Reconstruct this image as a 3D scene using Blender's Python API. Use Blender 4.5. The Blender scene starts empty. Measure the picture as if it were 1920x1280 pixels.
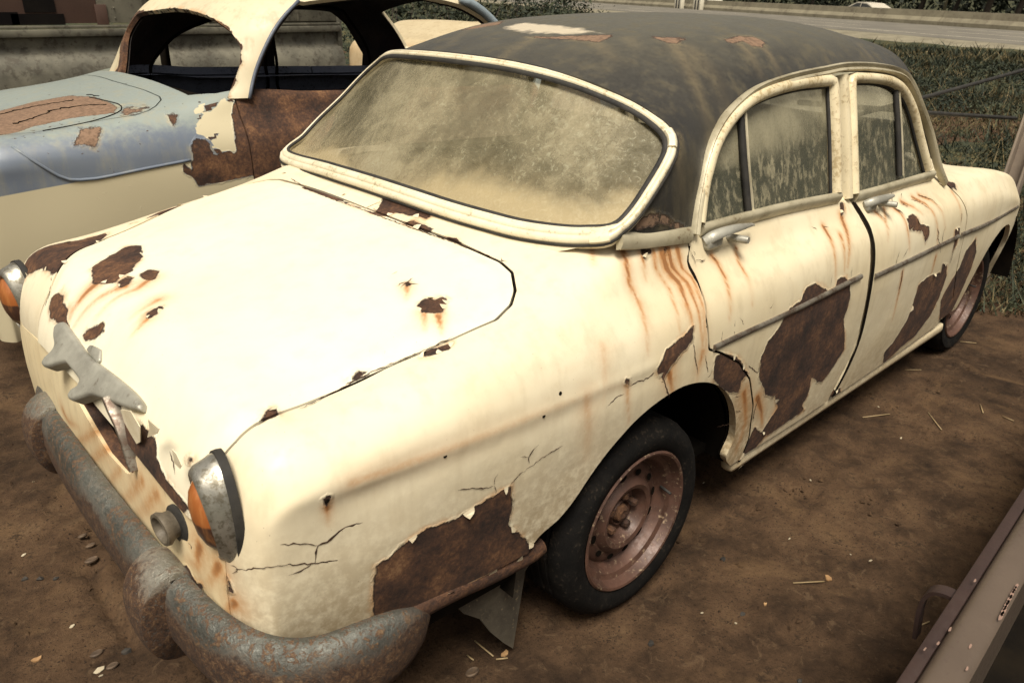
import bpy, bmesh, math, random
import numpy as np
from mathutils import Vector, Matrix
random.seed(7); RNG = np.random.default_rng(7)
sc = bpy.context.scene
# ================= camera, sky, sun, exposure =================
cam = bpy.data.objects.new('camera', bpy.data.cameras.new('camera')); sc.collection.objects.link(cam); sc.camera = cam
cam.data.sensor_width = 36.0; cam.data.lens = 36*1461.504/1920; cam.data.clip_end = 2000; cam.data.clip_start = .02
cam.data.dof.use_dof = True; cam.data.dof.focus_distance = 2.25; cam.data.dof.aperture_fstop = 10
cam.matrix_world = Matrix([[0.731405, 0.266246, -0.627821, -1.157543], [-0.68153, 0.317417, -0.659366, -1.735781], [0.023728, 0.910143, 0.413615, 1.544231], [0.0, 0.0, 0.0, 1.0]])
world = bpy.data.worlds.new('World'); sc.world = world; world.use_nodes = True
wn = world.node_tree; wn.nodes.clear()
SUN_EL, SUN_AZ = math.radians(62), math.radians(222)
sky = wn.nodes.new('ShaderNodeTexSky'); sky.sky_type = 'NISHITA'; sky.sun_disc = False
sky.sun_elevation = SUN_EL; sky.sun_rotation = math.radians(90)-SUN_AZ; sky.air_density = 1.0; sky.dust_density = 6.0; sky.ozone_density = .6
hs = wn.nodes.new('ShaderNodeHueSaturation'); hs.inputs['Saturation'].default_value = .25
tint = wn.nodes.new('ShaderNodeMix'); tint.data_type = 'RGBA'; tint.blend_type = 'MULTIPLY'; tint.inputs[0].default_value = 1; tint.inputs[7].default_value = (1, .925, .81, 1)
bg = wn.nodes.new('ShaderNodeBackground'); bg.inputs['Strength'].default_value = .065
wo = wn.nodes.new('ShaderNodeOutputWorld')
wn.links.new(sky.outputs[0], hs.inputs['Color']); wn.links.new(hs.outputs[0], tint.inputs[6]); wn.links.new(tint.outputs[2], bg.inputs[0]); wn.links.new(bg.outputs[0], wo.inputs[0])
sl = bpy.data.lights.new('sun', 'SUN'); sl.energy = 3.0; sl.angle = math.radians(24); sl.color = (1, .935, .82)
sun = bpy.data.objects.new('sun', sl); sc.collection.objects.link(sun)
_d = Vector((math.cos(SUN_EL)*math.cos(SUN_AZ), math.cos(SUN_EL)*math.sin(SUN_AZ), math.sin(SUN_EL)))
sun.rotation_euler = _d.to_track_quat('Z', 'Y').to_euler()
sc.view_settings.view_transform = 'Standard'; sc.view_settings.look = 'None'; sc.view_settings.gamma = 1; sc.view_settings.exposure = .60

import math
import numpy as np
# ---------- smooth surfaces through a net of measured points (metres; x back, y to the far side, z up) ----------
def ncs(t, P, tt):
    """natural cubic spline through P (n,k) at parameters t, sampled at tt"""
    t = np.asarray(t, float); P = np.asarray(P, float); n = len(t); h = np.diff(t)
    A = np.zeros((n, n)); B = np.zeros_like(P); A[0, 0] = A[-1, -1] = 1
    for i in range(1, n-1):
        A[i, i-1] = h[i-1]; A[i, i] = 2*(h[i-1]+h[i]); A[i, i+1] = h[i]
        B[i] = 6*((P[i+1]-P[i])/h[i]-(P[i]-P[i-1])/h[i-1])
    S = np.linalg.solve(A, B)
    k = np.clip(np.searchsorted(t, tt, side='right')-1, 0, n-2)
    a = (t[k+1]-tt)[:, None]; b = (tt-t[k])[:, None]; hk = h[k][:, None]
    return S[k]*a**3/(6*hk)+S[k+1]*b**3/(6*hk)+(P[k]/hk-S[k]*hk/6)*a+(P[k+1]/hk-S[k+1]*hk/6)*b
def _i(tab, x, c): return float(np.interp(x, [r[0] for r in tab], [r[c] for r in tab]))
# x, centre z, j3 y,z, crest y,z, shoulder y,z, round y,z, side offset, crease z
ROWS = [
(-.72, .868, .600,.845, .655,.838, .700,.815, .735,.775, -.060, .740),
(-.60, .905, .608,.866, .672,.863, .725,.838, .758,.795, -.045, .750),
(-.35, .950, .615,.903, .680,.898, .737,.868, .772,.815, -.022, .755),
(-.05, 1.003, .620,.966, .685,.948, .738,.905, .778,.840, -.008, .755),
(.20, 1.048, .630,1.022, .690,1.000, .727,.934, .780,.855, .000, .755),
(.50, 1.030, .640,1.012, .692,.998, .724,.930, .782,.860, .003, .752),
(.90, 1.010, .645,.995, .693,.982, .728,.925, .784,.860, .005, .750),
(1.30, 1.000, .645,.978, .696,.966, .732,.918, .785,.855, .006, .745),
(1.75, .985, .640,.962, .700,.950, .736,.905, .785,.845, .002, .738),
(2.02, 1.000, .620,.965, .700,.930, .742,.885, .784,.830, -.002, .732),
(2.25, .975, .585,.925, .690,.905, .742,.868, .782,.812, -.008, .726),
(2.60, .915, .560,.880, .682,.883, .738,.845, .775,.790, -.020, .715),
(2.90, .840, .550,.815, .670,.833, .722,.795, .755,.740, -.042, .695),
(3.12, .750, .540,.725, .645,.758, .695,.715, .722,.660, -.075, .610)]
def _row(r):
    x, zc, y3, z3, y4, z4, y5, z5, y6, z6, o, zk = r
    d = zc-z3
    return [(x,0,zc),(x,y3*.41,zc-d*.16),(x,y3*.78,zc-d*.58),(x,y3,z3),(x,y4,z4),(x,y5,z5),(x,y6,z6),
            (x,.803+o,zk),(x,.800+o,.62-(.755-zk)*.6),(x,.787+o,.48-(.755-zk)*.3),(x,.771+o,.35),(x,.750+o,.21)]
FR = [
[(-.80,0,.42),(-.80,.25,.42),(-.798,.40,.42),(-.796,.47,.42),(-.794,.51,.415),(-.79,.545,.41),(-.788,.57,.40),(-.785,.59,.385),(-.782,.605,.36),(-.78,.612,.32),(-.78,.615,.27),(-.78,.61,.21)],
[(-.812,0,.57),(-.81,.25,.57),(-.806,.43,.57),(-.803,.51,.57),(-.80,.555,.565),(-.797,.59,.555),(-.795,.615,.54),(-.792,.635,.51),(-.788,.65,.46),(-.785,.655,.40),(-.782,.655,.32),(-.78,.645,.21)],
[(-.805,0,.70),(-.803,.25,.70),(-.798,.45,.70),(-.793,.54,.70),(-.789,.59,.695),(-.786,.63,.68),(-.783,.66,.655),(-.78,.68,.61),(-.776,.692,.54),(-.772,.694,.45),(-.77,.69,.34),(-.768,.68,.21)],
[(-.775,0,.80),(-.775,.25,.797),(-.772,.47,.79),(-.768,.575,.785),(-.765,.63,.782),(-.762,.675,.765),(-.758,.703,.735),(-.754,.722,.695),(-.75,.73,.60),(-.746,.728,.48),(-.743,.72,.35),(-.74,.70,.21)]]
RR = [
[(3.24,0,.64),(3.24,.25,.635),(3.24,.42,.62),(3.22,.52,.62),(3.23,.60,.665),(3.225,.645,.64),(3.22,.67,.59),(3.215,.68,.54),(3.21,.685,.49),(3.20,.675,.42),(3.19,.66,.33),(3.18,.65,.21)],
[(3.28,0,.5),(3.28,.2,.5),(3.28,.36,.5),(3.27,.45,.5),(3.28,.52,.51),(3.275,.56,.50),(3.27,.58,.475),(3.265,.59,.45),(3.26,.6,.42),(3.25,.6,.38),(3.24,.59,.31),(3.23,.58,.21)]]
NET = np.array(FR+[_row(r) for r in ROWS]+RR, float)   # far-side sign (+y); mirrored for the near side
def body_grid(du, dv, sgn, rng=None):
    """sample the net: returns points (nu,nv,3). du/dv spacing in metres along/around the body"""
    nr, nc = NET.shape[:2]
    tr = np.concatenate([[0], np.cumsum(np.linalg.norm(np.diff(NET[:, 5], axis=0), axis=1))])
    tc = np.concatenate([[0], np.cumsum(np.linalg.norm(np.diff(NET[7], axis=0), axis=1))])
    if rng is None: rng = (0, tr[-1])
    uu = np.linspace(rng[0], rng[1], int((rng[1]-rng[0])/du)+1); vv = np.linspace(0, tc[-1], int(tc[-1]/dv)+1)
    A = ncs(tr, NET.reshape(nr, -1), uu).reshape(len(uu), nc, 3)
    B = ncs(tc, A.transpose(1, 0, 2).reshape(nc, -1), vv).reshape(len(vv), len(uu), 3).transpose(1, 0, 2)
    B[..., 1] = np.maximum(B[..., 1], 0)*sgn
    return B
# windscreen surface: x as a function of y, z (bowed in plan)
WSP = (-.019, .775, .223, .931, .071)
def ws_x(y, z):
    q = z-1.0
    return WSP[0]+WSP[1]*q+WSP[4]*q*q+(WSP[2]+WSP[3]*q)*y*y
# tumblehome of the side glass: half width by height
ZT = np.array([.85, .93, 1.0, 1.1, 1.2, 1.30, 1.36, 1.42]); YT = np.array([.745, .72, .697, .672, .648, .617, .597, .57])
def side_y(z): return np.interp(z, ZT, YT)
# roof shell: star-shaped about CEN, radius interpolated over direction
CEN = np.array([1.15, 0, .70])
ROOF = [ # x,|y|,z
(.30,0,1.375),(.315,.2,1.37),(.35,.4,1.352),(.375,.5,1.325),(.385,.58,1.295),(.38,.64,1.255),(.36,.672,1.215),(.30,.69,1.15),(.24,.695,1.10),(.18,.69,1.04),
(.30,.70,1.03),(.42,.70,1.00),(.47,.68,1.08),(.535,.655,1.165),(.60,.64,1.228),(.68,.622,1.275),(.80,.608,1.312),(.97,.60,1.332),(1.16,.596,1.342),(1.31,.594,1.346),(1.51,.596,1.336),(1.69,.604,1.312),(1.78,.618,1.268),(1.85,.64,1.194),(1.92,.668,1.098),(1.98,.70,.98),
(.60,0,1.438),(.9,0,1.468),(1.2,0,1.475),(1.5,0,1.468),(1.8,0,1.432),(2.0,0,1.38),(2.2,0,1.28),(2.35,0,1.12),(2.45,0,1.0),
(.60,.35,1.422),(.9,.35,1.45),(1.2,.35,1.456),(1.5,.35,1.45),(1.8,.35,1.412),
(.62,.52,1.365),(.9,.52,1.402),(1.2,.52,1.411),(1.5,.52,1.402),(1.72,.52,1.366),
(2.0,.45,1.35),(2.15,.5,1.2),(2.25,.52,1.05),(2.1,.62,1.0),(2.0,.58,1.2),(.45,.62,1.27),(2.4,.4,1.0)]
def _stereo(P):
    d = P-CEN; r = np.linalg.norm(d, axis=-1); d = d/r[..., None]
    return d[..., :2]/(1+d[..., 2:3]), r
def _roof_fit():
    P = np.array(ROOF); M = P*[1, -1, 1]; P = np.concatenate([P, M[P[:, 1] > 0]])
    ab, r = _stereo(P); n = len(ab)
    D = np.linalg.norm(ab[:, None]-ab[None], axis=2); K = np.where(D > 0, D*D*np.log(D+1e-12), 0)+1e-5*np.eye(n)
    A = np.zeros((n+3, n+3)); A[:n, :n] = K; Q = np.c_[np.ones(n), ab]; A[:n, n:] = Q; A[n:, :n] = Q.T
    return ab, np.linalg.solve(A, np.r_[r, 0, 0, 0])
_RA, _RW = _roof_fit()
def roof_pt(ab):
    ab = np.asarray(ab, float); D = np.linalg.norm(ab[..., None, :]-_RA, axis=-1); K = np.where(D > 0, D*D*np.log(D+1e-12), 0)
    n = len(_RA); r = K@_RW[:n]+_RW[n]+ab@_RW[n+1:]
    s = (ab**2).sum(-1); d = np.concatenate([2*ab/(1+s)[..., None], ((1-s)/(1+s))[..., None]], -1)
    return CEN+d*r[..., None]
def roof_ab(P): return _stereo(np.asarray(P, float))[0]

# second car: same family of surfaces, taller scuttle, shifted and narrower
C2Y = 2.02
def to2(P):
    P = np.array(P, float); x, y, z = P[..., 0], P[..., 1], P[..., 2]
    dz = np.interp(x, [-1, -.5, 0, .5, 2, 3.3], [.19, .165, .13, .11, .12, .16])*np.clip((z-.35)/.45, 0, 1)
    dz = dz-.035*np.clip(1-np.abs(y)/.6, 0, 1)*np.clip(-x/.5, 0, 1)
    return np.stack([x+.05, C2Y+y*.90, z+dz], -1)
def from2(P):
    P = np.array(P, float); return P
ROOF2 = [ # x,|y-C2Y|,z
(.27,0,1.405),(.27,.3,1.395),(.29,.5,1.355),(.325,.58,1.30),(.32,.615,1.24),(.27,.625,1.15),(.20,.63,1.08),
(.10,0,1.12),(.12,.4,1.11),(.28,.645,1.12),(.34,.635,1.20),(.42,.62,1.36),(.55,.60,1.46),(.9,.58,1.50),(1.2,.58,1.50),(1.45,.58,1.47),(1.62,.59,1.41),(1.78,.62,1.25),(1.85,.66,1.12),
(.6,0,1.55),(1.0,0,1.60),(1.4,0,1.58),(1.7,0,1.50),(.6,.4,1.53),(1.0,.4,1.56),(1.4,.4,1.54),(1.75,.35,1.42),(1.9,.3,1.25),(1.98,0,1.22),(2.02,0,1.12),(1.95,.45,1.12),(.3,.655,.98),(.6,.665,.98),(1.0,.67,.98),(1.5,.67,.98),(1.85,.66,.98),(.75,.645,1.12),(1.2,.645,1.12),(1.6,.65,1.12),(.12,.60,.98),(0,.3,.98)]
CEN2 = np.array([1.05, C2Y, .80])
def _st2(P):
    d = P-CEN2; r = np.linalg.norm(d, axis=-1); d = d/r[..., None]; return d[..., :2]/(1+d[..., 2:3]), r
def _fit2():
    P = np.array(ROOF2, float); M = P*[1, -1, 1]; P = np.concatenate([P, M[P[:, 1] > 0]]); P[:, 1] += C2Y
    ab, r = _st2(P); n = len(ab); D = np.linalg.norm(ab[:, None]-ab[None], axis=2); K = np.where(D > 0, D*D*np.log(D+1e-12), 0)+1e-5*np.eye(n)
    A = np.zeros((n+3, n+3)); A[:n, :n] = K; Q = np.c_[np.ones(n), ab]; A[:n, n:] = Q; A[n:, :n] = Q.T
    return ab, np.linalg.solve(A, np.r_[r, 0, 0, 0])
_RA2, _RW2 = _fit2()
def roof2_pt(ab):
    ab = np.asarray(ab, float); D = np.linalg.norm(ab[..., None, :]-_RA2, axis=-1); K = np.where(D > 0, D*D*np.log(D+1e-12), 0)
    n = len(_RA2); r = K@_RW2[:n]+_RW2[n]+ab@_RW2[n+1:]
    s = (ab**2).sum(-1); d = np.concatenate([2*ab/(1+s)[..., None], ((1-s)/(1+s))[..., None]], -1)
    return CEN2+d*r[..., None]
def roof2_ab(P): return _st2(np.asarray(P, float))[0]

# ================= helpers =================
C = sc.collection
def tag(o, label=None, cat=None, group=None, kind=None):
    for k, v in (('label', label), ('category', cat), ('group', group), ('kind', kind)):
        if v: o[k] = v
    return o
def empty(name, loc, label, cat, group=None):
    o = bpy.data.objects.new(name, None); C.objects.link(o); o.location = loc; o.empty_display_size = .1
    return tag(o, label, cat, group)
def mesh_obj(name, V, F, mat, parent=None, attrs=None, smooth=True, local=False):
    """one mesh object; V in world metres (shifted to the parent's origin unless local)"""
    V = np.asarray(V, float).reshape(-1, 3)
    me = bpy.data.meshes.new(name)
    if isinstance(F, np.ndarray) and F.ndim == 2:
        n, k = F.shape
        me.vertices.add(len(V)); me.loops.add(n*k); me.polygons.add(n)
        me.loops.foreach_set('vertex_index', F.astype(np.int32).ravel()); me.polygons.foreach_set('loop_start', np.arange(0, n*k, k, dtype=np.int32))
        me.vertices.foreach_set('co', V.astype(np.float32).ravel()); me.update(calc_edges=True); me.validate()
    else:
        me.from_pydata([tuple(v) for v in V], [], [tuple(int(i) for i in f) for f in F]); me.update()
    if smooth: me.polygons.foreach_set('use_smooth', [True]*len(me.polygons))
    for k, a in (attrs or {}).items():
        if len(a) == len(me.vertices):
            at = me.attributes.new(k, 'FLOAT', 'POINT'); at.data.foreach_set('value', np.asarray(a, np.float32))
    me.materials.append(mat)
    o = bpy.data.objects.new(name, me); C.objects.link(o)
    if parent is not None:
        o.parent = parent
        if not local:
            p = parent; off = Vector((0, 0, 0))
            while p is not None: off += p.location; p = p.parent
            me.transform(Matrix.Translation(-off))
    return o
def autosmooth(o, ang=35):
    me = o.data; bm = bmesh.new(); bm.from_mesh(me); a = math.radians(ang)
    for e in bm.edges:
        if len(e.link_faces) == 2 and e.calc_face_angle(0) > a: e.smooth = False
    bm.to_mesh(me); bm.free(); return o
def grid_tris(G):
    nu, nv = G.shape[:2]; I = np.arange(nu*nv).reshape(nu, nv)
    a, b, c, d = I[:-1, :-1].ravel(), I[1:, :-1].ravel(), I[1:, 1:].ravel(), I[:-1, 1:].ravel()
    return np.concatenate([np.stack([a, b, c], 1), np.stack([a, c, d], 1)])
def grid_normals(G, flip=False):
    du = np.gradient(G, axis=0); dv = np.gradient(G, axis=1); n = np.cross(du, dv); n /= np.linalg.norm(n, axis=-1, keepdims=True)+1e-12
    return (-n if flip else n).reshape(-1, 3)
def clip(V, T, f, N):
    """keep f>0"""
    f = np.where(np.abs(f) < 1e-5, 1e-5, f); s = f > 0; c = s[T].sum(1)
    out = [T[c == 3]]; newV = [V]; newN = [N]; base = len(V); cache = {}
    addV = []; addN = []
    def cut(i, j):
        k = (i, j) if i < j else (j, i)
        if k in cache: return cache[k]
        t = f[k[0]]/(f[k[0]]-f[k[1]]); addV.append(V[k[0]]*(1-t)+V[k[1]]*t); addN.append(N[k[0]]*(1-t)+N[k[1]]*t)
        cache[k] = base+len(addV)-1; return cache[k]
    nt = []
    for t in T[c == 1]:
        k = int(np.argmax(s[t])); a, b, d = int(t[k]), int(t[(k+1) % 3]), int(t[(k+2) % 3]); nt.append((a, cut(a, b), cut(a, d)))
    for t in T[c == 2]:
        k = int(np.argmin(s[t])); a, b, d = int(t[k]), int(t[(k+1) % 3]), int(t[(k+2) % 3]); p, q = cut(a, b), cut(a, d); nt += [(p, b, d), (p, d, q)]
    if nt: out.append(np.array(nt))
    T2 = np.concatenate(out) if out else T[:0]
    if addV: V = np.concatenate([V, addV]); N = np.concatenate([N, addN])
    used = np.unique(T2); m = np.full(len(V), -1); m[used] = np.arange(len(used))
    return V[used], m[T2], N[used]
def poly_sdf(P, Q):
    """signed distance of points P (n,2) to polygon Q (m,2); negative inside"""
    Q = np.asarray(Q, float); P = np.asarray(P, float); n = len(P); d2 = np.full(n, 1e9); ins = np.zeros(n, bool)
    for i in range(len(Q)):
        a = Q[i]; b = Q[(i+1) % len(Q)]; e = b-a; w = P-a; t = np.clip((w@e)/(e@e+1e-12), 0, 1)
        d2 = np.minimum(d2, ((w-t[:, None]*e)**2).sum(1))
        cr = ((a[1] > P[:, 1]) != (b[1] > P[:, 1]))
        with np.errstate(all='ignore'): xi = (b[0]-a[0])*(P[:, 1]-a[1])/(b[1]-a[1]+1e-15)+a[0]
        ins ^= cr & (P[:, 0] < xi)
    d = np.sqrt(d2); return np.where(ins, -d, d)
def seg_dist(P, L):
    """distance of 3D points to polyline, and arc fraction"""
    L = np.asarray(L, float); best = np.full(len(P), 1e9); fr = np.zeros(len(P)); ln = np.linalg.norm(np.diff(L, axis=0), axis=1); tot = ln.sum(); acc = 0
    for i in range(len(L)-1):
        e = L[i+1]-L[i]; w = P-L[i]; t = np.clip((w@e)/(e@e+1e-12), 0, 1); d = np.linalg.norm(w-t[:, None]*e, axis=1); m = d < best
        best = np.where(m, d, best); fr = np.where(m, (acc+t*ln[i])/tot, fr); acc += ln[i]
    return best, fr
def flange(V, T, N, depth):
    """return edge folded inward along all open edges"""
    E = np.concatenate([T[:, [0, 1]], T[:, [1, 2]], T[:, [2, 0]]]); K = np.sort(E, 1); key = K[:, 0].astype(np.int64)*len(V)+K[:, 1]
    u, idx, cnt = np.unique(key, return_index=True, return_counts=True); B = E[idx[cnt == 1]]
    used = np.unique(B); m = np.full(len(V), -1); m[used] = np.arange(len(used)); n0 = len(V); k = len(used)
    Nn = N[used]/(np.linalg.norm(N[used], axis=1, keepdims=True)+1e-9)
    A = V[used]; D = A-Nn*depth
    F = np.stack([m[B[:, 1]]+n0, m[B[:, 0]]+n0, m[B[:, 0]]+n0+k, m[B[:, 1]]+n0+k], 1)
    F = np.concatenate([F[:, [0, 1, 2]], F[:, [0, 2, 3]]])
    return np.concatenate([V, A, D]), np.concatenate([T, F]), np.concatenate([N, N[used], N[used]]), used
def panel(name, V, T, N, fields, mat, parent, depth=.014, attrf=None, lift=None):
    for f in fields: V, T, N = clip(V, T, f(V), N)
    at = attrf(V, N) if attrf else {}
    n0 = len(V); V0 = V
    if lift: V = lift(V, N)
    if depth:
        V, T, N, used = flange(V, T, N, depth)
        at = {k_: np.concatenate([a_, a_[used], a_[used]]) for k_, a_ in at.items()}
    return mesh_obj(name, V, T, mat, parent, at)
def smooth_path(P, step=.01, closed=False, corner=None):
    """Catmull-Rom resample; corner = indices kept sharp"""
    P = [np.asarray(p, float) for p in P]; n = len(P); out = []
    segs = n if closed else n-1
    cs = set(corner or [])
    for i in range(segs):
        p1, p2 = P[i], P[(i+1) % n]; p0 = P[i-1] if (closed or i > 0) else 2*p1-p2; p3 = P[(i+2) % n] if (closed or i+2 < n) else 2*p2-p1
        if i in cs: p0 = 2*p1-p2
        if (i+1) % n in cs: p3 = 2*p2-p1
        k = max(1, int(np.linalg.norm(p2-p1)/step))
        for j in range(k):
            t = j/k; out.append(.5*((2*p1)+(-p0+p2)*t+(2*p0-5*p1+4*p2-p3)*t*t+(-p0+3*p1-3*p2+p3)*t**3))
    if not closed: out.append(P[-1])
    return np.array(out)
def sweep(name, P, nrm, prof, mat, parent=None, closed=False, scale=None, cap=True, attrs=None, sharp=None):
    """sweep profile (a across, b outward) along P; nrm = (n,3) or function(P) giving outward normals"""
    P = np.asarray(P, float); n = len(P); Nn = nrm(P) if callable(nrm) else np.broadcast_to(np.asarray(nrm, float), P.shape)
    if closed: Tn = np.roll(P, -1, 0)-np.roll(P, 1, 0)
    else: Tn = np.gradient(P, axis=0)
    Tn /= np.linalg.norm(Tn, axis=1, keepdims=True)+1e-12
    Bn = np.cross(Tn, Nn); Bn /= np.linalg.norm(Bn, axis=1, keepdims=True)+1e-12; Nn = np.cross(Bn, Tn)
    pr = np.asarray(prof, float); k = len(pr); sc_ = np.ones(n) if scale is None else np.asarray(scale)
    V = (P[:, None]+sc_[:, None, None]*(pr[None, :, :1]*Bn[:, None]+pr[None, :, 1:2]*Nn[:, None])).reshape(-1, 3); F = []
    for i in range(n if closed else n-1):
        a = i*k; b = ((i+1) % n)*k
        for j in range(k): F.append((a+j, b+j, b+(j+1) % k, a+(j+1) % k))
    if cap and not closed: F.append(tuple(range(k))); F.append(tuple(range((n-1)*k, n*k))[::-1])
    at = {kk: np.repeat(v, k) for kk, v in (attrs or {}).items()}
    o = mesh_obj(name, V, F, mat, parent, at); return autosmooth(o, sharp or 50)
def ellipse_prof(a, b, n=12): return [(a*math.cos(t), b*math.sin(t)) for t in np.linspace(0, 2*math.pi, n, endpoint=False)]
def lathe(name, prof, origin, axis, mat, parent=None, n=48, upv=(0, 0, 1), sy=1, sz=1, attrs=None, shear=None):
    """prof: (radius, along axis)"""
    ax = np.array(axis, float); ax /= np.linalg.norm(ax); u = np.array(upv, float); u -= ax*(u@ax); u /= np.linalg.norm(u); w = np.cross(ax, u)
    V = []; F = []; k = len(prof); O = np.array(origin, float)
    for i in range(n):
        t = 2*math.pi*i/n; c, s = math.cos(t), math.sin(t)
        for r, h in prof: V.append(O+ax*(h+(shear(c, s, r, h) if shear else 0))+(u*c*sz+w*s*sy)*r)
    for i in range(n):
        a = i*k; b = ((i+1) % n)*k
        for j in range(k-1): F.append((a+j, a+j+1, b+j+1, b+j))
    o = mesh_obj(name, V, F, mat, parent); return autosmooth(o, 40)
def box_v(c, s, R=None, bev=0):
    bm = bmesh.new(); bmesh.ops.create_cube(bm, size=1)
    for v in bm.verts: v.co = Vector((v.co.x*s[0], v.co.y*s[1], v.co.z*s[2]))
    if bev: bmesh.ops.bevel(bm, geom=bm.edges[:]+bm.verts[:], offset=bev, segments=2, affect='EDGES', profile=.6)
    bm.verts.ensure_lookup_table(); V = np.array([v.co[:] for v in bm.verts]); F = [[v.index for v in f.verts] for f in bm.faces]; bm.free()
    if R is not None: V = V@np.array(R.to_3x3() if hasattr(R, 'to_3x3') else R).T
    return V+np.array(c), F
def join(parts):
    V = []; F = []; n = 0
    for v, f in parts:
        V.append(np.asarray(v)); F += [tuple(i+n for i in q) for q in f]; n += len(v)
    return np.concatenate(V), F
def box(name, c, s, mat, parent=None, R=None, bev=.004):
    V, F = box_v(c, s, R, bev); return autosmooth(mesh_obj(name, V, F, mat, parent), 30)
def tube_v(P, r, n=8, r2=None):
    P = np.asarray(P, float); T = np.gradient(P, axis=0); T /= np.linalg.norm(T, axis=1, keepdims=True)+1e-12
    up = np.array([0, 0, 1.]) if abs(T[0, 2]) < .9 else np.array([1., 0, 0]); V = []; F = []; m = len(P)
    rr = np.linspace(r, r if r2 is None else r2, m)
    for i in range(m):
        b = np.cross(T[i], up); b /= np.linalg.norm(b)+1e-12; c = np.cross(b, T[i]); up = c
        for j in range(n):
            t = 2*math.pi*j/n; V.append(P[i]+rr[i]*(b*math.cos(t)+c*math.sin(t)))
    for i in range(m-1):
        for j in range(n): F.append((i*n+j, i*n+(j+1) % n, (i+1)*n+(j+1) % n, (i+1)*n+j))
    F.append(tuple(range(n))[::-1]); F.append(tuple(range((m-1)*n, m*n))); return np.array(V), F
def tube(name, P, r, mat, parent=None, n=8, r2=None):
    V, F = tube_v(P, r, n, r2); return mesh_obj(name, V, F, mat, parent)
def extrude_poly(name, pts, vec, mat, parent=None, bev=.003, crown=None):
    bm = bmesh.new(); vs = [bm.verts.new(p) for p in pts]; f = bm.faces.new(vs); r = bmesh.ops.extrude_face_region(bm, geom=[f])
    for v in r['geom']:
        if isinstance(v, bmesh.types.BMVert): v.co += Vector(vec)
    bmesh.ops.recalc_face_normals(bm, faces=bm.faces)
    if crown:
        big = sorted(bm.faces, key=lambda f: -f.calc_area())[:2]; top = max(big, key=lambda f: f.normal.dot(Vector(crown[2])))
        for st_ in range(4): bmesh.ops.inset_region(bm, faces=[top], thickness=crown[0]/4, depth=crown[1]*(.45, .28, .17, .10)[st_], use_even_offset=False)
        bev = 0
    if bev: bmesh.ops.bevel(bm, geom=bm.edges[:], offset=bev, segments=3, affect='EDGES', profile=.5, clamp_overlap=True)
    me = bpy.data.meshes.new(name); bm.to_mesh(me); bm.free(); V = np.array([v.co[:] for v in me.vertices]); F = [tuple(p.vertices) for p in me.polygons]; bpy.data.meshes.remove(me)
    return autosmooth(mesh_obj(name, V, F, mat, parent), 50)
def noise2(x, y, f, seed=0):
    r = np.random.default_rng(seed); v = 0; a = 1
    for o in range(5):
        for k in range(3):
            t = r.random()*6.28; p = r.random()*6.28; v = v+a*np.sin((x*math.cos(t)+y*math.sin(t))*f+p+1.7*np.sin((x*math.sin(t)-y*math.cos(t))*f*.6+p*2))/3
        f *= 2.1; a *= .55
    return v
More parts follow.
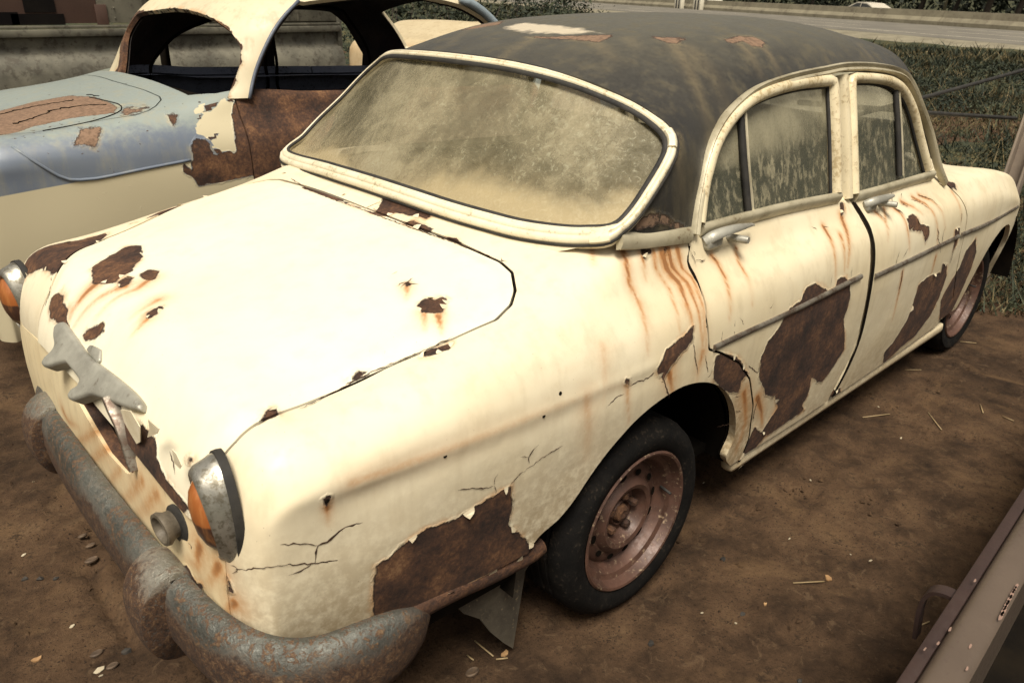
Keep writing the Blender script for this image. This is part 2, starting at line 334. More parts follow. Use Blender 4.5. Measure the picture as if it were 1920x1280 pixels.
# ================= materials =================
class NT:
    def __init__(s, name):
        s.m = bpy.data.materials.new(name); s.m.use_nodes = True; s.t = s.m.node_tree; s.t.nodes.clear(); s.n = s.t.nodes
        s.out = s.n.new('ShaderNodeOutputMaterial'); s.p = s.n.new('ShaderNodeBsdfPrincipled'); s.t.links.new(s.p.outputs[0], s.out.inputs[0]); s._tc = None
    def link(s, a, b):
        if isinstance(a, (int, float)): b.default_value = a
        elif isinstance(a, tuple): b.default_value = a if len(a) == 4 or b.type != 'RGBA' else (*a, 1)
        else: s.t.links.new(a, b)
    def co(s, scale=(1, 1, 1)):
        if s._tc is None: s._tc = s.n.new('ShaderNodeTexCoord')
        if scale == (1, 1, 1): return s._tc.outputs['Object']
        v = s.n.new('ShaderNodeMapping'); v.inputs['Scale'].default_value = scale; s.t.links.new(s._tc.outputs['Object'], v.inputs[0]); return v.outputs[0]
    def noise(s, scale, detail=5, rough=.6, vec=None, dist=0):
        x = s.n.new('ShaderNodeTexNoise'); x.inputs['Scale'].default_value = scale; x.inputs['Detail'].default_value = detail; x.inputs['Roughness'].default_value = rough; x.inputs['Distortion'].default_value = dist
        s.t.links.new(vec or s.co(), x.inputs['Vector']); return x.outputs[0]
    def voro(s, scale, vec=None, out='Distance', feat='F1'):
        x = s.n.new('ShaderNodeTexVoronoi'); x.feature = feat; x.inputs['Scale'].default_value = scale; s.t.links.new(vec or s.co(), x.inputs['Vector']); return x.outputs[out]
    def math(s, op, a, b=0, c=None, clamp=False):
        x = s.n.new('ShaderNodeMath'); x.operation = op; x.use_clamp = clamp; s.link(a, x.inputs[0]); s.link(b, x.inputs[1])
        if c is not None: s.link(c, x.inputs[2])
        return x.outputs[0]
    def rng(s, v, a, b, c=0, d=1, smooth=True):
        x = s.n.new('ShaderNodeMapRange'); x.interpolation_type = 'SMOOTHSTEP' if smooth else 'LINEAR'; s.link(v, x.inputs[0])
        for i, k in enumerate((a, b, c, d)): s.link(k, x.inputs[i+1])
        return x.outputs[0]
    def mix(s, f, a, b, mode='MIX'):
        x = s.n.new('ShaderNodeMix'); x.data_type = 'RGBA'; x.blend_type = mode; s.link(f, x.inputs[0]); s.link(a, x.inputs[6]); s.link(b, x.inputs[7]); return x.outputs[2]
    def ramp(s, f, stops):
        x = s.n.new('ShaderNodeValToRGB'); e = x.color_ramp.elements
        while len(e) > len(stops): e.remove(e[-1])
        while len(e) < len(stops): e.new(1)
        for i, (p, c) in enumerate(stops): e[i].position = p; e[i].color = (*c, 1)
        s.link(f, x.inputs[0]); return x.outputs[0]
    def attr(s, name):
        x = s.n.new('ShaderNodeAttribute'); x.attribute_name = name; return x.outputs['Fac']
    def sep(s, v):
        x = s.n.new('ShaderNodeSeparateXYZ'); s.t.links.new(v, x.inputs[0]); return x.outputs
    def bump(s, h, strength=.5, dist=.01, nrm=None):
        x = s.n.new('ShaderNodeBump'); x.inputs['Strength'].default_value = strength; x.inputs['Distance'].default_value = dist; s.t.links.new(h, x.inputs['Height'])
        if nrm is not None: s.t.links.new(nrm, x.inputs['Normal'])
        return x.outputs[0]
    def done(s, col, rough=.5, metal=0, nrm=None, spec=None, coat=None, alpha=None):
        s.link(col, s.p.inputs['Base Color']); s.link(rough, s.p.inputs['Roughness']); s.link(metal, s.p.inputs['Metallic'])
        if nrm is not None: s.t.links.new(nrm, s.p.inputs['Normal'])
        if spec is not None: s.link(spec, s.p.inputs['Specular IOR Level'])
        if coat is not None: s.link(coat, s.p.inputs['Coat Weight']); s.p.inputs['Coat Roughness'].default_value = .25
        if alpha is not None: s.link(alpha, s.p.inputs['Alpha'])
        return s.m
def rust_col(m, vec=None):
    a = m.noise(9, 6, .65, vec); b = m.noise(85, 5, .7, vec); c = m.noise(300, 3, .6, vec)
    f = m.math('ADD', m.math('MULTIPLY', a, .55), m.math('MULTIPLY', b, .35)); f = m.math('ADD', f, m.math('MULTIPLY', c, .10))
    return m.ramp(f, [(.36, (.012, .006, .004)), (.44, (.032, .015, .009)), (.51, (.064, .029, .015)), (.58, (.125, .058, .026)), (.66, (.24, .13, .06))]), b
def paint_mat(name, base, dark, primer=None, jagk=1.0, dirt=(.30, .22, .12), stain=(.46, .20, .055), rough=.50, dirt_amt=.5, chips=.0, specks=True, fade_sheen=None, low=None, coat=.06, lowcol=(.33, .24, .13)):
    m = NT(name); z = m.sep(m.co())[2]
    big = m.noise(2.2, 4, .6); med = m.noise(14, 6, .65); fine = m.noise(70, 6, .7); vfine = m.noise(260, 3, .6)
    d = m.attr('rust')
    jag = m.math('MULTIPLY', m.math('SUBTRACT', fine, .5), .011*jagk); jag2 = m.math('MULTIPLY', m.math('SUBTRACT', med, .5), .016*jagk)
    vor = m.math('ADD', m.math('MULTIPLY', m.math('SUBTRACT', m.voro(40), .4), .007), m.math('MULTIPLY', m.math('SUBTRACT', m.noise(190, 3, .6), .5), .006))
    d = m.math('ADD', m.math('ADD', d, jag), m.math('ADD', jag2, vor))
    mask = m.rng(d, -.0006, .0006, 1, 0)
    if chips:   # scattered small chips of lost paint
        cn = m.noise(38, 4, .55); big2 = m.noise(3.1, 3, .5); ch = m.rng(m.math('ADD', cn, m.math('MULTIPLY', big2, .35)), chips, chips+.012)
        mask = m.math('MAXIMUM', mask, ch)
    col = m.mix(m.rng(big, .35, .7), base, dark)
    col = m.mix(m.math('MULTIPLY', m.rng(med, .5, .72), .35), col, dark)
    if fade_sheen and len(fade_sheen) == 3: col = m.mix(m.rng(m.noise(3, 5, .6, m.co((1, 1, 2))), fade_sheen[1], fade_sheen[2]), col, fade_sheen[0])
    elif fade_sheen: col = m.mix(m.rng(m.math('ADD', z, m.math('ADD', m.math('MULTIPLY', med, .10), m.math('MULTIPLY', fine, .09))), fade_sheen[1], fade_sheen[2]), col, fade_sheen[0])
    # grime in blotches and fine streaks running down
    st = m.noise(26, 4, .6, m.co((1, 1, .12)))
    g = m.math('MULTIPLY', m.rng(m.math('MULTIPLY', st, m.math('ADD', med, .45)), .42, .72), dirt_amt)
    col = m.mix(g, col, dirt)
    if low is not None:
        lz = m.rng(m.math('ADD', z, m.math('MULTIPLY', m.math('SUBTRACT', med, .5), .22)), low[1], low[0], 0, low[2])
        col = m.mix(m.math('MULTIPLY', lz, m.rng(m.noise(46, 5, .7), .3, .62)), col, lowcol)
    if specks:
        sp = m.rng(m.voro(58), .055, .03); sel = m.rng(m.noise(5.3, 2, .5), .53, .56); col = m.mix(m.math('MULTIPLY', m.math('MULTIPLY', sp, sel), .8), col, (.10, .05, .025))
    s_ = m.attr('stain'); s2 = m.math('MULTIPLY', s_, m.rng(fine, .25, .6, .55, 1.0)); col = m.mix(m.math('MINIMUM', s2, .93), col, stain)
    col = m.mix(m.rng(s_, .7, 1.3, 0, .55), col, (.13, .05, .02))
    halo = m.math('MULTIPLY', m.rng(d, .020, .0, 0, 1), m.rng(med, .46, .62, 0, .55)); col = m.mix(halo, col, stain)
    edge = m.math('MULTIPLY', m.rng(d, .0032, .0008, 0, 1), m.rng(fine, .3, .6, .15, .8)); col = m.mix(edge, col, (.055, .028, .014))  # thin shadow line along the paint edge, put into the colour
    rc, rb = rust_col(m)
    if primer: rc = m.mix(m.rng(m.sep(m.co())[0], primer[1], primer[1]-.03), rc, m.mix(m.rng(fine, .42, .62), primer[0], tuple(q*.62 for q in primer[0])))
    sh = m.rng(d, -.004, -.0006, 0, .75); rc = m.mix(sh, rc, (.018, .009, .006)); col = m.mix(mask, col, rc)  # sh: rim shading just inside the bare patch, painted as darker rust
    h = m.math('MULTIPLY', m.rng(d, -.0015, .0015), 1.0); h = m.math('ADD', h, m.math('MULTIPLY', m.rng(d, .009, .001), .8)); h = m.math('ADD', h, m.math('MULTIPLY', rb, m.math('MULTIPLY', mask, .35)))
    h = m.math('ADD', h, m.math('MULTIPLY', vfine, .03)); h = m.math('ADD', h, m.math('MULTIPLY', big, .6))
    n = m.bump(h, .7, .0026)
    r = m.math('ADD', m.rng(fine, .3, .7, rough-.06, rough+.10), m.math('MULTIPLY', mask, .42)); r = m.math('MINIMUM', m.math('ADD', r, m.math('MULTIPLY', g, .3)), 1)
    return m.done(col, r, 0, n, spec=.5, coat=m.math('MULTIPLY', m.math('SUBTRACT', 1, mask), coat))
def simple(name, c1, c2, scale=8, rough=.6, metal=0, bump=.2, bscale=80, dirt=None, spec=.5):
    m = NT(name); a = m.noise(scale, 5, .65); b = m.noise(bscale, 4, .65)
    col = m.mix(m.rng(a, .32, .68), c1, c2)
    if dirt: col = m.mix(m.rng(m.math('MULTIPLY', b, m.math('ADD', a, .5)), dirt[1]+.09, dirt[1]+.24, 0, .75), col, dirt[0])
    return m.done(col, m.rng(b, .3, .7, rough-.08, min(1, rough+.12)), metal, m.bump(b, bump, .002), spec=spec)
def rusty_chrome(name, lo, hi, axis=2, rust_c=None, tint=(.30, .30, .25), zones=None):
    """worn plated steel: bare grey on top, pitted rust below; lo/hi = height where rust starts"""
    m = NT(name); z = m.sep(m.co())[axis]; big = m.noise(4, 4, .6); f = m.noise(62, 6, .8, dist=.7); ff = m.noise(190, 4, .7)
    k = m.math('ADD', z, m.math('MULTIPLY', m.math('SUBTRACT', big, .5), .16)); k = m.math('ADD', k, m.math('MULTIPLY', m.math('SUBTRACT', f, .5), .07))
    rust = m.rng(k, lo, hi, 1, 0); pits = m.rng(f, .50, .55)
    mask = m.math('MAXIMUM', m.math('MULTIPLY', rust, m.rng(ff, .30, .42, .45, 1)), m.math('MULTIPLY', pits, m.rng(big, .36, .56, .15, .95)))
    rc = m.ramp(m.math('ADD', m.math('MULTIPLY', f, .6), m.math('MULTIPLY', ff, .4)), [(.38, (.016, .009, .006)), (.46, (.040, .020, .011)), (.53, (.080, .040, .019)), (.60, (.15, .088, .042)), (.70, (.24, .17, .09))])
    col = m.mix(m.rng(big, .3, .7), tint, tuple(t*.55 for t in tint)); col = m.mix(mask, col, rc)
    n = m.bump(m.math('ADD', f, m.math('MULTIPLY', ff, .5)), .8, .004)
    return m.done(col, m.math('ADD', m.math('MULTIPLY', mask, .45), .38), m.math('MULTIPLY', m.math('SUBTRACT', 1, mask), .75), n)

# ================= the white car: body shell =================
CR = np.array([1.2, 0, .02])
car = empty('rusty_car', tuple(CR), 'rusting cream sedan with black roof, peeling paint and dusty windows, parked on bare dirt', 'car')
M_paint = paint_mat('cream_paint', (.74, .66, .48), (.68, .58, .39), low=(.30, .80, .85), dirt_amt=.16)
M_hood = paint_mat('hood_paint', (.80, .735, .56), (.77, .69, .50), dirt_amt=.08, specks=True)
M_door = paint_mat('door_paint', (.72, .64, .46), (.65, .555, .37), low=(.22, .62, .40), dirt_amt=.20)
M_front = paint_mat('front_paint', (.78, .66, .42), (.74, .60, .36), dirt_amt=.25)
M_black = simple('black_gap', (.006, .005, .004), (.012, .009, .006), rough=.95, spec=.05)
M_roof = paint_mat('roof_paint', (.022, .021, .020), (.040, .037, .031), dirt=(.11, .09, .05), stain=(.20, .155, .085), rough=.36, dirt_amt=.4, specks=False, fade_sheen=((.110, .102, .074), 1.36, 1.62, 'z'), coat=.0, primer=((.20, .125, .078), 99))  # beige top tone: settled dust, plus sky sheen put into the colour
M_trim = simple('cream_trim', (.74, .67, .50), (.64, .57, .40), 12, .36, 0, .1, dirt=((.35, .28, .16), .47))
M_drip = simple('worn_moulding', (.50, .45, .32), (.34, .30, .20), 9, .38, .25, .2, dirt=((.16, .11, .06), .50))
M_chrome = simple('dull_chrome', (.42, .40, .33), (.24, .22, .18), 9, .38, .85, .25, dirt=((.16, .12, .07), .42))
M_pot = simple('pot_metal', (.40, .39, .33), (.27, .26, .22), 10, .48, .35, .5, 60, dirt=((.14, .12, .09), .50))
M_rub = simple('black_rubber', (.012, .011, .010), (.03, .027, .022), 20, .75, 0, .3)
M_int = simple('dark_interior', (.045, .037, .025), (.09, .072, .045), 6, .9)
M_rust = NT('bare_rust'); _c, _b = rust_col(M_rust); M_rust = M_rust.done(_c, .85, 0, M_rust.bump(_b, .8, .004))
# lost-paint patches: (which plane they are measured in, outline)
def RP(kind, pts): return (kind, pts)
PATCH = [
RP('side', [(-0.5629,0.5123),(-0.5545,0.5773),(-0.5216,0.5862),(-0.4934,0.6041),(-0.4472,0.6135),(-0.3738,0.6044),(-0.3225,0.6133),(-0.269,0.622),(-0.2438,0.6214),(-0.2321,0.5774),(-0.2363,0.5148),(-0.2011,0.4739),(-0.1714,0.43),(-0.1441,0.4086),(-0.1475,0.3812),(-0.2124,0.394),(-0.302,0.399),(-0.4388,0.4135),(-0.4879,0.3987),(-0.5581,0.4122)]),
RP('side', [(0.1892,0.751),(0.2268,0.7925),(0.2779,0.8042),(0.3316,0.8198),(0.3234,0.7853),(0.2682,0.7608),(0.218,0.7214)]),
RP('side', [(0.4321,0.6812),(0.4335,0.7137),(0.4773,0.7093),(0.5496,0.6716),(0.6195,0.6032),(0.5946,0.5865),(0.5952,0.5523),(0.5351,0.5739),(0.4677,0.6222),(0.441,0.6442)]),
RP('side', [(0.8455,0.7629),(0.8647,0.7926),(0.9264,0.7911),(0.9882,0.7643),(1.0055,0.7471),(1.0549,0.7488),(1.0592,0.7726),(1.1106,0.7727),(1.1496,0.7439),(1.1764,0.685),(1.1706,0.6128),(1.2227,0.5404),(1.2575,0.48),(1.2071,0.4249),(1.1613,0.3827),(1.0668,0.4322),(1.0837,0.365),(1.0633,0.3309),(1.1005,0.2994),(0.8799,0.2898),(0.8098,0.3053),(0.8807,0.391),(0.8359,0.4466),(0.7648,0.4821),(0.687,0.5719),(0.6734,0.6359),(0.6919,0.6796),(0.7227,0.6949),(0.7839,0.7499)]),
RP('side', [(1.7892,0.5818),(1.8698,0.5947),(2.016,0.5823),(1.9985,0.6194),(2.0688,0.5992),(2.12,0.535),(2.1307,0.438),(2.1138,0.3697),(2.0129,0.3008),(1.888,0.2908),(1.744,0.2556),(1.6934,0.3297),(1.7444,0.3484),(1.8071,0.4335),(1.8031,0.5241)]),
RP('side', [(1.5858,0.86),(1.6383,0.8713),(1.6606,0.8599),(1.6744,0.8322),(1.7537,0.8097),(1.7645,0.7796),(1.7329,0.7588),(1.6966,0.8013),(1.6257,0.8192),(1.582,0.8303)]),
RP('side', [(2.3453,0.6578),(2.4271,0.5828),(2.4571,0.4907),(2.4532,0.3515),(2.4436,0.2749),(2.2904,0.2932),(2.173,0.4267),(2.218,0.4994),(2.2596,0.5488),(2.2662,0.6169),(2.3224,0.6396)]),
RP('side', [(0.2406,1.0066),(0.2721,1.0017),(0.2697,0.99),(0.2427,0.9856),(0.2307,0.9965)]),
RP('side', [(0.312,0.9996),(0.33,0.9988),(0.3246,0.9799),(0.3116,0.9788)]),
RP('side', [(0.0799,0.765),(0.0961,0.76),(0.0932,0.7454),(0.0804,0.7495)]),
RP('side', [(-0.6453,0.7704),(-0.6358,0.7684),(-0.6341,0.7469),(-0.6427,0.7485)]),
RP('side', [(1.2073,0.9624),(1.2325,0.9618),(1.2124,0.9352),(1.1849,0.929),(1.1941,0.9467)]),
RP('side', [(2.0266,0.7511),(2.0891,0.7438),(2.1066,0.6833),(2.0812,0.656)]),
RP('side', [(0.7304,0.2105),(0.7504,0.3046),(0.7615,0.3695),(0.8126,0.3284),(0.8754,0.2979),(0.8284,0.2704),(0.8048,0.2285)]),
RP('side', [(1.3117,0.2461),(1.2947,0.2975),(1.3607,0.2888),(1.4301,0.2238)]),
RP('top', [(1.9606,-0.721),(2.0462,-0.7144),(2.1357,-0.7259),(2.1172,-0.7424),(2.0584,-0.7351),(1.9875,-0.7292)]),
RP('top', [(-0.6671,0.2621),(-0.552,0.3565),(-0.527,0.3183),(-0.5594,0.2212),(-0.621,0.1374),(-0.6677,0.1082),(-0.6929,0.1627)]),
RP('top', [(-0.6625,0.0982),(-0.639,0.1207),(-0.6241,0.1005),(-0.6455,0.0673),(-0.667,0.0645)]),
RP('top', [(-0.6065,0.1084),(-0.5823,0.1236),(-0.5693,0.0842),(-0.5995,0.0439),(-0.6147,0.0687)]),
RP('top', [(-0.6759,-0.1105),(-0.6405,-0.1086),(-0.6416,-0.1289),(-0.6684,-0.1418),(-0.6798,-0.1354)]),
RP('top', [(-0.2706,-0.5169),(-0.253,-0.5083),(-0.2393,-0.5087),(-0.2285,-0.522),(-0.2119,-0.528),(-0.2112,-0.5503),(-0.2244,-0.5579),(-0.245,-0.5731),(-0.2603,-0.5625),(-0.2774,-0.5403)]),
RP('top', [(-0.2401,-0.4307),(-0.2271,-0.4286),(-0.2314,-0.4458),(-0.2416,-0.4443)]),
RP('top', [(-0.0255,0.6608),(0.0185,0.6408),(0.0055,0.509),(-0.0327,0.4563),(-0.03,0.5301),(0.0019,0.6463)]),
RP('top', [(-0.0519,0.3466),(-0.0146,0.3272),(0.0015,0.2487),(-0.0101,0.159),(-0.0495,0.1379),(-0.0598,0.0542),(-0.0603,-0.0481),(-0.0201,-0.019),(0.0073,0.0007),(0.0246,-0.0961),(0.0185,-0.2059),(-0.0064,-0.2052),(-0.0158,-0.1508),(-0.029,-0.0994),(-0.0584,-0.0938),(-0.0682,-0.0598),(-0.0639,0.1011),(-0.064,0.2133)]),
RP('top', [(-0.0523,-0.1665),(-0.0274,-0.1777),(-0.0294,-0.263),(-0.0519,-0.2645)]),
RP('top', [(-0.0384,-0.32),(-0.0285,-0.3381),(-0.0319,-0.376),(-0.0424,-0.3452)]),
RP('top', [(-0.6826,-0.619),(-0.6586,-0.5998),(-0.6383,-0.5955),(-0.6401,-0.6158)]),
RP('top', [(-0.3624,-0.6439),(-0.3383,-0.6375),(-0.288,-0.6569),(-0.31,-0.6677),(-0.3536,-0.6573)]),
RP('top', [(-0.4909,-0.6018),(-0.4694,-0.5957),(-0.4532,-0.6071),(-0.4833,-0.6134)]),
RP('far', [(-0.7301,0.6603),(-0.7131,0.6576),(-0.6461,0.6405),(-0.5924,0.6348),(-0.5094,0.6452),(-0.5265,0.616),(-0.5995,0.537),(-0.6398,0.4536),(-0.7051,0.3986),(-0.7235,0.4077),(-0.7265,0.5083),(-0.7434,0.5477),(-0.7572,0.5895)]),
RP('far', [(-0.4681,0.6551),(-0.4085,0.6466),(-0.3499,0.6744),(-0.2093,0.6454),(-0.2368,0.6015),(-0.3012,0.6294),(-0.3618,0.6424)]),
RP('front', [(0.3033,0.8226),(0.2811,0.8455),(0.2341,0.8482),(0.2188,0.839),(0.1734,0.8397),(0.1526,0.823),(0.1093,0.8129),(0.1809,0.8038),(0.2457,0.7994)]),
RP('front', [(0.0407,0.8194),(0.024,0.8369),(-0.0073,0.8533),(-0.0146,0.8611),(-0.0465,0.8508),(-0.033,0.8342),(0.0065,0.8207)]),
RP('front', [(-0.2841,0.762),(-0.3255,0.7656),(-0.3612,0.7811),(-0.4124,0.7772),(-0.4352,0.7486),(-0.4741,0.7294),(-0.5225,0.7235),(-0.5593,0.7116),(-0.5388,0.6886),(-0.4517,0.7049),(-0.3556,0.7112),(-0.2758,0.7144),(-0.2411,0.7317)]),
RP('front', [(-0.4735,0.5386),(-0.5125,0.5603),(-0.5255,0.5495),(-0.5475,0.5419),(-0.5732,0.5555),(-0.5588,0.5288),(-0.5986,0.5333),(-0.6323,0.5241),(-0.5899,0.5082),(-0.5125,0.5155)]),
RP('front', [(-0.6567,0.6203),(-0.6646,0.6074),(-0.6702,0.5908),(-0.6571,0.5888)]),
RP('front', [(-0.5259,0.7868),(-0.5448,0.7905),(-0.5557,0.7858),(-0.5355,0.7815)]),
]
# rust runs: (width m, strength, line)
STREAK = [
(.006,.9,[(0.1893,-0.6745,1.0086),(0.1782,-0.7003,0.9835),(0.1684,-0.72,0.9467),(0.1771,-0.7486,0.9018),(0.168,-0.7757,0.861),(0.1591,-0.7955,0.8048)]),
(.004,.9,[(0.2761,-0.6983,0.9946),(0.2733,-0.7163,0.9543),(0.2936,-0.742,0.9106),(0.2851,-0.7737,0.8688),(0.2801,-0.7942,0.8227)]),
(.007,1.3,[(0.3072,-0.7039,0.9831),(0.3115,-0.7193,0.9467),(0.3382,-0.7398,0.9129),(0.3283,-0.7765,0.8653),(0.3313,-0.7966,0.816)]),
(.006,1.1,[(0.331,-0.7006,0.9906),(0.3338,-0.7181,0.9482),(0.3664,-0.7435,0.9074),(0.3616,-0.7777,0.8639),(0.3624,-0.8,0.8015),(0.3712,-0.805,0.7581)]),
(.006,.9,[(0.365,-0.7028,0.9844),(0.3675,-0.7209,0.9416),(0.3941,-0.7386,0.9133),(0.3838,-0.7735,0.8709),(0.3785,-0.7983,0.8105),(0.3828,-0.8053,0.7548)]),
(.010,.8,[(0.2411,-0.805,0.728),(0.2527,-0.8053,0.6959),(0.2711,-0.8037,0.6528)]),
(.005,.7,[(0.2353,-0.6997,0.9904),(0.2305,-0.7129,0.9627),(0.2263,-0.7235,0.9408)]),
(.004,.6,[(0.1326,-0.6344,1.0099),(0.1104,-0.6583,0.9994),(0.0945,-0.675,0.9886)]),
(.004,.7,[(-0.6398,-0.7548,0.7495),(-0.6378,-0.7537,0.7294),(-0.6373,-0.753,0.7067)]),
(.004,.6,[(0.0877,-0.8002,0.7471),(0.0932,-0.8015,0.708),(0.1114,-0.799,0.6378)]),
(.010,.7,[(-0.6537,0.0611,0.8965),(-0.6962,0.0794,0.8821),(-0.7375,0.093,0.8496),(-0.7645,0.099,0.8158)]),
(.012,.9,[(-0.6933,0.154,0.8828),(-0.7245,0.1476,0.862),(-0.75,0.1477,0.8354),(-0.7601,0.1376,0.8215)]),
(.010,.7,[(-0.5999,0.0592,0.9038),(-0.6436,0.0224,0.899),(-0.6836,0.0279,0.8881),(-0.7302,0.0218,0.8577)]),
(.010,.6,[(-0.6325,-0.0736,0.9),(-0.666,-0.085,0.8936),(-0.692,-0.0918,0.8843)]),
(.008,.7,[(-0.6769,-0.137,0.8889),(-0.6982,-0.1467,0.8799),(-0.7158,-0.152,0.8687)]),
(.006,.7,[(-0.2416,-0.4443,0.9479),(-0.2576,-0.466,0.9424),(-0.2732,-0.4834,0.9371)]),
(.008,.6,[(-0.2749,-0.5478,0.9268),(-0.2934,-0.5737,0.9191),(-0.3066,-0.5926,0.9141)]),
(.006,.9,[(-0.2571,-0.5709,0.9271),(-0.2719,-0.5965,0.9208),(-0.2879,-0.6218,0.9152)]),
(.004,1.0,[(0.4987,-0.7172,0.9432),(0.5138,-0.7312,0.9197),(0.5108,-0.7564,0.8917),(0.4967,-0.7815,0.8595),(0.4833,-0.8017,0.7973)]),
(.004,.8,[(0.608,-0.7179,0.9398),(0.5961,-0.738,0.9111),(0.592,-0.7699,0.877),(0.5875,-0.7991,0.8131)]),
(.005,1.0,[(1.0606,-0.7328,0.9193),(1.0586,-0.7575,0.8928),(1.0449,-0.7903,0.8463),(1.0474,-0.8053,0.7833)]),
(.006,1.1,[(1.1849,-0.7249,0.929),(1.1709,-0.7537,0.8959),(1.1456,-0.7839,0.8575),(1.1244,-0.8029,0.7993)]),
(.005,.8,[(1.1222,-0.7601,0.8897),(1.1085,-0.7884,0.8493),(1.1046,-0.8048,0.7872)]),
(.004,1.0,[(1.569,-0.8082,0.6849),(1.5999,-0.8025,0.5974),(1.6289,-0.7914,0.4843)]),
(.005,.8,[(1.8809,-0.8043,0.677),(1.8988,-0.8002,0.6095),(1.8829,-0.799,0.5916)]),
(.004,.8,[(1.4735,-0.7371,0.9098),(1.4274,-0.7725,0.8716),(1.4139,-0.7955,0.8257)]),
(.004,.9,[(1.4028,-0.736,0.9122),(1.4221,-0.7592,0.8874),(1.4349,-0.7835,0.8548)]),
(.005,.9,[(1.5252,-0.7361,0.9103),(1.5637,-0.7619,0.8821),(1.569,-0.7923,0.8325),(1.5975,-0.8058,0.7551)]),
(.005,.9,[(1.6122,-0.7357,0.9093),(1.6726,-0.7563,0.8853),(1.7103,-0.776,0.8606)]),
(.004,.9,[(1.7055,-0.7339,0.9095),(1.7783,-0.7578,0.8802),(1.8063,-0.7826,0.846),(1.8391,-0.7996,0.7852),(1.8708,-0.8045,0.6997)]),
(.004,.8,[(1.7625,-0.7335,0.9084),(1.838,-0.7526,0.8833),(1.8836,-0.7822,0.8429),(1.9177,-0.8,0.771)]),
(.004,.8,[(2.0595,-0.7454,0.8783),(2.0679,-0.7803,0.8328),(2.0875,-0.7964,0.7708)]),
(.009,1.0,[(0.7178,-0.7923,0.4901),(0.7731,-0.7849,0.4227),(0.8184,-0.775,0.3461)]),
(.012,.9,[(0.8823,-0.7795,0.3764),(0.8985,-0.7707,0.3131),(0.8754,-0.7683,0.2979)]),
(.012,.7,[(0.6265,-0.7969,0.5411),(0.6925,-0.7837,0.4166),(0.6954,-0.7675,0.2987)]),
(.008,.6,[(0.3731,-0.8058,0.7435),(0.3624,-0.8066,0.7036),(0.3628,-0.8055,0.6662)]),
(.014,.35,[(-0.0397,-0.7949,0.7591),(-0.0293,-0.7966,0.6842),(-0.0201,-0.7912,0.5961)]),
(.010,.30,[(0.0236,-0.7758,0.8514),(0.0159,-0.7922,0.7966),(0.0115,-0.7985,0.7227)]),
(.010,.35,[(-0.5933,-0.7612,0.7775),(-0.4106,-0.7756,0.7718),(-0.1777,-0.7895,0.7693),(0.0785,-0.7994,0.7552)]),
(.013,.55,[(-0.8057,-0.1362,0.6874),(-0.8119,0.0304,0.5838),(-0.8006,0.303,0.4314)]),
(.015,.5,[(-0.81,-0.1359,0.6341),(-0.8107,0.0068,0.5374),(-0.8007,0.1932,0.4255)]),
(.012,.45,[(-0.8097,-0.2123,0.6217),(-0.8095,-0.09,0.5247),(-0.8004,0.0591,0.4226)]),
(.017,.5,[(-0.8049,-0.3418,0.6606),(-0.81,-0.2494,0.5782),(-0.8044,-0.0853,0.4624)]),
(.018,.5,[(-0.8024,-0.4133,0.6667),(-0.8079,-0.3449,0.6011),(-0.8071,-0.2181,0.4999)]),
(.016,.7,[(-0.7953,-0.5755,0.6378),(-0.7995,-0.5565,0.5866),(-0.8024,-0.5174,0.5756)]),
(.014,.7,[(-0.7893,-0.6358,0.6317),(-0.7939,-0.6141,0.5969),(-0.797,-0.5886,0.5638)]),
(.012,.7,[(-0.7846,-0.67,0.5699),(-0.7893,-0.6537,0.5494),(-0.7915,-0.6402,0.5229)]),
(.010,.6,[(-0.8107,0.1949,0.585),(-0.811,0.1621,0.5699),(-0.8117,0.0573,0.6025)]),
]
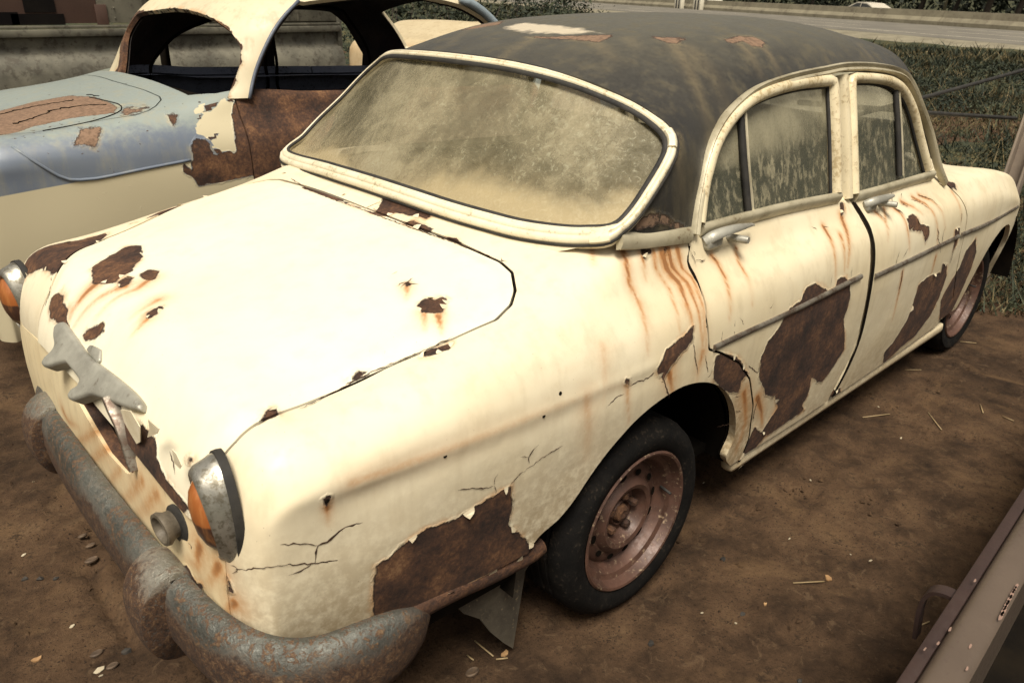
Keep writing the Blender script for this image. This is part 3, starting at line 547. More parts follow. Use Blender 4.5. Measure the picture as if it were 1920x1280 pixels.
# cracks and split paint: (width m, line)
CRACK = [
(.0030,[(-0.6688,-0.7481,0.6414),(-0.6658,-0.749,0.6575),(-0.6598,-0.7501,0.6753),(-0.6372,-0.7525,0.6783),(-0.6218,-0.7541,0.6881),(-0.6016,-0.756,0.6902),(-0.5764,-0.7584,0.6845)]),
(.0018,[(-0.6598,-0.7501,0.6753),(-0.6841,-0.7478,0.6913),(-0.7229,-0.7418,0.7062)]),(.0018,[(-0.6686,-0.7483,0.6448),(-0.6879,-0.7457,0.6392),(-0.7157,-0.7418,0.6377)]),(.0014,[(-0.667,-0.7483,0.6405),(-0.6207,-0.7529,0.6234),(-0.5804,-0.7567,0.6057)]),
(.0020,[(-0.3781,-0.778,0.6726),(-0.3506,-0.7799,0.6646),(-0.318,-0.7817,0.6505),(-0.2912,-0.7831,0.6451)]),(.0022,[(-0.2914,-0.7832,0.6478),(-0.2883,-0.7841,0.6633),(-0.2819,-0.7848,0.6696)]),(.0020,[(-0.2898,-0.7831,0.6445),(-0.2829,-0.7822,0.623)]),
(.0014,[(-0.2485,-0.7843,0.6262),(-0.2217,-0.7867,0.6438),(-0.1863,-0.7889,0.6527),(-0.1499,-0.7909,0.6617),(-0.1043,-0.793,0.666)]),(.0020,[(-0.1988,-0.7887,0.6606),(-0.2033,-0.7894,0.6795),(-0.1855,-0.7908,0.6918),(-0.1757,-0.7913,0.6983)]),(.0014,[(-0.2252,-0.7887,0.6872),(-0.2031,-0.7893,0.6769)]),
(.0024,[(0.0972,-0.8009,0.7401),(0.124,-0.8015,0.7448),(0.1519,-0.8024,0.7425),(0.1743,-0.8029,0.7462),(0.1986,-0.8029,0.7548)]),(.0018,[(0.0802,-0.8008,0.7286),(0.0539,-0.7999,0.7281),(0.0209,-0.7989,0.7129)]),
(.0028,[(0.218,-0.8047,0.7214),(0.2383,-0.8049,0.6864),(0.2528,-0.8038,0.6593)]),(.0020,[(0.3299,-0.8023,0.7835),(0.3406,-0.8058,0.7391),(0.3613,-0.8064,0.6892)]),(.0020,[(0.3837,-0.8063,0.7332),(0.4017,-0.8066,0.691),(0.4095,-0.8052,0.6549)]),
(.0022,[(-0.2594,-0.432,0.9461),(-0.2474,-0.4291,0.9485),(-0.2319,-0.433,0.9509),(-0.2314,-0.4458,0.9496),(-0.2201,-0.4574,0.9502)]),(.0018,[(-0.2575,-0.443,0.9452),(-0.2426,-0.4342,0.9489),(-0.2255,-0.4303,0.9523),(-0.2133,-0.4273,0.9547)]),(.0016,[(-0.2374,-0.3815,0.9548),(-0.2263,-0.38,0.9569),(-0.2186,-0.3814,0.958)]),
(.0022,[(-0.6735,-0.0894,0.8909),(-0.6462,-0.0635,0.8979),(-0.6299,-0.0456,0.9008)]),(.0016,[(-0.6299,-0.0456,0.9008),(-0.6138,-0.0556,0.9023),(-0.604,-0.0666,0.9032)]),(.0024,[(-0.604,-0.0666,0.9032),(-0.6231,-0.1027,0.9004),(-0.6347,-0.1087,0.8991)]),(.0018,[(-0.5939,-0.0504,0.9047),(-0.5892,-0.0597,0.905)]),
(.0020,[(-0.6802,-0.2216,0.886),(-0.6733,-0.2269,0.8882),(-0.6598,-0.232,0.8919)]),(.0020,[(-0.6731,-0.2209,0.8884),(-0.678,-0.238,0.8863)]),(.0018,[(-0.4675,0.2373,0.9194),(-0.4572,0.2384,0.9214)]),(.0018,[(-0.454,0.2188,0.9227),(-0.4422,0.2166,0.9252)]),
(.0022,[(-0.7754,0.0469,0.7978),(-0.7673,0.0355,0.8123),(-0.7593,0.026,0.8236)]),(.0024,[(-0.0435,-0.3264,0.9947),(-0.0301,-0.3401,0.9968),(-0.0342,-0.3689,0.994)]),
(.0020,[(-0.0151,0.4717,0.9908),(-0.064,0.2133,0.9958),(-0.0682,-0.0598,0.9985),(-0.0536,-0.2668,0.9958),(-0.0394,-0.3908,0.9913),(-0.0308,-0.5021,0.9846)]),
(.0022,[(-0.0196,-0.4986,0.9876),(-0.0249,-0.5099,0.9854),(-0.0257,-0.5231,0.984)]),(.0018,[(0.4106,-0.708,0.9699),(0.4193,-0.7157,0.9496),(0.4205,-0.7253,0.9313)]),
(.0018,[(0.424,-0.7178,0.945),(0.4597,-0.7207,0.9383),(0.4667,-0.7186,0.9418)]),(.0028,[(0.4995,-0.7186,0.9406),(0.5083,-0.7279,0.9242)]),(.0022,[(0.4234,-0.7087,0.9674),(0.4308,-0.713,0.9561)]),
(.0020,[(0.4515,-0.8063,0.742),(0.4515,-0.8038,0.7777)]),(.0020,[(0.5082,-0.8062,0.7477),(0.5078,-0.8025,0.7909)]),(.0020,[(0.5433,-0.8056,0.76),(0.5577,-0.8034,0.7851)]),(.0018,[(0.5519,-0.8051,0.7679),(0.5272,-0.8024,0.793)]),(.0020,[(0.6676,-0.8049,0.7762),(0.6934,-0.8037,0.7877)]),(.0018,[(0.781,-0.8065,0.7631),(0.7619,-0.8007,0.8084)]),(.0018,[(0.8164,-0.8068,0.7606),(0.8108,-0.8015,0.8048)]),(.0018,[(0.8599,-0.8067,0.7657),(0.8552,-0.8012,0.8069)]),(.0018,[(1.0172,-0.8073,0.7657),(1.0222,-0.8034,0.7968)]),(.0018,[(1.1521,-0.8079,0.7602),(1.1492,-0.8039,0.7942)]),
(.0020,[(0.6109,-0.8046,0.631),(0.6744,-0.8014,0.5882),(0.6752,-0.8039,0.6185)]),(.0022,[(0.6891,-0.8075,0.7357),(0.7168,-0.8083,0.7046)]),
(.0022,[(0.7281,-0.7919,0.4863),(0.7213,-0.7881,0.4521),(0.7385,-0.7816,0.3982)]),(.0020,[(0.9936,-0.7254,0.9296),(1.0151,-0.7328,0.9194),(1.0147,-0.7374,0.9141)]),(.0024,[(1.0591,-0.7316,0.921),(1.0855,-0.7383,0.9128)]),
(.0030,[(1.5624,-0.8084,0.6961),(1.5811,-0.807,0.6526),(1.5846,-0.8039,0.6115)]),(.0020,[(1.4872,-0.8087,0.7221),(1.4942,-0.8067,0.7576),(1.5068,-0.8049,0.7732)]),(.0020,[(1.5412,-0.8074,0.7386),(1.5678,-0.8057,0.761),(1.5799,-0.805,0.766)]),
(.0026,[(1.8415,-0.8035,0.7417),(1.8577,-0.8018,0.7623),(1.8329,-0.7989,0.7901)]),(.0026,[(1.9106,-0.8037,0.7121),(1.9035,-0.8019,0.7538),(1.914,-0.7989,0.7815)]),(.0022,[(1.8353,-0.8018,0.7665),(1.8925,-0.8039,0.7156),(1.9221,-0.8037,0.6787)]),
(.0035,[(2.0643,-0.8008,0.6918),(2.0833,-0.7985,0.6337),(2.0932,-0.7957,0.5981)]),(.0028,[(2.0736,-0.7804,0.832),(2.0874,-0.7909,0.8009),(2.0864,-0.7974,0.7608)]),
(.0022,[(1.4011,-0.737,0.9109),(1.4244,-0.7511,0.8959),(1.4357,-0.7676,0.878)]),(.0024,[(1.5324,-0.7439,0.9017),(1.5654,-0.7563,0.8879),(1.5719,-0.7695,0.8731)]),(.0024,[(1.6009,-0.7371,0.9077),(1.6385,-0.7527,0.8901)]),
(.0020,[(1.6858,-0.7372,0.9057),(1.7427,-0.7514,0.8883),(1.7845,-0.7723,0.8629)]),(.0020,[(1.7625,-0.7335,0.9084),(1.8406,-0.7513,0.8846),(1.8692,-0.7699,0.8624)]),(.0024,[(1.5795,-0.7058,0.9506),(1.5576,-0.7216,0.9296),(1.5433,-0.7354,0.9109)]),(.0018,[(1.6552,-0.7052,0.9488),(1.6232,-0.7292,0.9174)]),(.0020,[(1.7161,-0.7022,0.949),(1.6854,-0.7296,0.9155)]),(.0018,[(1.7924,-0.704,0.9443),(1.7535,-0.7278,0.9163)]),(.0018,[(1.8933,-0.6985,0.943),(1.8479,-0.7263,0.9156)]),(.0018,[(1.5076,-0.7083,0.949),(1.4902,-0.7245,0.9261)]),
(.0018,[(0.5234,-0.7887,0.4665),(0.5749,-0.7877,0.4547),(0.6148,-0.7864,0.4423)]),(.0018,[(0.4244,-0.8066,0.6837),(0.4188,-0.8057,0.6626),(0.3946,-0.8057,0.6661)]),(.0018,[(0.5727,-0.7968,0.5433),(0.6104,-0.7962,0.5347)]),(.0018,[(0.6031,-0.7915,0.4883),(0.6437,-0.7896,0.4691)]),
(.0022,[(-0.8026,-0.5152,0.5619),(-0.8025,-0.5144,0.58),(-0.7995,-0.543,0.6142),(-0.7992,-0.5397,0.6263),(-0.8011,-0.5196,0.6163)]),(.0020,[(-0.8057,-0.3945,0.526),(-0.8057,-0.44,0.573),(-0.805,-0.4592,0.5805)]),(.0020,[(-0.8079,-0.2526,0.516),(-0.809,-0.2871,0.5563),(-0.8085,-0.3246,0.5901)]),(.0016,[(-0.8042,-0.1073,0.4599),(-0.8079,-0.1583,0.5043)]),
(.0020,[(-0.7998,-0.4534,0.6812),(-0.7987,-0.446,0.6944),(-0.7986,-0.4325,0.699)]),(.0022,[(-0.8098,0.2228,0.55),(-0.811,0.1115,0.6139),(-0.8091,0.0368,0.6593)]),(.0020,[(-0.7854,-0.5076,0.7514),(-0.7806,-0.4951,0.7686),(-0.7769,-0.4732,0.7786)]),
(.0020,[(-0.7807,-0.6734,0.6339),(-0.7762,-0.684,0.6495),(-0.781,-0.6685,0.6502)]),(.0024,[(-0.7414,-0.7302,0.5071),(-0.7422,-0.7306,0.5202),(-0.7439,-0.731,0.5338)]),(.0018,[(-0.6986,-0.7317,0.5009),(-0.6973,-0.7341,0.518)]),(.0014,[(-0.7788,-0.6778,0.6436),(-0.7461,-0.7322,0.6669),(-0.6872,-0.7462,0.6494),(-0.6207,-0.753,0.6246),(-0.5754,-0.7569,0.5994),(-0.5577,-0.7574,0.5764)]),(.0016,[(-0.2778,-0.6443,0.9154),(-0.3383,-0.6375,0.9046),(-0.3828,-0.6288,0.8958),(-0.4468,-0.6153,0.883),(-0.5163,-0.6149,0.8718),(-0.6088,-0.6254,0.8659)]),(.003,[(-0.5052,-0.6116,0.8733),(-0.481,-0.6135,0.8769),(-0.4499,-0.6199,0.8825)]),
(.0024,[(-0.7289,0.4052,0.8497),(-0.7578,0.3368,0.8198),(-0.7777,0.2707,0.7897)]),
]
def seamline(P):   # irregular thin split line lying on the paint
    return P
def wild_attr(kinds):
    def f(V, N):
        d = np.full(len(V), .3)
        for k, pts in PATCH:
            if k not in kinds: continue
            Q = np.array(pts, float)
            if k == 'side': m = V[:, 1] < -.5; P2 = V[:, [0, 2]]
            elif k == 'top': m = V[:, 2] > .72; P2 = V[:, :2]
            elif k == 'far': m = (V[:, 2] > .7) & (V[:, 1] > .3); P2 = V[:, :2]
            else: m = V[:, 0] < -.62; P2 = V[:, 1:]
            lo = Q.min(0)-.05; hi = Q.max(0)+.05; m = m & ((P2 > lo) & (P2 < hi)).all(1); ii = np.where(m)[0]
            if len(ii): d[ii] = np.minimum(d[ii], poly_sdf(P2[ii], Q))
        s = np.zeros(len(V))
        for w, a, L in STREAK:
            L = np.array(L); lo = L.min(0)-.06; hi = L.max(0)+.06; ii = np.where(((V > lo) & (V < hi)).all(1))[0]
            if not len(ii): continue
            dd, fr = seg_dist(V[ii], L); a = a*1.8; w = w*1.15; s[ii] = np.maximum(s[ii], a*np.exp(-(dd/w)**2)*(1-.7*fr)); s[ii] = np.maximum(s[ii], .5*a*np.exp(-(dd/(w*2.6))**2)*(1-.85*fr))
        return {'rust': d, 'stain': s}
    return f
# ---- shut lines, measured on the body ----
HOODE = [(-0.7238,-0.6147),(-0.5595,-0.6132),(-0.427,-0.6217),(-0.2811,-0.6485),(-0.1798,-0.6604),(-0.1247,-0.645),(-0.0854,-0.6156),(-0.044,-0.5606),(-0.0316,-0.5083),(-0.0368,-0.3483),(-0.0481,-0.1945),(-0.0522,-0.0362)]
HOODF = [(-0.7791,0.2811),(-0.7518,0.3537),(-0.7102,0.4049),(-0.6065,0.5366),(-0.5329,0.5962),(-0.4333,0.6222),(-0.2881,0.6622)]
HOODP = np.array([(-1.2, HOODE[0][1]+.03), (HOODE[0][0]-.03, HOODE[0][1]+.01)]+list(HOODE[:-1])+[(HOODE[-2][0]-.004, 0.)]+[(x, -y) for x, y in HOODE[::-1][2:7]]+list(HOODF[::-1][:-1])+[(-1.2, HOODF[1][1])])
DOORA = [(0.4127,0.9695),(0.398,0.9476),(0.4038,0.9003),(0.3861,0.8217),(0.3979,0.7433),(0.4567,0.7155),(0.5544,0.6574),(0.6369,0.5804),(0.7057,0.4673),(0.7496,0.335),(0.7466,0.2427)]
DOORB = [(1.2802,0.9552),(1.2989,0.9167),(1.2948,0.8771),(1.289,0.8156),(1.2956,0.7103),(1.3401,0.5257),(1.3384,0.4019),(1.295,0.2751)]
ARCH = smooth_path([(x, z, 0) for x, z in [(-.19,.30)]+[(-0.1535,0.417),(-0.0638,0.4651),(0.0364,0.572),(0.1491,0.6455),(0.2624,0.6708),(0.3494,0.6662),(0.4393,0.6353),(0.5263,0.577),(0.6031,0.4883),(0.6528,0.3761),(0.6394,0.3101)]+[(.64,.20),(-.19,.20)]], .02)[:, :2]
LIPF = [(-0.2894,0.7271),(-0.3689,0.7173),(-0.4291,0.7107),(-0.5056,0.6994),(-0.5486,0.6935)]
def lip_z(y):
    a = np.array(sorted([(abs(p[0]), p[1]) for p in LIPF])); a = np.vstack([[0, a[0, 1]+.01], a, [.62, a[-1, 1]]]); return np.interp(np.abs(y), a[:, 0], a[:, 1])
RARCH = smooth_path([(x, z, 0) for x, z in [(2.40,.10),(2.50,.27),(2.56,.44),(2.62,.55),(2.72,.605),(2.84,.615),(2.95,.59),(3.04,.52),(3.08,.42),(3.10,.10)]], .02, True)[:, :2]
GAP = .0035
zA = lambda V: V[:, [0, 2]]
f_hood_s = lambda V: poly_sdf(V[:, :2], HOODP)
f_hood = lambda V: np.minimum(-f_hood_s(V)-GAP, V[:, 2]-lip_z(V[:, 1])+.0)
def f_apron_in(V): return np.minimum(np.minimum(lip_z(V[:, 1])-.006-V[:, 2], .655-np.abs(V[:, 1])), -.70-V[:, 0])
SLOT = [(0.0304,0.6791),(-0.0635,0.7288),(-0.1911,0.7698),(-0.2706,0.7546),(-0.3345,0.7375),(-0.2976,0.6546),(-0.2578,0.6339),(-0.1508,0.6308),(-0.0692,0.652)]
def f_fender(V): return np.minimum(np.maximum(np.minimum(f_hood_s(V), 9), -(V[:, 2]-lip_z(V[:, 1])))-GAP, -f_apron_in(V)-.0015)
# near side (fine grid) and far side (coarse)
trn = np.concatenate([[0], np.cumsum(np.linalg.norm(np.diff(NET[:, 5], axis=0), axis=1))])
def dent(G):   # gentle waviness of old beaten panels, and the pressed line along the wing
    X, Y, Z = G[..., 0], G[..., 1], G[..., 2]; n = grid_normals(G).reshape(G.shape); sg = np.sign((n*(G-np.array([1., 0, .3]))).sum(-1, keepdims=True)); w = .0016*noise2(X*1.0, Z*1.3+Y*.8, 7.0, 101)
    side_ = np.clip((np.abs(Y)-.70)/.04, 0, 1)*np.clip((.34-X)/.1, 0, 1)*np.clip((X+.66)/.08, 0, 1); w = w+side_*(.0020*np.exp(-((Z-.768)/.013)**2)-.0016*np.exp(-((Z-.735)/.020)**2))
    return G+n*sg*w[..., None]
G = dent(body_grid(.0075, .0075, -1)); Vn, Tn_, Nn_ = G.reshape(-1, 3), grid_tris(G), grid_normals(G, True)
Gf = body_grid(.016, .016, 1); Vf, Tf, Nf = Gf.reshape(-1, 3), grid_tris(Gf), grid_normals(Gf)
_c = len(Vn)//2
if (Nn_[_c]*(Vn[_c]-[1, 0, .5])).sum() < 0: Nn_ = -Nn_
else: pass
_c = len(Vf)//2
if (Nf[_c]*(Vf[_c]-[1, 0, .5])).sum() < 0: Nf = -Nf
Tn_ = Tn_[:, ::-1] if np.dot(np.cross(Vn[Tn_[9000, 1]]-Vn[Tn_[9000, 0]], Vn[Tn_[9000, 2]]-Vn[Tn_[9000, 0]]), Nn_[Tn_[9000, 0]]) < 0 else Tn_
Tf = Tf[:, ::-1] if np.dot(np.cross(Vf[Tf[5000, 1]]-Vf[Tf[5000, 0]], Vf[Tf[5000, 2]]-Vf[Tf[5000, 0]]), Nf[Tf[5000, 0]]) < 0 else Tf
def sub(V, T, N, m):
    k = m[T].all(1); T = T[k]; u = np.unique(T); r = np.full(len(V), -1); r[u] = np.arange(len(u)); return V[u], r[T], N[u]
def pan(name, side, lo, hi, fields, mat, kinds, depth=.014):
    V, T, N = (Vn, Tn_, Nn_) if side < 0 else (Vf, Tf, Nf)
    V, T, N = sub(V, T, N, (V[:, 0] > lo) & (V[:, 0] < hi)); return panel(name, V, T, N, fields, mat, car, depth, wild_attr(kinds))
# hood = both halves welded
Vh = np.concatenate([Vn, Vf]); Th = np.concatenate([Tn_, Tf+len(Vn)]); Nh = np.concatenate([Nn_, Nf])
Gh = dent(body_grid(.009, .008, 1, (0, trn[9]))); Gm = Gh*[1, -1, 1]; Gh = np.concatenate([Gm[:, ::-1], Gh[:, 1:]], 1)
Vh, Th, Nh = Gh.reshape(-1, 3), grid_tris(Gh), grid_normals(Gh)
if Nh[np.argmax(Vh[:, 2])][2] < 0: Nh = -Nh
k = 20000
if np.dot(np.cross(Vh[Th[k, 1]]-Vh[Th[k, 0]], Vh[Th[k, 2]]-Vh[Th[k, 0]]), Nh[Th[k, 0]]) < 0: Th = Th[:, ::-1]
def hood_lift(V, N):
    d = np.clip(-poly_sdf(V[:, :2], HOODP)/.045, 0, 1); return V+N*(.009*(d*d*(3-2*d)))[:, None]
def hsub(lo): return sub(Vh, Th, Nh, lo(Vh))
_hv, _ht, _hn = hsub(lambda V: (np.abs(V[:, 1]) < .68) & (V[:, 2] > .5)); 
hood = panel('hood', _hv, _ht, _hn, [f_hood], M_hood, car, .016, wild_attr(('top', 'front')), hood_lift)
apron = panel('front_panel', *hsub(lambda V: (V[:, 0] < -.68) & (np.abs(V[:, 1]) < .70)), [f_apron_in, lambda V: V[:, 2]-.40, lambda V: poly_sdf(V[:, 1:], SLOT)], M_front, car, .02, wild_attr(('front',)))
CAB = np.array([(.12,-.35),(.17,-.50),(.25,-.60),(.40,-.665),(1.3,-.685),(1.95,-.68),(2.05,-.60),(2.25,-.45),(2.3,0),(2.25,.45),(2.05,.60),(1.95,.68),(1.3,.685),(.40,.665),(.25,.60),(.17,.50),(.12,.35),(.09,0)])
f_cab = lambda V: poly_sdf(V[:, :2], CAB)
dA = np.array([(-2, 2), (DOORA[0][0]+.02, 2)]+[tuple(p) for p in DOORA]+[(DOORA[-1][0]-.06, .18), (-2, .18)])
low = lambda V: V[:, 2]-np.interp(V[:, 0], [-1, -.45, -.15, .6, .75, 4], [.40, .405, .395, .26, .255, .255])
fender = pan('front_fender', -1, -1, 1.0, [f_fender, f_cab, lambda V: -poly_sdf(zA(V), dA)-GAP*.8, lambda V: poly_sdf(zA(V), ARCH), low, lambda V: -.003-V[:, 1]], M_paint, ('side', 'top', 'front'), .022)
fd_poly = np.array([(.30, 2), (1.4, 2)]+[(x-.004, z) for x, z in DOORB]+[(DOORB[-1][0]-.01, .262), (DOORA[-1][0]+.02, .262)]+[tuple(p) for p in DOORA[::-1]]+[(DOORA[0][0], 2)])
fdp = np.array([(DOORB[0][0]-.03, 2)]+[(x-.003, z) for x, z in DOORB]+[(DOORB[-1][0]-.005, .262), (DOORA[-1][0]+.012, .262)]+[tuple(p) for p in DOORA[::-1]]+[(DOORA[0][0], 2)])
M_d = M_door
fdoor = pan('front_door', -1, .2, 1.6, [f_cab, lambda V: -poly_sdf(zA(V), fdp)-GAP*1.1], M_d, ('side',), .03)
DOORC = [(1.99, .99), (2.02, .93), (2.10, .86), (2.15, .78), (2.17, .70), (2.19, .62), (2.23, .54), (2.30, .45), (2.36, .38), (2.30, .262)]
rdp = np.array([(DOORC[0][0], 2)]+DOORC+[(DOORB[-1][0]+.02, .262)]+[(x+.012, z) for x, z in DOORB[::-1]]+[(DOORB[0][0]+.012, 2)])
rdoor = pan('rear_door', -1, 1.1, 2.6, [f_cab, lambda V: -poly_sdf(zA(V), rdp)-GAP], M_d, ('side',), .03)
dC = np.array([(9, 2)]+[(DOORC[0][0], 2)]+DOORC+[(2.30, .0), (9, 0)])
BOOT = np.array([(2.32,-.52),(2.6,-.50),(3.0,-.48),(3.3,-.46),(3.3,.46),(3.0,.48),(2.6,.50),(2.32,.52)])
pan('rear_fender', -1, 1.8, 4, [f_cab, lambda V: -poly_sdf(zA(V), dC)-GAP, lambda V: poly_sdf(zA(V), RARCH), lambda V: V[:, 2]-.29, lambda V: np.maximum(poly_sdf(V[:, :2], BOOT), .62-V[:, 2])-.003], M_door, ('side', 'top'), .02)
pan('boot_lid', -1, 2.2, 4, [lambda V: np.minimum(-poly_sdf(V[:, :2], BOOT), V[:, 2]-.62)-.003], M_door, (), .02)
pan('boot_lid_half', 1, 2.2, 4, [lambda V: np.minimum(-poly_sdf(V[:, :2], BOOT), V[:, 2]-.62)-.003], M_door, (), .02).name = 'boot_lid'
pan('front_fender', 1, -1, 2.3, [f_fender, f_cab, lambda V: poly_sdf(zA(V), ARCH), low, lambda V: DOORA[0][0]-V[:, 0], lambda V: V[:, 1]-.004], M_paint, ('far',), .02)
pan('front_door', 1, .3, 1.4, [f_cab, lambda V: V[:, 0]-DOORA[0][0]-.006, lambda V: DOORB[0][0]-V[:, 0], lambda V: poly_sdf(zA(V), ARCH), lambda V: V[:, 2]-.26], M_door, (), .02)
pan('rear_door', 1, 1.1, 2.3, [f_cab, lambda V: V[:, 0]-DOORB[0][0]-.006, lambda V: 2.05-V[:, 0], lambda V: V[:, 2]-.26], M_door, (), .02)
pan('rear_fender', 1, 1.9, 4, [f_cab, lambda V: V[:, 0]-2.056, lambda V: poly_sdf(zA(V), RARCH), lambda V: V[:, 2]-.29, lambda V: np.maximum(poly_sdf(V[:, :2], BOOT), .62-V[:, 2])-.003], M_door, (), .02)
# black inner shell, added so that the gaps read dark
Gi = body_grid(.05, .05, 1); Gi = np.concatenate([(Gi*[1, -1, 1])[:, ::-1], Gi[:, 1:]], 1); Ni = grid_normals(Gi)
if Ni[np.argmax(Gi.reshape(-1, 3)[:, 2])][2] < 0: Ni = -Ni
Vi = Gi.reshape(-1, 3)-Ni*.03; Ti = grid_tris(Gi)
panel('dark_inner_shell', Vi, Ti, Ni, [lambda V: poly_sdf(V[:, :2], CAB*[1, .93]), lambda V: np.maximum(poly_sdf(zA(V), ARCH+0), .3-np.abs(V[:, 1])), lambda V: np.maximum(poly_sdf(zA(V), RARCH), .3-np.abs(V[:, 1])), lambda V: V[:, 2]-.30], M_black, car, 0)
box('floor_pan', (1.2, 0, .29), (3.6, 1.36, .03), M_black, car)
for sx, ps in ((.24, ARCH), (2.8, RARCH)):   # wheel wells
    for s in (-1, 1):
        arc = [(sx+.43*math.cos(t), .27+.43*math.sin(t)) for t in np.linspace(0, math.pi, 16)]
        V = []; F = []
        for x, z in arc: V += [(x, s*.745, z), (x, s*.42, z)]
        for i in range(15): F.append((2*i, 2*i+1, 2*i+3, 2*i+2))
        F.append(tuple(range(1, 32, 2))); mesh_obj('wheel_well', V, F, M_black, car)
# sill under the doors
V, F = box_v((1.56, -.728, .228), (1.68, .045, .045), None, .016)
sill = mesh_obj('sill', V, F, M_door, car, {'rust': np.full(len(V), .3), 'stain': np.zeros(len(V))})
# split and cracked paint: thin dark openings
M_crack = simple('crack_shadow', (.03, .014, .007), (.07, .03, .012), 60, .9)
from mathutils.kdtree import KDTree
_sub = np.concatenate([Vn[::7], Vf[::5]]); _subN = np.concatenate([Nn_[::7], Nf[::5]]); kd = KDTree(len(_sub))
for i, p in enumerate(_sub): kd.insert(p, i)
kd.balance()
def nrm_at(p): return _subN[kd.find(Vector(p))[1]]
for w, L in CRACK:
    P = smooth_path(L, .006); n = len(P); N_ = np.array([nrm_at(p) for p in P]); T_ = np.gradient(P, axis=0); B_ = np.cross(T_, N_); B_ /= np.linalg.norm(B_, axis=1, keepdims=True)+1e-9
    jit = RNG.normal(size=n)*.0012; ww = w*.80*(.35+.9*RNG.random(n))*np.minimum(1, np.minimum(np.arange(n), np.arange(n)[::-1])/3+.12); b = 0; tV = []
    for i in range(n):
        _hd = np.clip(-float(poly_sdf(P[i:i+1, :2], HOODP)[0])/.045, 0, 1) if P[i, 2] > .72 else 0
        c = P[i]+B_[i]*jit[i]+N_[i]*(.0012+.009*_hd*_hd*(3-2*_hd)); tV += [c-B_[i]*ww[i], c+B_[i]*ww[i]]
    mesh_obj('paint_crack', tV, [(2*i, 2*i+1, 2*i+3, 2*i+2) for i in range(n-1)], M_crack, car)
# curls of paint lifting along the edges of the bare patches
kds = KDTree(len(_sub)); kdt = KDTree(len(_sub))
for i, p in enumerate(_sub):
    if p[1] < -.5: kds.insert((p[0], 0, p[2]), i)
    if p[2] > .72: kdt.insert((p[0], p[1], 0), i)
kds.balance(); kdt.balance(); M_curl = simple('curled_paint', (.74, .66, .48), (.60, .50, .34), 40, .5); ncurl = 0; rc_ = np.random.default_rng(5)
for kd_i, (k_, pts) in enumerate(PATCH):
    if k_ == 'front' or ncurl > 92: continue
    Q = np.array(pts); n_ = len(Q); cen = Q.mean(0)
    if np.linalg.norm(Q.max(0)-Q.min(0)) < .045: continue
    for i in range(n_):
        a_, b_ = Q[i], Q[(i+1) % n_]; L_ = np.linalg.norm(b_-a_)
        if L_ < .012 or rc_.random() > .32 or ncurl > 92: continue
        m_ = a_+(b_-a_)*rc_.uniform(.3, .7); t2 = (b_-a_)/L_; n2 = np.array([-t2[1], t2[0]]); n2 = n2 if n2@(cen-m_) > 0 else -n2
        ii = kds.find((m_[0], 0, m_[1]))[1] if k_ == 'side' else kdt.find((m_[0], m_[1], 0))[1]
        P3 = _sub[ii].copy(); N3 = _subN[ii]
        if k_ == 'side': P3[0], P3[2] = m_; T3 = np.array([t2[0], 0, t2[1]]); I3 = np.array([n2[0], 0, n2[1]])
        else: P3[:2] = m_; T3 = np.array([t2[0], t2[1], 0]); I3 = np.array([n2[0], n2[1], 0])
        if k_ == 'side': P3[1] = _sub[ii][1]-((P3-_sub[ii])@(N3*[1, 0, 1]))/N3[1]
        else: P3[2] = _sub[ii][2]-((P3-_sub[ii])@(N3*[1, 1, 0]))/N3[2]
        T3 = T3-N3*(T3@N3); I3 = I3-N3*(I3@N3); hd = np.clip(-float(poly_sdf(P3[None, :2], HOODP)[0])/.045, 0, 1) if k_ != 'side' else 0
        w_ = min(.030, L_*.8)*rc_.uniform(.4, 1); l_ = rc_.uniform(.006, .015); h_ = rc_.uniform(.002, .0055); b0 = P3+N3*(.0006+.009*hd*hd*(3-2*hd))-I3*.003; sk_ = rc_.uniform(-.6, .6)
        V = [b0-T3*w_/2, b0+T3*w_/2*rc_.uniform(.7, 1.1), b0+T3*(w_*.42)+I3*l_*.55+N3*h_*.45, b0-T3*(w_*.40)+I3*l_*.5+N3*h_*.4, b0+T3*w_*(.28+.2*sk_)+I3*l_*.85+N3*h_, b0+T3*w_*(-.1+.3*sk_)+I3*l_*1.25+N3*h_*1.25]
        mesh_obj('paint_curl', V, [(0, 1, 2, 3), (3, 2, 4, 5)], M_curl, car, smooth=False); ncurl += 1
# black strips added in the shut lines to darken the gaps
def channel(L, r, par, push=.006):
    P = smooth_path([np.array(p, float) for p in L], .015); N_ = np.array([nrm_at(p) for p in P]); sweep('shut_gap', P-N_*push, N_, ellipse_prof(r, .003, 6), M_black, par)
# ---- side trim strips ----
def body_n(P): return np.array([nrm_at(p) for p in P])
M_strip = simple('side_moulding', (.27, .245, .20), (.13, .105, .08), 16, .38, .5, .2, dirt=((.10, .06, .04), .40))
for par, L in ((fdoor, [(0.4165,-0.8061,0.7421),(0.569,-0.8067,0.7426),(0.7573,-0.8077,0.7411),(0.9835,-0.8087,0.7441),(1.2209,-0.8089,0.7484)]), (rdoor, [(1.3289,-0.8099,0.7242),(1.5862,-0.8077,0.7196),(1.8819,-0.804,0.7157),(2.0916,-0.7998,0.7118)]), (car, [(2.1214,-0.799,0.7124),(2.4496,-0.7893,0.6948),(2.9787,-0.7537,0.6745)])):
    P = smooth_path(L, .03); sweep('side_moulding', P, body_n, [(-.0085, -.002), (-.008, .004), (-.003, .0075), (.003, .0075), (.008, .004), (.0085, -.002)], M_strip, par)
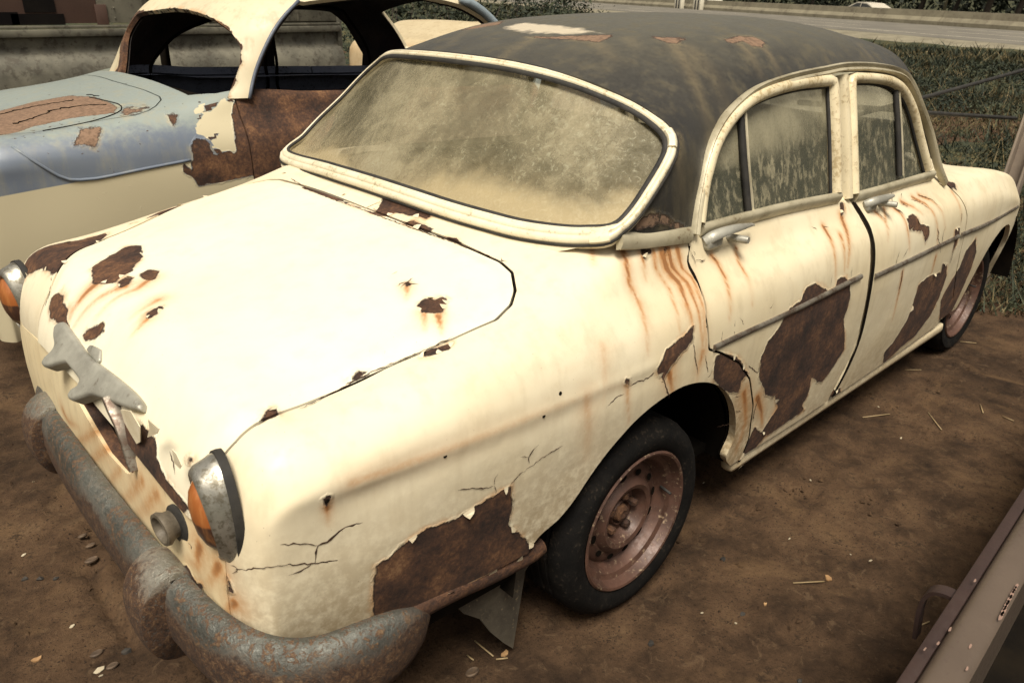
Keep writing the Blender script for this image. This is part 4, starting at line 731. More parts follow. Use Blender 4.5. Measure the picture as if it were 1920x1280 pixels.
# clip holes left by the missing strip on the fender
for p in [(-0.6397,-0.7561,0.761),(-0.4063,-0.7761,0.7599),(-0.1648,-0.7907,0.7601),(-0.1165,-0.7883,0.7934)]:
    n = nrm_at(p); p = np.array(p); lathe('clip_hole', [(0, .001), (.0042, .001), (.005, 0)], p+n*.0008, n, M_black, fender, 8)
channel([(0.4172,-0.7033,0.9809),(0.398,-0.717,0.9476),(0.4038,-0.7492,0.9003),(0.3861,-0.7961,0.8217),(0.3979,-0.806,0.7433),(0.4567,-0.807,0.7155),(0.5544,-0.8061,0.6574),(0.6369,-0.8005,0.5804),(0.7057,-0.7897,0.4673),(0.7496,-0.7731,0.335),(0.7466,-0.7593,0.2427)], .0052, fdoor, .004)
channel([(1.2933,-0.7075,0.9534),(1.3119,-0.7348,0.9148),(1.3077,-0.771,0.8751),(1.3045,-0.7997,0.8126),(1.3131,-0.8105,0.7062),(1.3602,-0.7972,0.5198),(1.3596,-0.7829,0.3949),(1.3208,-0.7655,0.2721)], .0115, fdoor, .0008)
channel([(-0.7238,-0.6147,0.8403),(-0.5595,-0.6132,0.8676),(-0.427,-0.6217,0.8869),(-0.2811,-0.6485,0.9144),(-0.1798,-0.6604,0.9306),(-0.1247,-0.645,0.9443),(-0.0854,-0.6156,0.9581),(-0.044,-0.5606,0.9757),(-0.0316,-0.5083,0.9839),(-0.0344,-0.3473,0.9954),(-0.0522,-0.0362,1.0021)], .0042, hood, .006)
# ---- door handles ----
for par, (a, b, btn) in ((fdoor, [(0.4715,-0.7037,0.9772),(0.6744,-0.7032,0.9715),(0.5883,-0.7124,0.9524)]), (rdoor, [(1.3436,-0.7192,0.9358),(1.5172,-0.7204,0.9319),(1.4489,-0.7323,0.9164)])):
    a, b, btn = map(np.array, (a, b, btn)); n = nrm_at((a+b)/2); d = b-a; L_ = np.linalg.norm(d); d /= L_
    P = np.array([a+d*L_*t+n*h for t, h in ((0, .006), (.08, .026), (.25, .036), (.5, .038), (.75, .036), (.93, .032), (1.0, .027))])
    h = sweep('handle', smooth_path(P, .008), n, ellipse_prof(.011, .006, 10), M_pot, par, scale=np.interp(np.linspace(0, 1, len(smooth_path(P, .008))), [0, .1, .6, 1], [1.2, 1.3, 1, .35]))
    V, F = box_v(a+d*.030+n*.010-np.array([0, 0, .008]), (.062, .03, .036), None, .011); mesh_obj('mount', V, F, M_pot, h)
    lathe('button', [(0, .030), (.0085, .030), (.010, .027), (.010, -.03), (.0125, -.03)], btn+np.array([0, 0, .002])+n*.024, np.array([.15, -1, .05]), M_pot, h, 20)

# ================= greenhouse =================
aa = np.linspace(-.86, .86, 210); A_, B_ = np.meshgrid(aa, aa, indexing='ij'); AB = np.stack([A_, B_], -1)
RGd = roof_pt(AB); RN = grid_normals(RGd); Rv = RGd.reshape(-1, 3); Rt = grid_tris(RGd)
if RN[int(np.argmax(Rv[:, 2]))][2] < 0: RN = -RN
if np.dot(np.cross(Rv[Rt[22000, 1]]-Rv[Rt[22000, 0]], Rv[Rt[22000, 2]]-Rv[Rt[22000, 0]]), RN[Rt[22000, 0]]) < 0: Rt = Rt[:, ::-1]
WSO = [(0.1168,0.7283,1.0138),(0.0449,0.3305,1.0449),(0.0257,0.0754,1.0554),(0.027,-0.1178,1.0542),(0.0371,-0.2578,1.0492),(0.0541,-0.378,1.0453),(0.0724,-0.4697,1.0429),(0.1011,-0.5623,1.0462),(0.1264,-0.6202,1.0525),(0.1581,-0.6701,1.0643),(0.198,-0.6828,1.093),(0.2563,-0.6805,1.1415),(0.306,-0.6745,1.1845),(0.338,-0.6645,1.2152),(0.3559,-0.6369,1.2431),(0.3552,-0.5632,1.2784),(0.3396,-0.4752,1.3061),(0.3145,-0.3562,1.333),(0.2838,-0.1956,1.3522),(0.2671,-0.001,1.3574),(0.2892,0.222,1.3514),(0.3599,0.4598,1.3333),(0.3791,0.5663,1.2983),(0.3584,0.6358,1.2458),(0.2978,0.6633,1.1826),(0.2373,0.7096,1.115),(0.1743,0.7148,1.0633)]
WSL = smooth_path(WSO, .012, True)
DRIP = [(0.4321,-0.6959,1.0033),(0.4589,-0.6777,1.075),(0.5106,-0.6548,1.1688),(0.5751,-0.6377,1.2309),(0.6568,-0.6244,1.2745),(0.7804,-0.6125,1.3112),(0.9509,-0.6063,1.3312),(1.1368,-0.6033,1.3405),(1.2895,-0.6015,1.3454),(1.4892,-0.605,1.3354),(1.6666,-0.6127,1.3114),(1.7446,-0.6257,1.2706),(1.8076,-0.6481,1.1979),(1.8903,-0.6715,1.1019),(1.9575,-0.7021,0.9842),(2.0073,-0.7255,0.9124)]
DRIPL = smooth_path(DRIP, .02)
sideop = np.concatenate([DRIPL, [[DRIPL[-1][0], -.74, .80], [1.6, -.76, .72], [1.2, -.77, .72], [.8, -.76, .74], [DRIPL[0][0], -.74, .82]]])
def rab(P): return roof_ab(np.asarray(P))
wsab = rab(WSL[::2]+np.array([0, 0, .0])); soab = rab(sideop); soabf = soab*[1, -1]
RWIN = np.array([(2.03,-.38,1.33),(2.10,-.50,1.22),(2.22,-.50,1.08),(2.36,-.30,1.06),(2.40,0,1.06),(2.36,.30,1.06),(2.22,.50,1.08),(2.10,.50,1.22),(2.03,.38,1.33),(1.99,0,1.37)])
rwab = rab(smooth_path(RWIN, .05, True))
sabf = lambda V, Q: poly_sdf(rab(V), Q)
RPATCH = [[(0.5309,0.3142,1.4141),(0.5589,0.3136,1.4201),(0.622,0.3088,1.4322),(0.6628,0.2519,1.4439),(0.5916,0.1983,1.4361),(0.567,0.2203,1.4307),(0.5404,0.2528,1.4233)], [(0.4768,-0.0413,1.4177),(0.5105,-0.1439,1.4228),(0.5927,-0.2648,1.432),(0.5565,-0.2777,1.424),(0.5155,-0.2766,1.4156),(0.491,-0.183,1.4172),(0.4701,-0.0805,1.4159)], [(0.6469,-0.3463,1.4301),(0.7316,-0.402,1.4288),(0.6761,-0.4211,1.4165),(0.6514,-0.4009,1.4185)], [(0.8377,-0.4509,1.4253),(0.9259,-0.4448,1.4328),(0.9835,-0.4561,1.4309),(1.0016,-0.4867,1.4195),(0.9448,-0.5143,1.4057),(0.9056,-0.5036,1.4103),(0.9001,-0.4801,1.4201),(0.841,-0.4756,1.4171)],
 [(0.208,-0.6915,1.0785),(0.245,-0.696,1.0855),(0.302,-0.6987,1.0777),(0.3407,-0.6989,1.0547),(0.4009,-0.6975,1.0268),(0.3608,-0.6998,1.0293),(0.2943,-0.6993,1.0591),(0.2214,-0.6956,1.055),(0.1963,-0.6905,1.0633)], [(0.3626,-0.6589,1.2335),(0.3965,-0.6531,1.2377),(0.3683,-0.6732,1.2071),(0.3434,-0.6799,1.1929)]]
RSTREAK = [(.020, .8, [(0.6591,-0.4164,1.4153),(0.6217,-0.478,1.3866),(0.582,-0.5452,1.3424),(0.55,-0.604,1.2867),(0.536,-0.6428,1.216)]), (.016, .9, [(0.8696,-0.4828,1.4168),(0.8609,-0.5252,1.3951),(0.8348,-0.5819,1.346)]), (.014, 1., [(0.9501,-0.5145,1.4056),(0.9352,-0.5586,1.3742),(0.9269,-0.5882,1.3448)]), (.02, .7, [(0.5086,-0.2829,1.4135),(0.4843,-0.3329,1.4004),(0.4578,-0.384,1.3831)]), (.02, .6, [(0.4656,-0.0851,1.4149),(0.3614,-0.1111,1.3892),(0.2794,-0.1388,1.3635)]), (.02, .55, [(0.5905,-0.323,1.4246),(0.5585,-0.3777,1.4077)]), (.016, .6, [(1.5322,-0.5193,1.3977),(1.5335,-0.5607,1.3677),(1.5132,-0.5937,1.3383)]), (.016, .55, [(0.3624,-0.6797,1.1906),(0.3677,-0.6885,1.142),(0.3894,-0.6944,1.0635)]), (.02, .5, [(0.5293,0.2654,1.4197),(0.4084,0.1956,1.397),(0.3262,0.143,1.3775)]), (.03, .5, [(0.6835,-0.4477,1.4087),(0.652,-0.5618,1.3402),(0.6348,-0.614,1.2815)])]
BARE = [(0.5696,0.1617,1.4334),(0.6394,0.129,1.4448),(0.6499,0.0134,1.4455),(0.6012,-0.1795,1.4383),(0.6012,-0.2575,1.4341),(0.5353,-0.1402,1.4276),(0.5106,-0.0387,1.424),(0.5243,0.0766,1.4264)]
def roof_attr(V, N):
    d = np.full(len(V), .3); ab = rab(V)
    for q in RPATCH: d = np.minimum(d, poly_sdf(ab, rab(q))*1.5)
    s = np.zeros(len(V))
    for w, a, L in RSTREAK:
        dd, fr = seg_dist(V, L); s = np.maximum(s, .62*a*np.exp(-(dd/w)**2)*(1-.7*fr))
    return {'rust': d, 'stain': s, 'bare': poly_sdf(ab, rab(BARE))*1.5}
m = M_roof.node_tree   # worn-through strip on top of the roof, its whitish shine put into the colour
P_ = next(n for n in m.nodes if n.type == 'BSDF_PRINCIPLED'); src = P_.inputs['Base Color'].links[0].from_socket
_a = m.nodes.new('ShaderNodeAttribute'); _a.attribute_name = 'bare'; _n = m.nodes.new('ShaderNodeTexNoise'); _n.inputs['Scale'].default_value = 22; _n.inputs['Detail'].default_value = 5
_tc = m.nodes.new('ShaderNodeTexCoord'); m.links.new(_tc.outputs['Object'], _n.inputs['Vector'])
_m = m.nodes.new('ShaderNodeMath'); _m.operation = 'MULTIPLY_ADD'; m.links.new(_n.outputs[0], _m.inputs[0]); _m.inputs[1].default_value = .06; m.links.new(_a.outputs['Fac'], _m.inputs[2])
_r = m.nodes.new('ShaderNodeMapRange'); _r.inputs[1].default_value = .030; _r.inputs[2].default_value = .012; m.links.new(_m.outputs[0], _r.inputs[0])
_x = m.nodes.new('ShaderNodeMix'); _x.data_type = 'RGBA'; m.links.new(_r.outputs[0], _x.inputs[0]); m.links.new(src, _x.inputs[6]); _x.inputs[7].default_value = (.52, .45, .33, 1); m.links.new(_x.outputs[2], P_.inputs['Base Color'])
ROOFN = None
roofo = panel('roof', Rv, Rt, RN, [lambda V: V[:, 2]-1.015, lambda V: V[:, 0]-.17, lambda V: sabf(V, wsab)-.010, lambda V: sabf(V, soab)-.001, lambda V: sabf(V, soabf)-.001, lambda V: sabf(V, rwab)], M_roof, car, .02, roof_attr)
def glass_mat(name, c1, c2, a0, a1, kind):
    m = NT(name); y = m.sep(m.co()); st = m.noise(18, 5, .6, m.co((1, 1, .16)), .6) if kind != 'ws' else m.noise(6, 8, .72, m.co((1, 1.0, .8)), 1.6); b = m.noise(3.2, 5, .6, None, .5); f = m.noise(70, 6, .75, None, 1.2)
    k = m.math('ADD', m.math('MULTIPLY', st, .38), m.math('MULTIPLY', b, .62)); col = m.mix(m.rng(k, .38, .64), c1, c2)
    al = m.rng(m.math('ADD', m.math('MULTIPLY', k, .8), m.math('MULTIPLY', f, .2)), .36, .62, a0, a1)
    if kind == 'ws':
        fl = m.math('MULTIPLY', m.rng(f, .54, .66), m.rng(m.math('ADD', m.math('MULTIPLY', y[1], -.6), m.math('MULTIPLY', b, 1.1)), .35, .75)); col = m.mix(m.math('MULTIPLY', fl, .5), col, (.56, .55, .38))
        z2 = m.math('ADD', y[2], m.math('MULTIPLY', m.math('SUBTRACT', b, .5), .22)); z2 = m.math('SUBTRACT', z2, m.math('MULTIPLY', y[1], -.02)); lowb = m.rng(z2, 1.13, 1.03); col = m.mix(m.math('MULTIPLY', lowb, .6), col, (.42, .33, .18)); al = m.math('MAXIMUM', al, m.math('MULTIPLY', lowb, .97))
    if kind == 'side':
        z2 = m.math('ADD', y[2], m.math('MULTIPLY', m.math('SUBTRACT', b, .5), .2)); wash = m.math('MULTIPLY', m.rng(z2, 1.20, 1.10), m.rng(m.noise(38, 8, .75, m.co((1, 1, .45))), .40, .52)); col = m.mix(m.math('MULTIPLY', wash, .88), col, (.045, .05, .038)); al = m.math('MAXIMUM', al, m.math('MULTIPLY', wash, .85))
    return m.done(col, m.rng(f, .3, .7, .16, .42), 0, m.bump(f, .15, .001), spec=.5, alpha=al)
M_ws = glass_mat('dusty_windscreen', (.25, .22, .135), (.36, .315, .20), .30, .70, 'ws')
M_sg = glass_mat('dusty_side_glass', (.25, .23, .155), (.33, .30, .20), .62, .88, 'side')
def film_mat(name, c):
    m = NT(name); tr = m.n.new('ShaderNodeBsdfTranslucent'); tp = m.n.new('ShaderNodeBsdfTransparent'); mx = m.n.new('ShaderNodeMixShader'); f = m.noise(9, 6, .65)
    m.link(m.mix(m.rng(f, .35, .65), c, tuple(q*.72 for q in c)), tr.inputs[0]); m.link(m.rng(f, .3, .7, .22, .40), mx.inputs[0]); m.t.links.new(tr.outputs[0], mx.inputs[1]); m.t.links.new(tp.outputs[0], mx.inputs[2]); m.t.links.new(mx.outputs[0], m.out.inputs[0]); m.n.remove(m.p); return m.m
M_bg = film_mat('dusty_far_glass', (.85, .78, .55))
# windscreen
yy = np.linspace(-.74, .78, 120); zz = np.linspace(1.0, 1.42, 40); Y_, Z_ = np.meshgrid(yy, zz, indexing='ij'); GW = np.stack([ws_x(Y_, Z_)+.012, Y_, Z_], -1)
NW = grid_normals(GW); NW = -NW if NW[50][0] > 0 else NW; TW = grid_tris(GW)
TW = TW[:, ::-1] if np.dot(np.cross(GW.reshape(-1, 3)[TW[100, 1]]-GW.reshape(-1, 3)[TW[100, 0]], GW.reshape(-1, 3)[TW[100, 2]]-GW.reshape(-1, 3)[TW[100, 0]]), NW[TW[100, 0]]) < 0 else TW
panel('windscreen', GW.reshape(-1, 3), TW, NW, [lambda V: -poly_sdf(V[:, 1:], WSL[:, 1:])+.006], M_ws, car, .005)
def ws_n(P):
    e = 1e-3; dy = (ws_x(P[:, 1]+e, P[:, 2])-ws_x(P[:, 1], P[:, 2]))/e; dz = (ws_x(P[:, 1], P[:, 2]+e)-ws_x(P[:, 1], P[:, 2]))/e
    n = np.stack([-np.ones(len(P)), dy, dz], 1); return n/np.linalg.norm(n, axis=1, keepdims=True)
NWL = ws_n(WSL); Tg = np.roll(WSL, -1, 0)-np.roll(WSL, 1, 0); Tg /= np.linalg.norm(Tg, axis=1, keepdims=True); Bw = np.cross(Tg, NWL)
ctr = WSL.mean(0)
if ((WSL-ctr)*Bw).sum(1).mean() < 0: Bw = -Bw
lowt = np.clip((-Bw[:, 2]-.45)/.2, 0, 1)
wid = .020+.016*lowt; K = []
prof = [(-.006, -.004), (-.006, .008), (.02, .009), (.06, .011), (.25, .013), (.42, .012), (.50, .009), (.58, .011), (.8, .010), (.95, .006), (1.0, 0), (1.0, -.02), (0, -.02)]
V = []; k = len(prof)
for i in range(len(WSL)):
    for a, b in prof: V.append(WSL[i]+Bw[i]*(a*wid[i] if a > 0 else a)+NWL[i]*(b if lowt[i] > .3 else b*.85))
F = [(i*k+j, ((i+1) % len(WSL))*k+j, ((i+1) % len(WSL))*k+(j+1) % k, i*k+(j+1) % k) for i in range(len(WSL)) for j in range(k)]
wt = autosmooth(mesh_obj('windscreen_trim', V, F, M_trim, car), 60)
sweep('seal', WSL-Bw*.005+NWL*.004, NWL, ellipse_prof(.0075, .005, 8), M_rub, wt, closed=True)
sweep('seal', WSL+Bw*(wid[:, None]+.003)-NWL*.002, NWL, ellipse_prof(.003, .004, 8), M_rub, wt, closed=True)
# painted scuttle rising to the screen
Oe = WSL+Bw*wid[:, None]; msk = (lowt > .75) & (WSL[:, 1] > -.63); ids = [i for i in range(len(WSL)) if msk[i]]
brk = next((j for j in range(1, len(ids)) if ids[j] != ids[j-1]+1), 0); ids = ids[brk:]+ids[:brk]
cv_ = []; cf_ = []
for j, i in enumerate(ids): k_ = min(1, j/26, (len(ids)-1-j)/26); cv_ += [Oe[i]+NWL[i]*[1, 1, 0]*(.045*t_*k_)-[0, 0, .004+.08*t_*k_] for t_ in (0, .12, .25, .4, .6, .8, 1)]
for j in range(len(ids)-1): cf_ += [(7*j+q_, 7*j+7+q_, 7*j+8+q_, 7*j+1+q_) for q_ in range(6)]
cv_ = np.array(cv_); mesh_obj('scuttle', cv_, cf_, M_paint, car, wild_attr(('top',))(cv_, cv_))
# joint clips on the trim
def ws_clip(px):
    i = int(np.argmin(np.linalg.norm(WSL-np.array(px), axis=1))); ii = [(i+j) % len(WSL) for j in (-1, 0, 1, 2)]
    P = np.array([WSL[j]+Bw[j]*wid[j]*.5 for j in ii]); kk = wid[i]*.55; return sweep('joint_clip', P, NWL[ii], [(-kk, -.01), (-kk, .009), (-kk*.6, .0145), (kk*.6, .0145), (kk, .009), (kk, -.01)], M_trim, wt)
for q in [(0.1385,-0.6442,1.0558),(0.3401,-0.6481,1.2246)]: ws_clip(q)
# belt moulding from windscreen corner to the door, and the window sills
Lb = [(0.1553,-0.6874,1.0383),(0.2141,-0.6893,1.0275),(0.3102,-0.6928,1.0163),(0.4144,-0.6956,1.0052)]
sweep('belt_moulding', smooth_path(Lb, .02), (0, -1, .25), [(-.020, -.004), (-.020, .010), (-.010, .016), (.006, .016), (.018, .010), (.020, -.004)], M_drip, car)
# drip rail: two beads
def side_n(P):
    s = (side_y(P[:, 2]-.01)-side_y(P[:, 2]+.01))/.02; n = np.stack([0*s, -np.ones(len(P)), s], 1); return n/np.linalg.norm(n, axis=1, keepdims=True)
DN = side_n(DRIPL)
rail = sweep('drip_rail', DRIPL+DN*.004, DN, [(-.013, -.008), (-.014, .006), (-.009, .014), (-.003, .011), (0, .006), (.004, .011), (.009, .013), (.013, .006), (.012, -.008)], M_drip, car)
FarD = DRIPL*[1, -1, 1]; sweep('drip_rail', FarD, DN*[1, -1, 1], ellipse_prof(.012, .010, 8), M_drip, car)
# door window frames (near side)
def off_path(P, N_, d):
    T_ = np.gradient(P, axis=0); B = np.cross(T_, N_); B /= np.linalg.norm(B, axis=1, keepdims=True); return P+B*d
FG = [(0.476,-0.691,1.0213),(0.4987,-0.6759,1.0818),(0.5233,-0.6645,1.1294),(0.579,-0.6478,1.1993),(0.69,-0.6295,1.2593),(0.8274,-0.6204,1.2886),(1.0023,-0.6163,1.3008),(1.1783,-0.617,1.2992),(1.1674,-0.657,1.162),(1.1597,-0.6974,0.9985)]
RG_ = [(1.3048,-0.7038,0.9782),(1.3093,-0.6622,1.1405),(1.3243,-0.6163,1.3001),(1.4788,-0.6195,1.2901),(1.6024,-0.6256,1.272),(1.6845,-0.6364,1.2371),(1.7431,-0.6533,1.1767),(1.7962,-0.6743,1.0893),(1.8619,-0.7053,0.9736)]
def frame(name, par, L, w, corner, mat):
    P = smooth_path(L, .012, corner=corner); N_ = side_n(P); B = np.cross(np.gradient(P, axis=0), N_); B /= np.linalg.norm(B, axis=1, keepdims=True)
    c = np.array([1.0 if par is fdoor else 1.6, -.65, 1.15]); sgn = np.sign(((P-c)*B).sum(1).mean()); P = P+B*sgn*w*.5+N_*.004
    return sweep(name, P, N_, [(-w/2, -.03), (-w/2, .0), (-w*.40, .010), (-w*.1, .015), (w*.2, .014), (w*.42, .008), (w/2, -.002), (w/2, -.03)], mat, par, sharp=60)
M_frame = simple('cream_door_frame', (.72, .63, .43), (.60, .51, .33), 9, .4, 0, .2, dirt=((.35, .26, .13), .42))
ff = frame('window_frame', fdoor, FG, .034, [7], M_frame)
fr = frame('window_frame', rdoor, RG_, .031, [2], M_frame)
def side_glass(name, par, L, mat, off=.012, sgn=-1):
    L = np.array(L); lo = L.min(0)-.03; hi = L.max(0)+.03; xx = np.linspace(lo[0], hi[0], 30); z2 = np.linspace(lo[2], hi[2], 20); X, Z = np.meshgrid(xx, z2, indexing='ij'); Gg = np.stack([X, sgn*(side_y(Z)-off), Z], -1)
    Vg = Gg.reshape(-1, 3); Tg_ = grid_tris(Gg); Ng = np.tile([0., sgn, 0.], (len(Vg), 1)); 
    if np.cross(Vg[Tg_[5, 1]]-Vg[Tg_[5, 0]], Vg[Tg_[5, 2]]-Vg[Tg_[5, 0]])[1]*sgn < 0: Tg_ = Tg_[:, ::-1]
    return panel(name, Vg, Tg_, Ng, [lambda V: -poly_sdf(V[:, [0, 2]], L[:, [0, 2]])+.022], mat, par, .004)
FGs = smooth_path(FG, .03, corner=[7]); RGs = smooth_path(RG_, .03, corner=[2])
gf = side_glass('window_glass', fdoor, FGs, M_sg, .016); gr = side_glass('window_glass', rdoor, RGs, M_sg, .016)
for (par, L, m_) in ((gf, [(0.6947,-0.6271,1.2653),(0.6879,-0.6603,1.1485),(0.6949,-0.6934,1.0123)], M_rub), (gr, [(1.64,-0.6269,1.2665),(1.6462,-0.6615,1.1418),(1.6486,-0.7013,0.9859)], M_rub)):
    P = smooth_path(L, .02); N_ = side_n(P); sweep('quarter_light_bar', P-N_*.004, N_, ellipse_prof(.010, .010, 8), m_, par)
    sweep('quarter_light_bar', P+np.array([.014, 0, 0])-N_*.004, N_, ellipse_prof(.0045, .010, 8), M_drip, par)
for par, L in ((gf, FGs), (gr, RGs)):
    N_ = side_n(L); B = np.cross(np.gradient(L, axis=0), N_); B /= np.linalg.norm(B, axis=1, keepdims=True); sweep('seal', L-N_*.008, N_, ellipse_prof(.005, .006, 8), M_rub, par)
# sills under the glass
for par, L in ((fdoor, [(0.4649,-0.6944,1.0078),(0.6781,-0.6954,1.004),(0.8992,-0.6972,0.9976),(1.1905,-0.7027,0.9818)]), (rdoor, [(1.2941,-0.7077,0.967),(1.5188,-0.7095,0.9619),(1.6905,-0.7101,0.9596),(1.9165,-0.7111,0.9559)])):
    P = smooth_path(L, .03); N_ = side_n(P); sweep('window_sill', P+N_*.002, N_, [(-.016, -.004), (-.016, .008), (-.008, .013), (.0, .012), (.012, .002), (.024, -.012), (.024, -.02)][::1], M_drip, par)
# B post between the doors
Pb = smooth_path([(1.2779,-0.6076,1.3265),(1.2693,-0.6534,1.1755),(1.2587,-0.7068,0.9688)], .02); N_ = side_n(Pb); sweep('door_post', Pb-N_*.002, N_, [(-.016, -.02), (-.016, .006), (-.006, .012), (.012, .010), (.016, .0), (.016, -.02)], M_frame, car)
Pb = smooth_path([(1.3204,-0.6112,1.317),(1.2966,-0.6544,1.1731),(1.2859,-0.7085,0.965)], .02); N_ = side_n(Pb); sweep('door_post', Pb-N_*.022, N_, [(-.02, -.01), (-.02, .008), (.02, .008), (.02, -.01)], M_rust, car)
# far side doors: frames and glass, and the rear window
for nm, L in (('f', FGs), ('r', RGs)):
    P = L*[1, -1, 1]; N_ = side_n(L)*[1, -1, 1]; g_ = side_glass('side_window', car, P, M_bg, .012, 1); sweep('window_frame', P, N_, ellipse_prof(.022, .012, 8), M_int, g_)
sweep('door_post', smooth_path([(1.2779,-0.6076,1.3265),(1.2693,-0.6534,1.1755),(1.2587,-0.7068,0.9688)], .02)*[1, -1, 1], (0, 1, .2), ellipse_prof(.03, .012, 8), M_int, car)
panel('rear_window', Rv-RN*.01, Rt, RN, [lambda V: -sabf(V, rwab)+.003], M_bg, car, .004)
# interior
seatm = simple('worn_seat', (.16, .12, .07), (.09, .07, .045), 7, .8)
for x in (1.02, 1.85):
    s = box('seat', (x-.22, 0, .62), (.50, 1.18, .16), seatm, car, None, .05); b_ = box('backrest', (x+.06, 0, .88), (.13, 1.16, .48), seatm, s, Matrix.Rotation(.25, 3, 'Y'), .05)
dash = box('dashboard', (.40, 0, .93), (.30, 1.24, .16), M_int, car, None, .04)
lathe('steering_wheel', [(.19+.012*math.cos(t), .012*math.sin(t)) for t in np.linspace(0, 2*math.pi, 9)], (.66, -.33, .98), (.85, 0, .5), M_rub, car, 28)
box('parcel_shelf', (2.12, 0, .99), (.36, 1.0, .02), M_int, car)
pv = []; pf = []; q_ = [np.array(p) for p in [(1.96, 1.2913, 1.1004), (1.96, 0.935, 1.0873), (1.96, 0.9498, 0.9397), (1.96, 1.2512, 0.9073)]]
for i in range(9):
    for j in range(9): pv.append((q_[0]*(1-i/8)+q_[1]*i/8)*(1-j/8)+(q_[3]*(1-i/8)+q_[2]*i/8)*j/8+[.012*math.sin(i*2.1+j*.8), 0, .004*math.sin(i*3.7)])
pf = [(i*9+j, (i+1)*9+j, (i+1)*9+j+1, i*9+j+1) for i in range(8) for j in range(8)]
mesh_obj('curtain', pv, pf, film_mat('pink_cloth', (.95, .58, .42)), car)
# ================= head lamps =================
M_ring = simple('lamp_ring', (.50, .48, .42), (.30, .29, .25), 12, .34, .8, .35, 70, dirt=((.14, .12, .08), .40))
m = NT('orange_lens'); z = m.sep(m.co())[2]; f = m.noise(60, 4, .6, m.co((1, 1, .2)))
c = m.mix(m.rng(m.math('ADD', z, m.math('MULTIPLY', f, .004)), .712, .718), (.055, .026, .018), (.30, .095, .024)); c = m.mix(m.rng(z, .668, .662), c, (.20, .16, .10))
c = m.mix(m.math('MULTIPLY', m.rng(f, .45, .65), .4), c, (.48, .21, .07)); M_lens = m.done(c, .35, 0, m.bump(f, .2, .001), coat=.3)
for s in (-1, 1):
    O = (-.765, s*.627, .731)
    def sh(c_, s_, r, h): return (.010*c_ if h > .015 else 0)
    AX = (-1, -s*.15, 0); ring = lathe('headlamp_ring', [(.095, -.006), (.1065, -.006), (.1065, .004), (.103, .010), (.095, .022), (.088, .029), (.083, .031), (.079, .027), (.077, .006), (.077, -.01)], O, AX, M_ring, car, 56, sy=.62, shear=sh)
    lathe('gasket', [(.100, -.016), (.1105, -.016), (.1115, -.008), (.1105, -.001), (.100, -.001)], O, AX, M_rub, ring, 56, sy=.64)
    lathe('lens', [(0, .050), (.03, .048), (.052, .041), (.068, .030), (.077, .010)], O, AX, M_lens, ring, 40, sy=.66, shear=lambda c_, s_, r, h: .008*c_*r/.08)
M_flk = simple('loose_cream_paint', (.74, .66, .48), (.62, .53, .36), 30, .45)
# turn-signal socket
M_sock = simple('oxidised_socket', (.15, .125, .09), (.08, .065, .045), 30, .6, .2, .4)
ts, tsf = [(-0.8014,-0.4874,0.6441),(-0.7987,0.4289,0.6994)]; ts = np.array(ts)
for q in (ts,):
    tsn = np.array([-.97, -.12, -.03]); sk = lathe('signal_socket', [(.020, .008), (.022, .026), (.026, .032), (.032, .031), (.033, .024), (.027, .014), (.026, .002), (.0, .002)], q, tsn, M_sock, car, 32)
    lathe('gasket', [(0, .004), (.036, .004), (.040, .001), (.040, -.012)], q+np.array([0, -.012, 0]), tsn, M_rub, sk, 32)
    lathe('lamp_hole', [(0, .012), (.021, .012)], q, tsn, M_rust, sk, 20)
# recess behind the grille slot, and its divider bar
cs = np.array(SLOT).mean(0); V = []; sl_ = np.array(SLOT); n = len(sl_)
_xs = lambda y, z: float(np.interp(z, [.42, .57, .70, .80], [-.80, -.812, -.805, -.775]))
for (y, z) in sl_: V.append((_xs(y, z)+.004, y, z))
for (y, z) in sl_: V.append((_xs(y, z)+.045, cs[0]+(y-cs[0])*.96, cs[1]+(z-cs[1])*.96))
mesh_obj('grille_recess', V, [(i, (i+1) % n, n+(i+1) % n, n+i) for i in range(n)]+[tuple(range(n, 2*n))], M_rust, car, smooth=False)
gb = [(-0.815, -0.2333, 0.8006), (-0.815, -0.2515, 0.7788), (-0.815, -0.2775, 0.7606), (-0.815, -0.2988, 0.7286), (-0.815, -0.3209, 0.6752)]
sweep('grille_bar', smooth_path(gb, .02), (-1, 0, .1), [(-.0048, -.02), (-.0048, .003), (-.003, .005), (.003, .005), (.0048, .003), (.0048, -.02)], M_strip, car)
for L in ([(-0.812, -0.4755, 0.8574), (-0.812, -0.5274, 0.862), (-0.812, -0.5108, 0.8451), (-0.812, -0.4516, 0.8103), (-0.812, -0.4751, 0.8404)], [(-0.808, -0.3005, 0.7996), (-0.808, -0.3636, 0.8244), (-0.808, -0.404, 0.8089), (-0.808, -0.3883, 0.7702), (-0.808, -0.3611, 0.7528), (-0.808, -0.3329, 0.7629), (-0.808, -0.3078, 0.7749)], [(-0.806, -0.5546, 0.833), (-0.806, -0.5726, 0.8334), (-0.806, -0.5889, 0.8187), (-0.806, -0.5778, 0.8069), (-0.806, -0.5552, 0.8061)]): extrude_poly('loose_paint', L, (.0015, 0, 0), M_flk, car, 0)
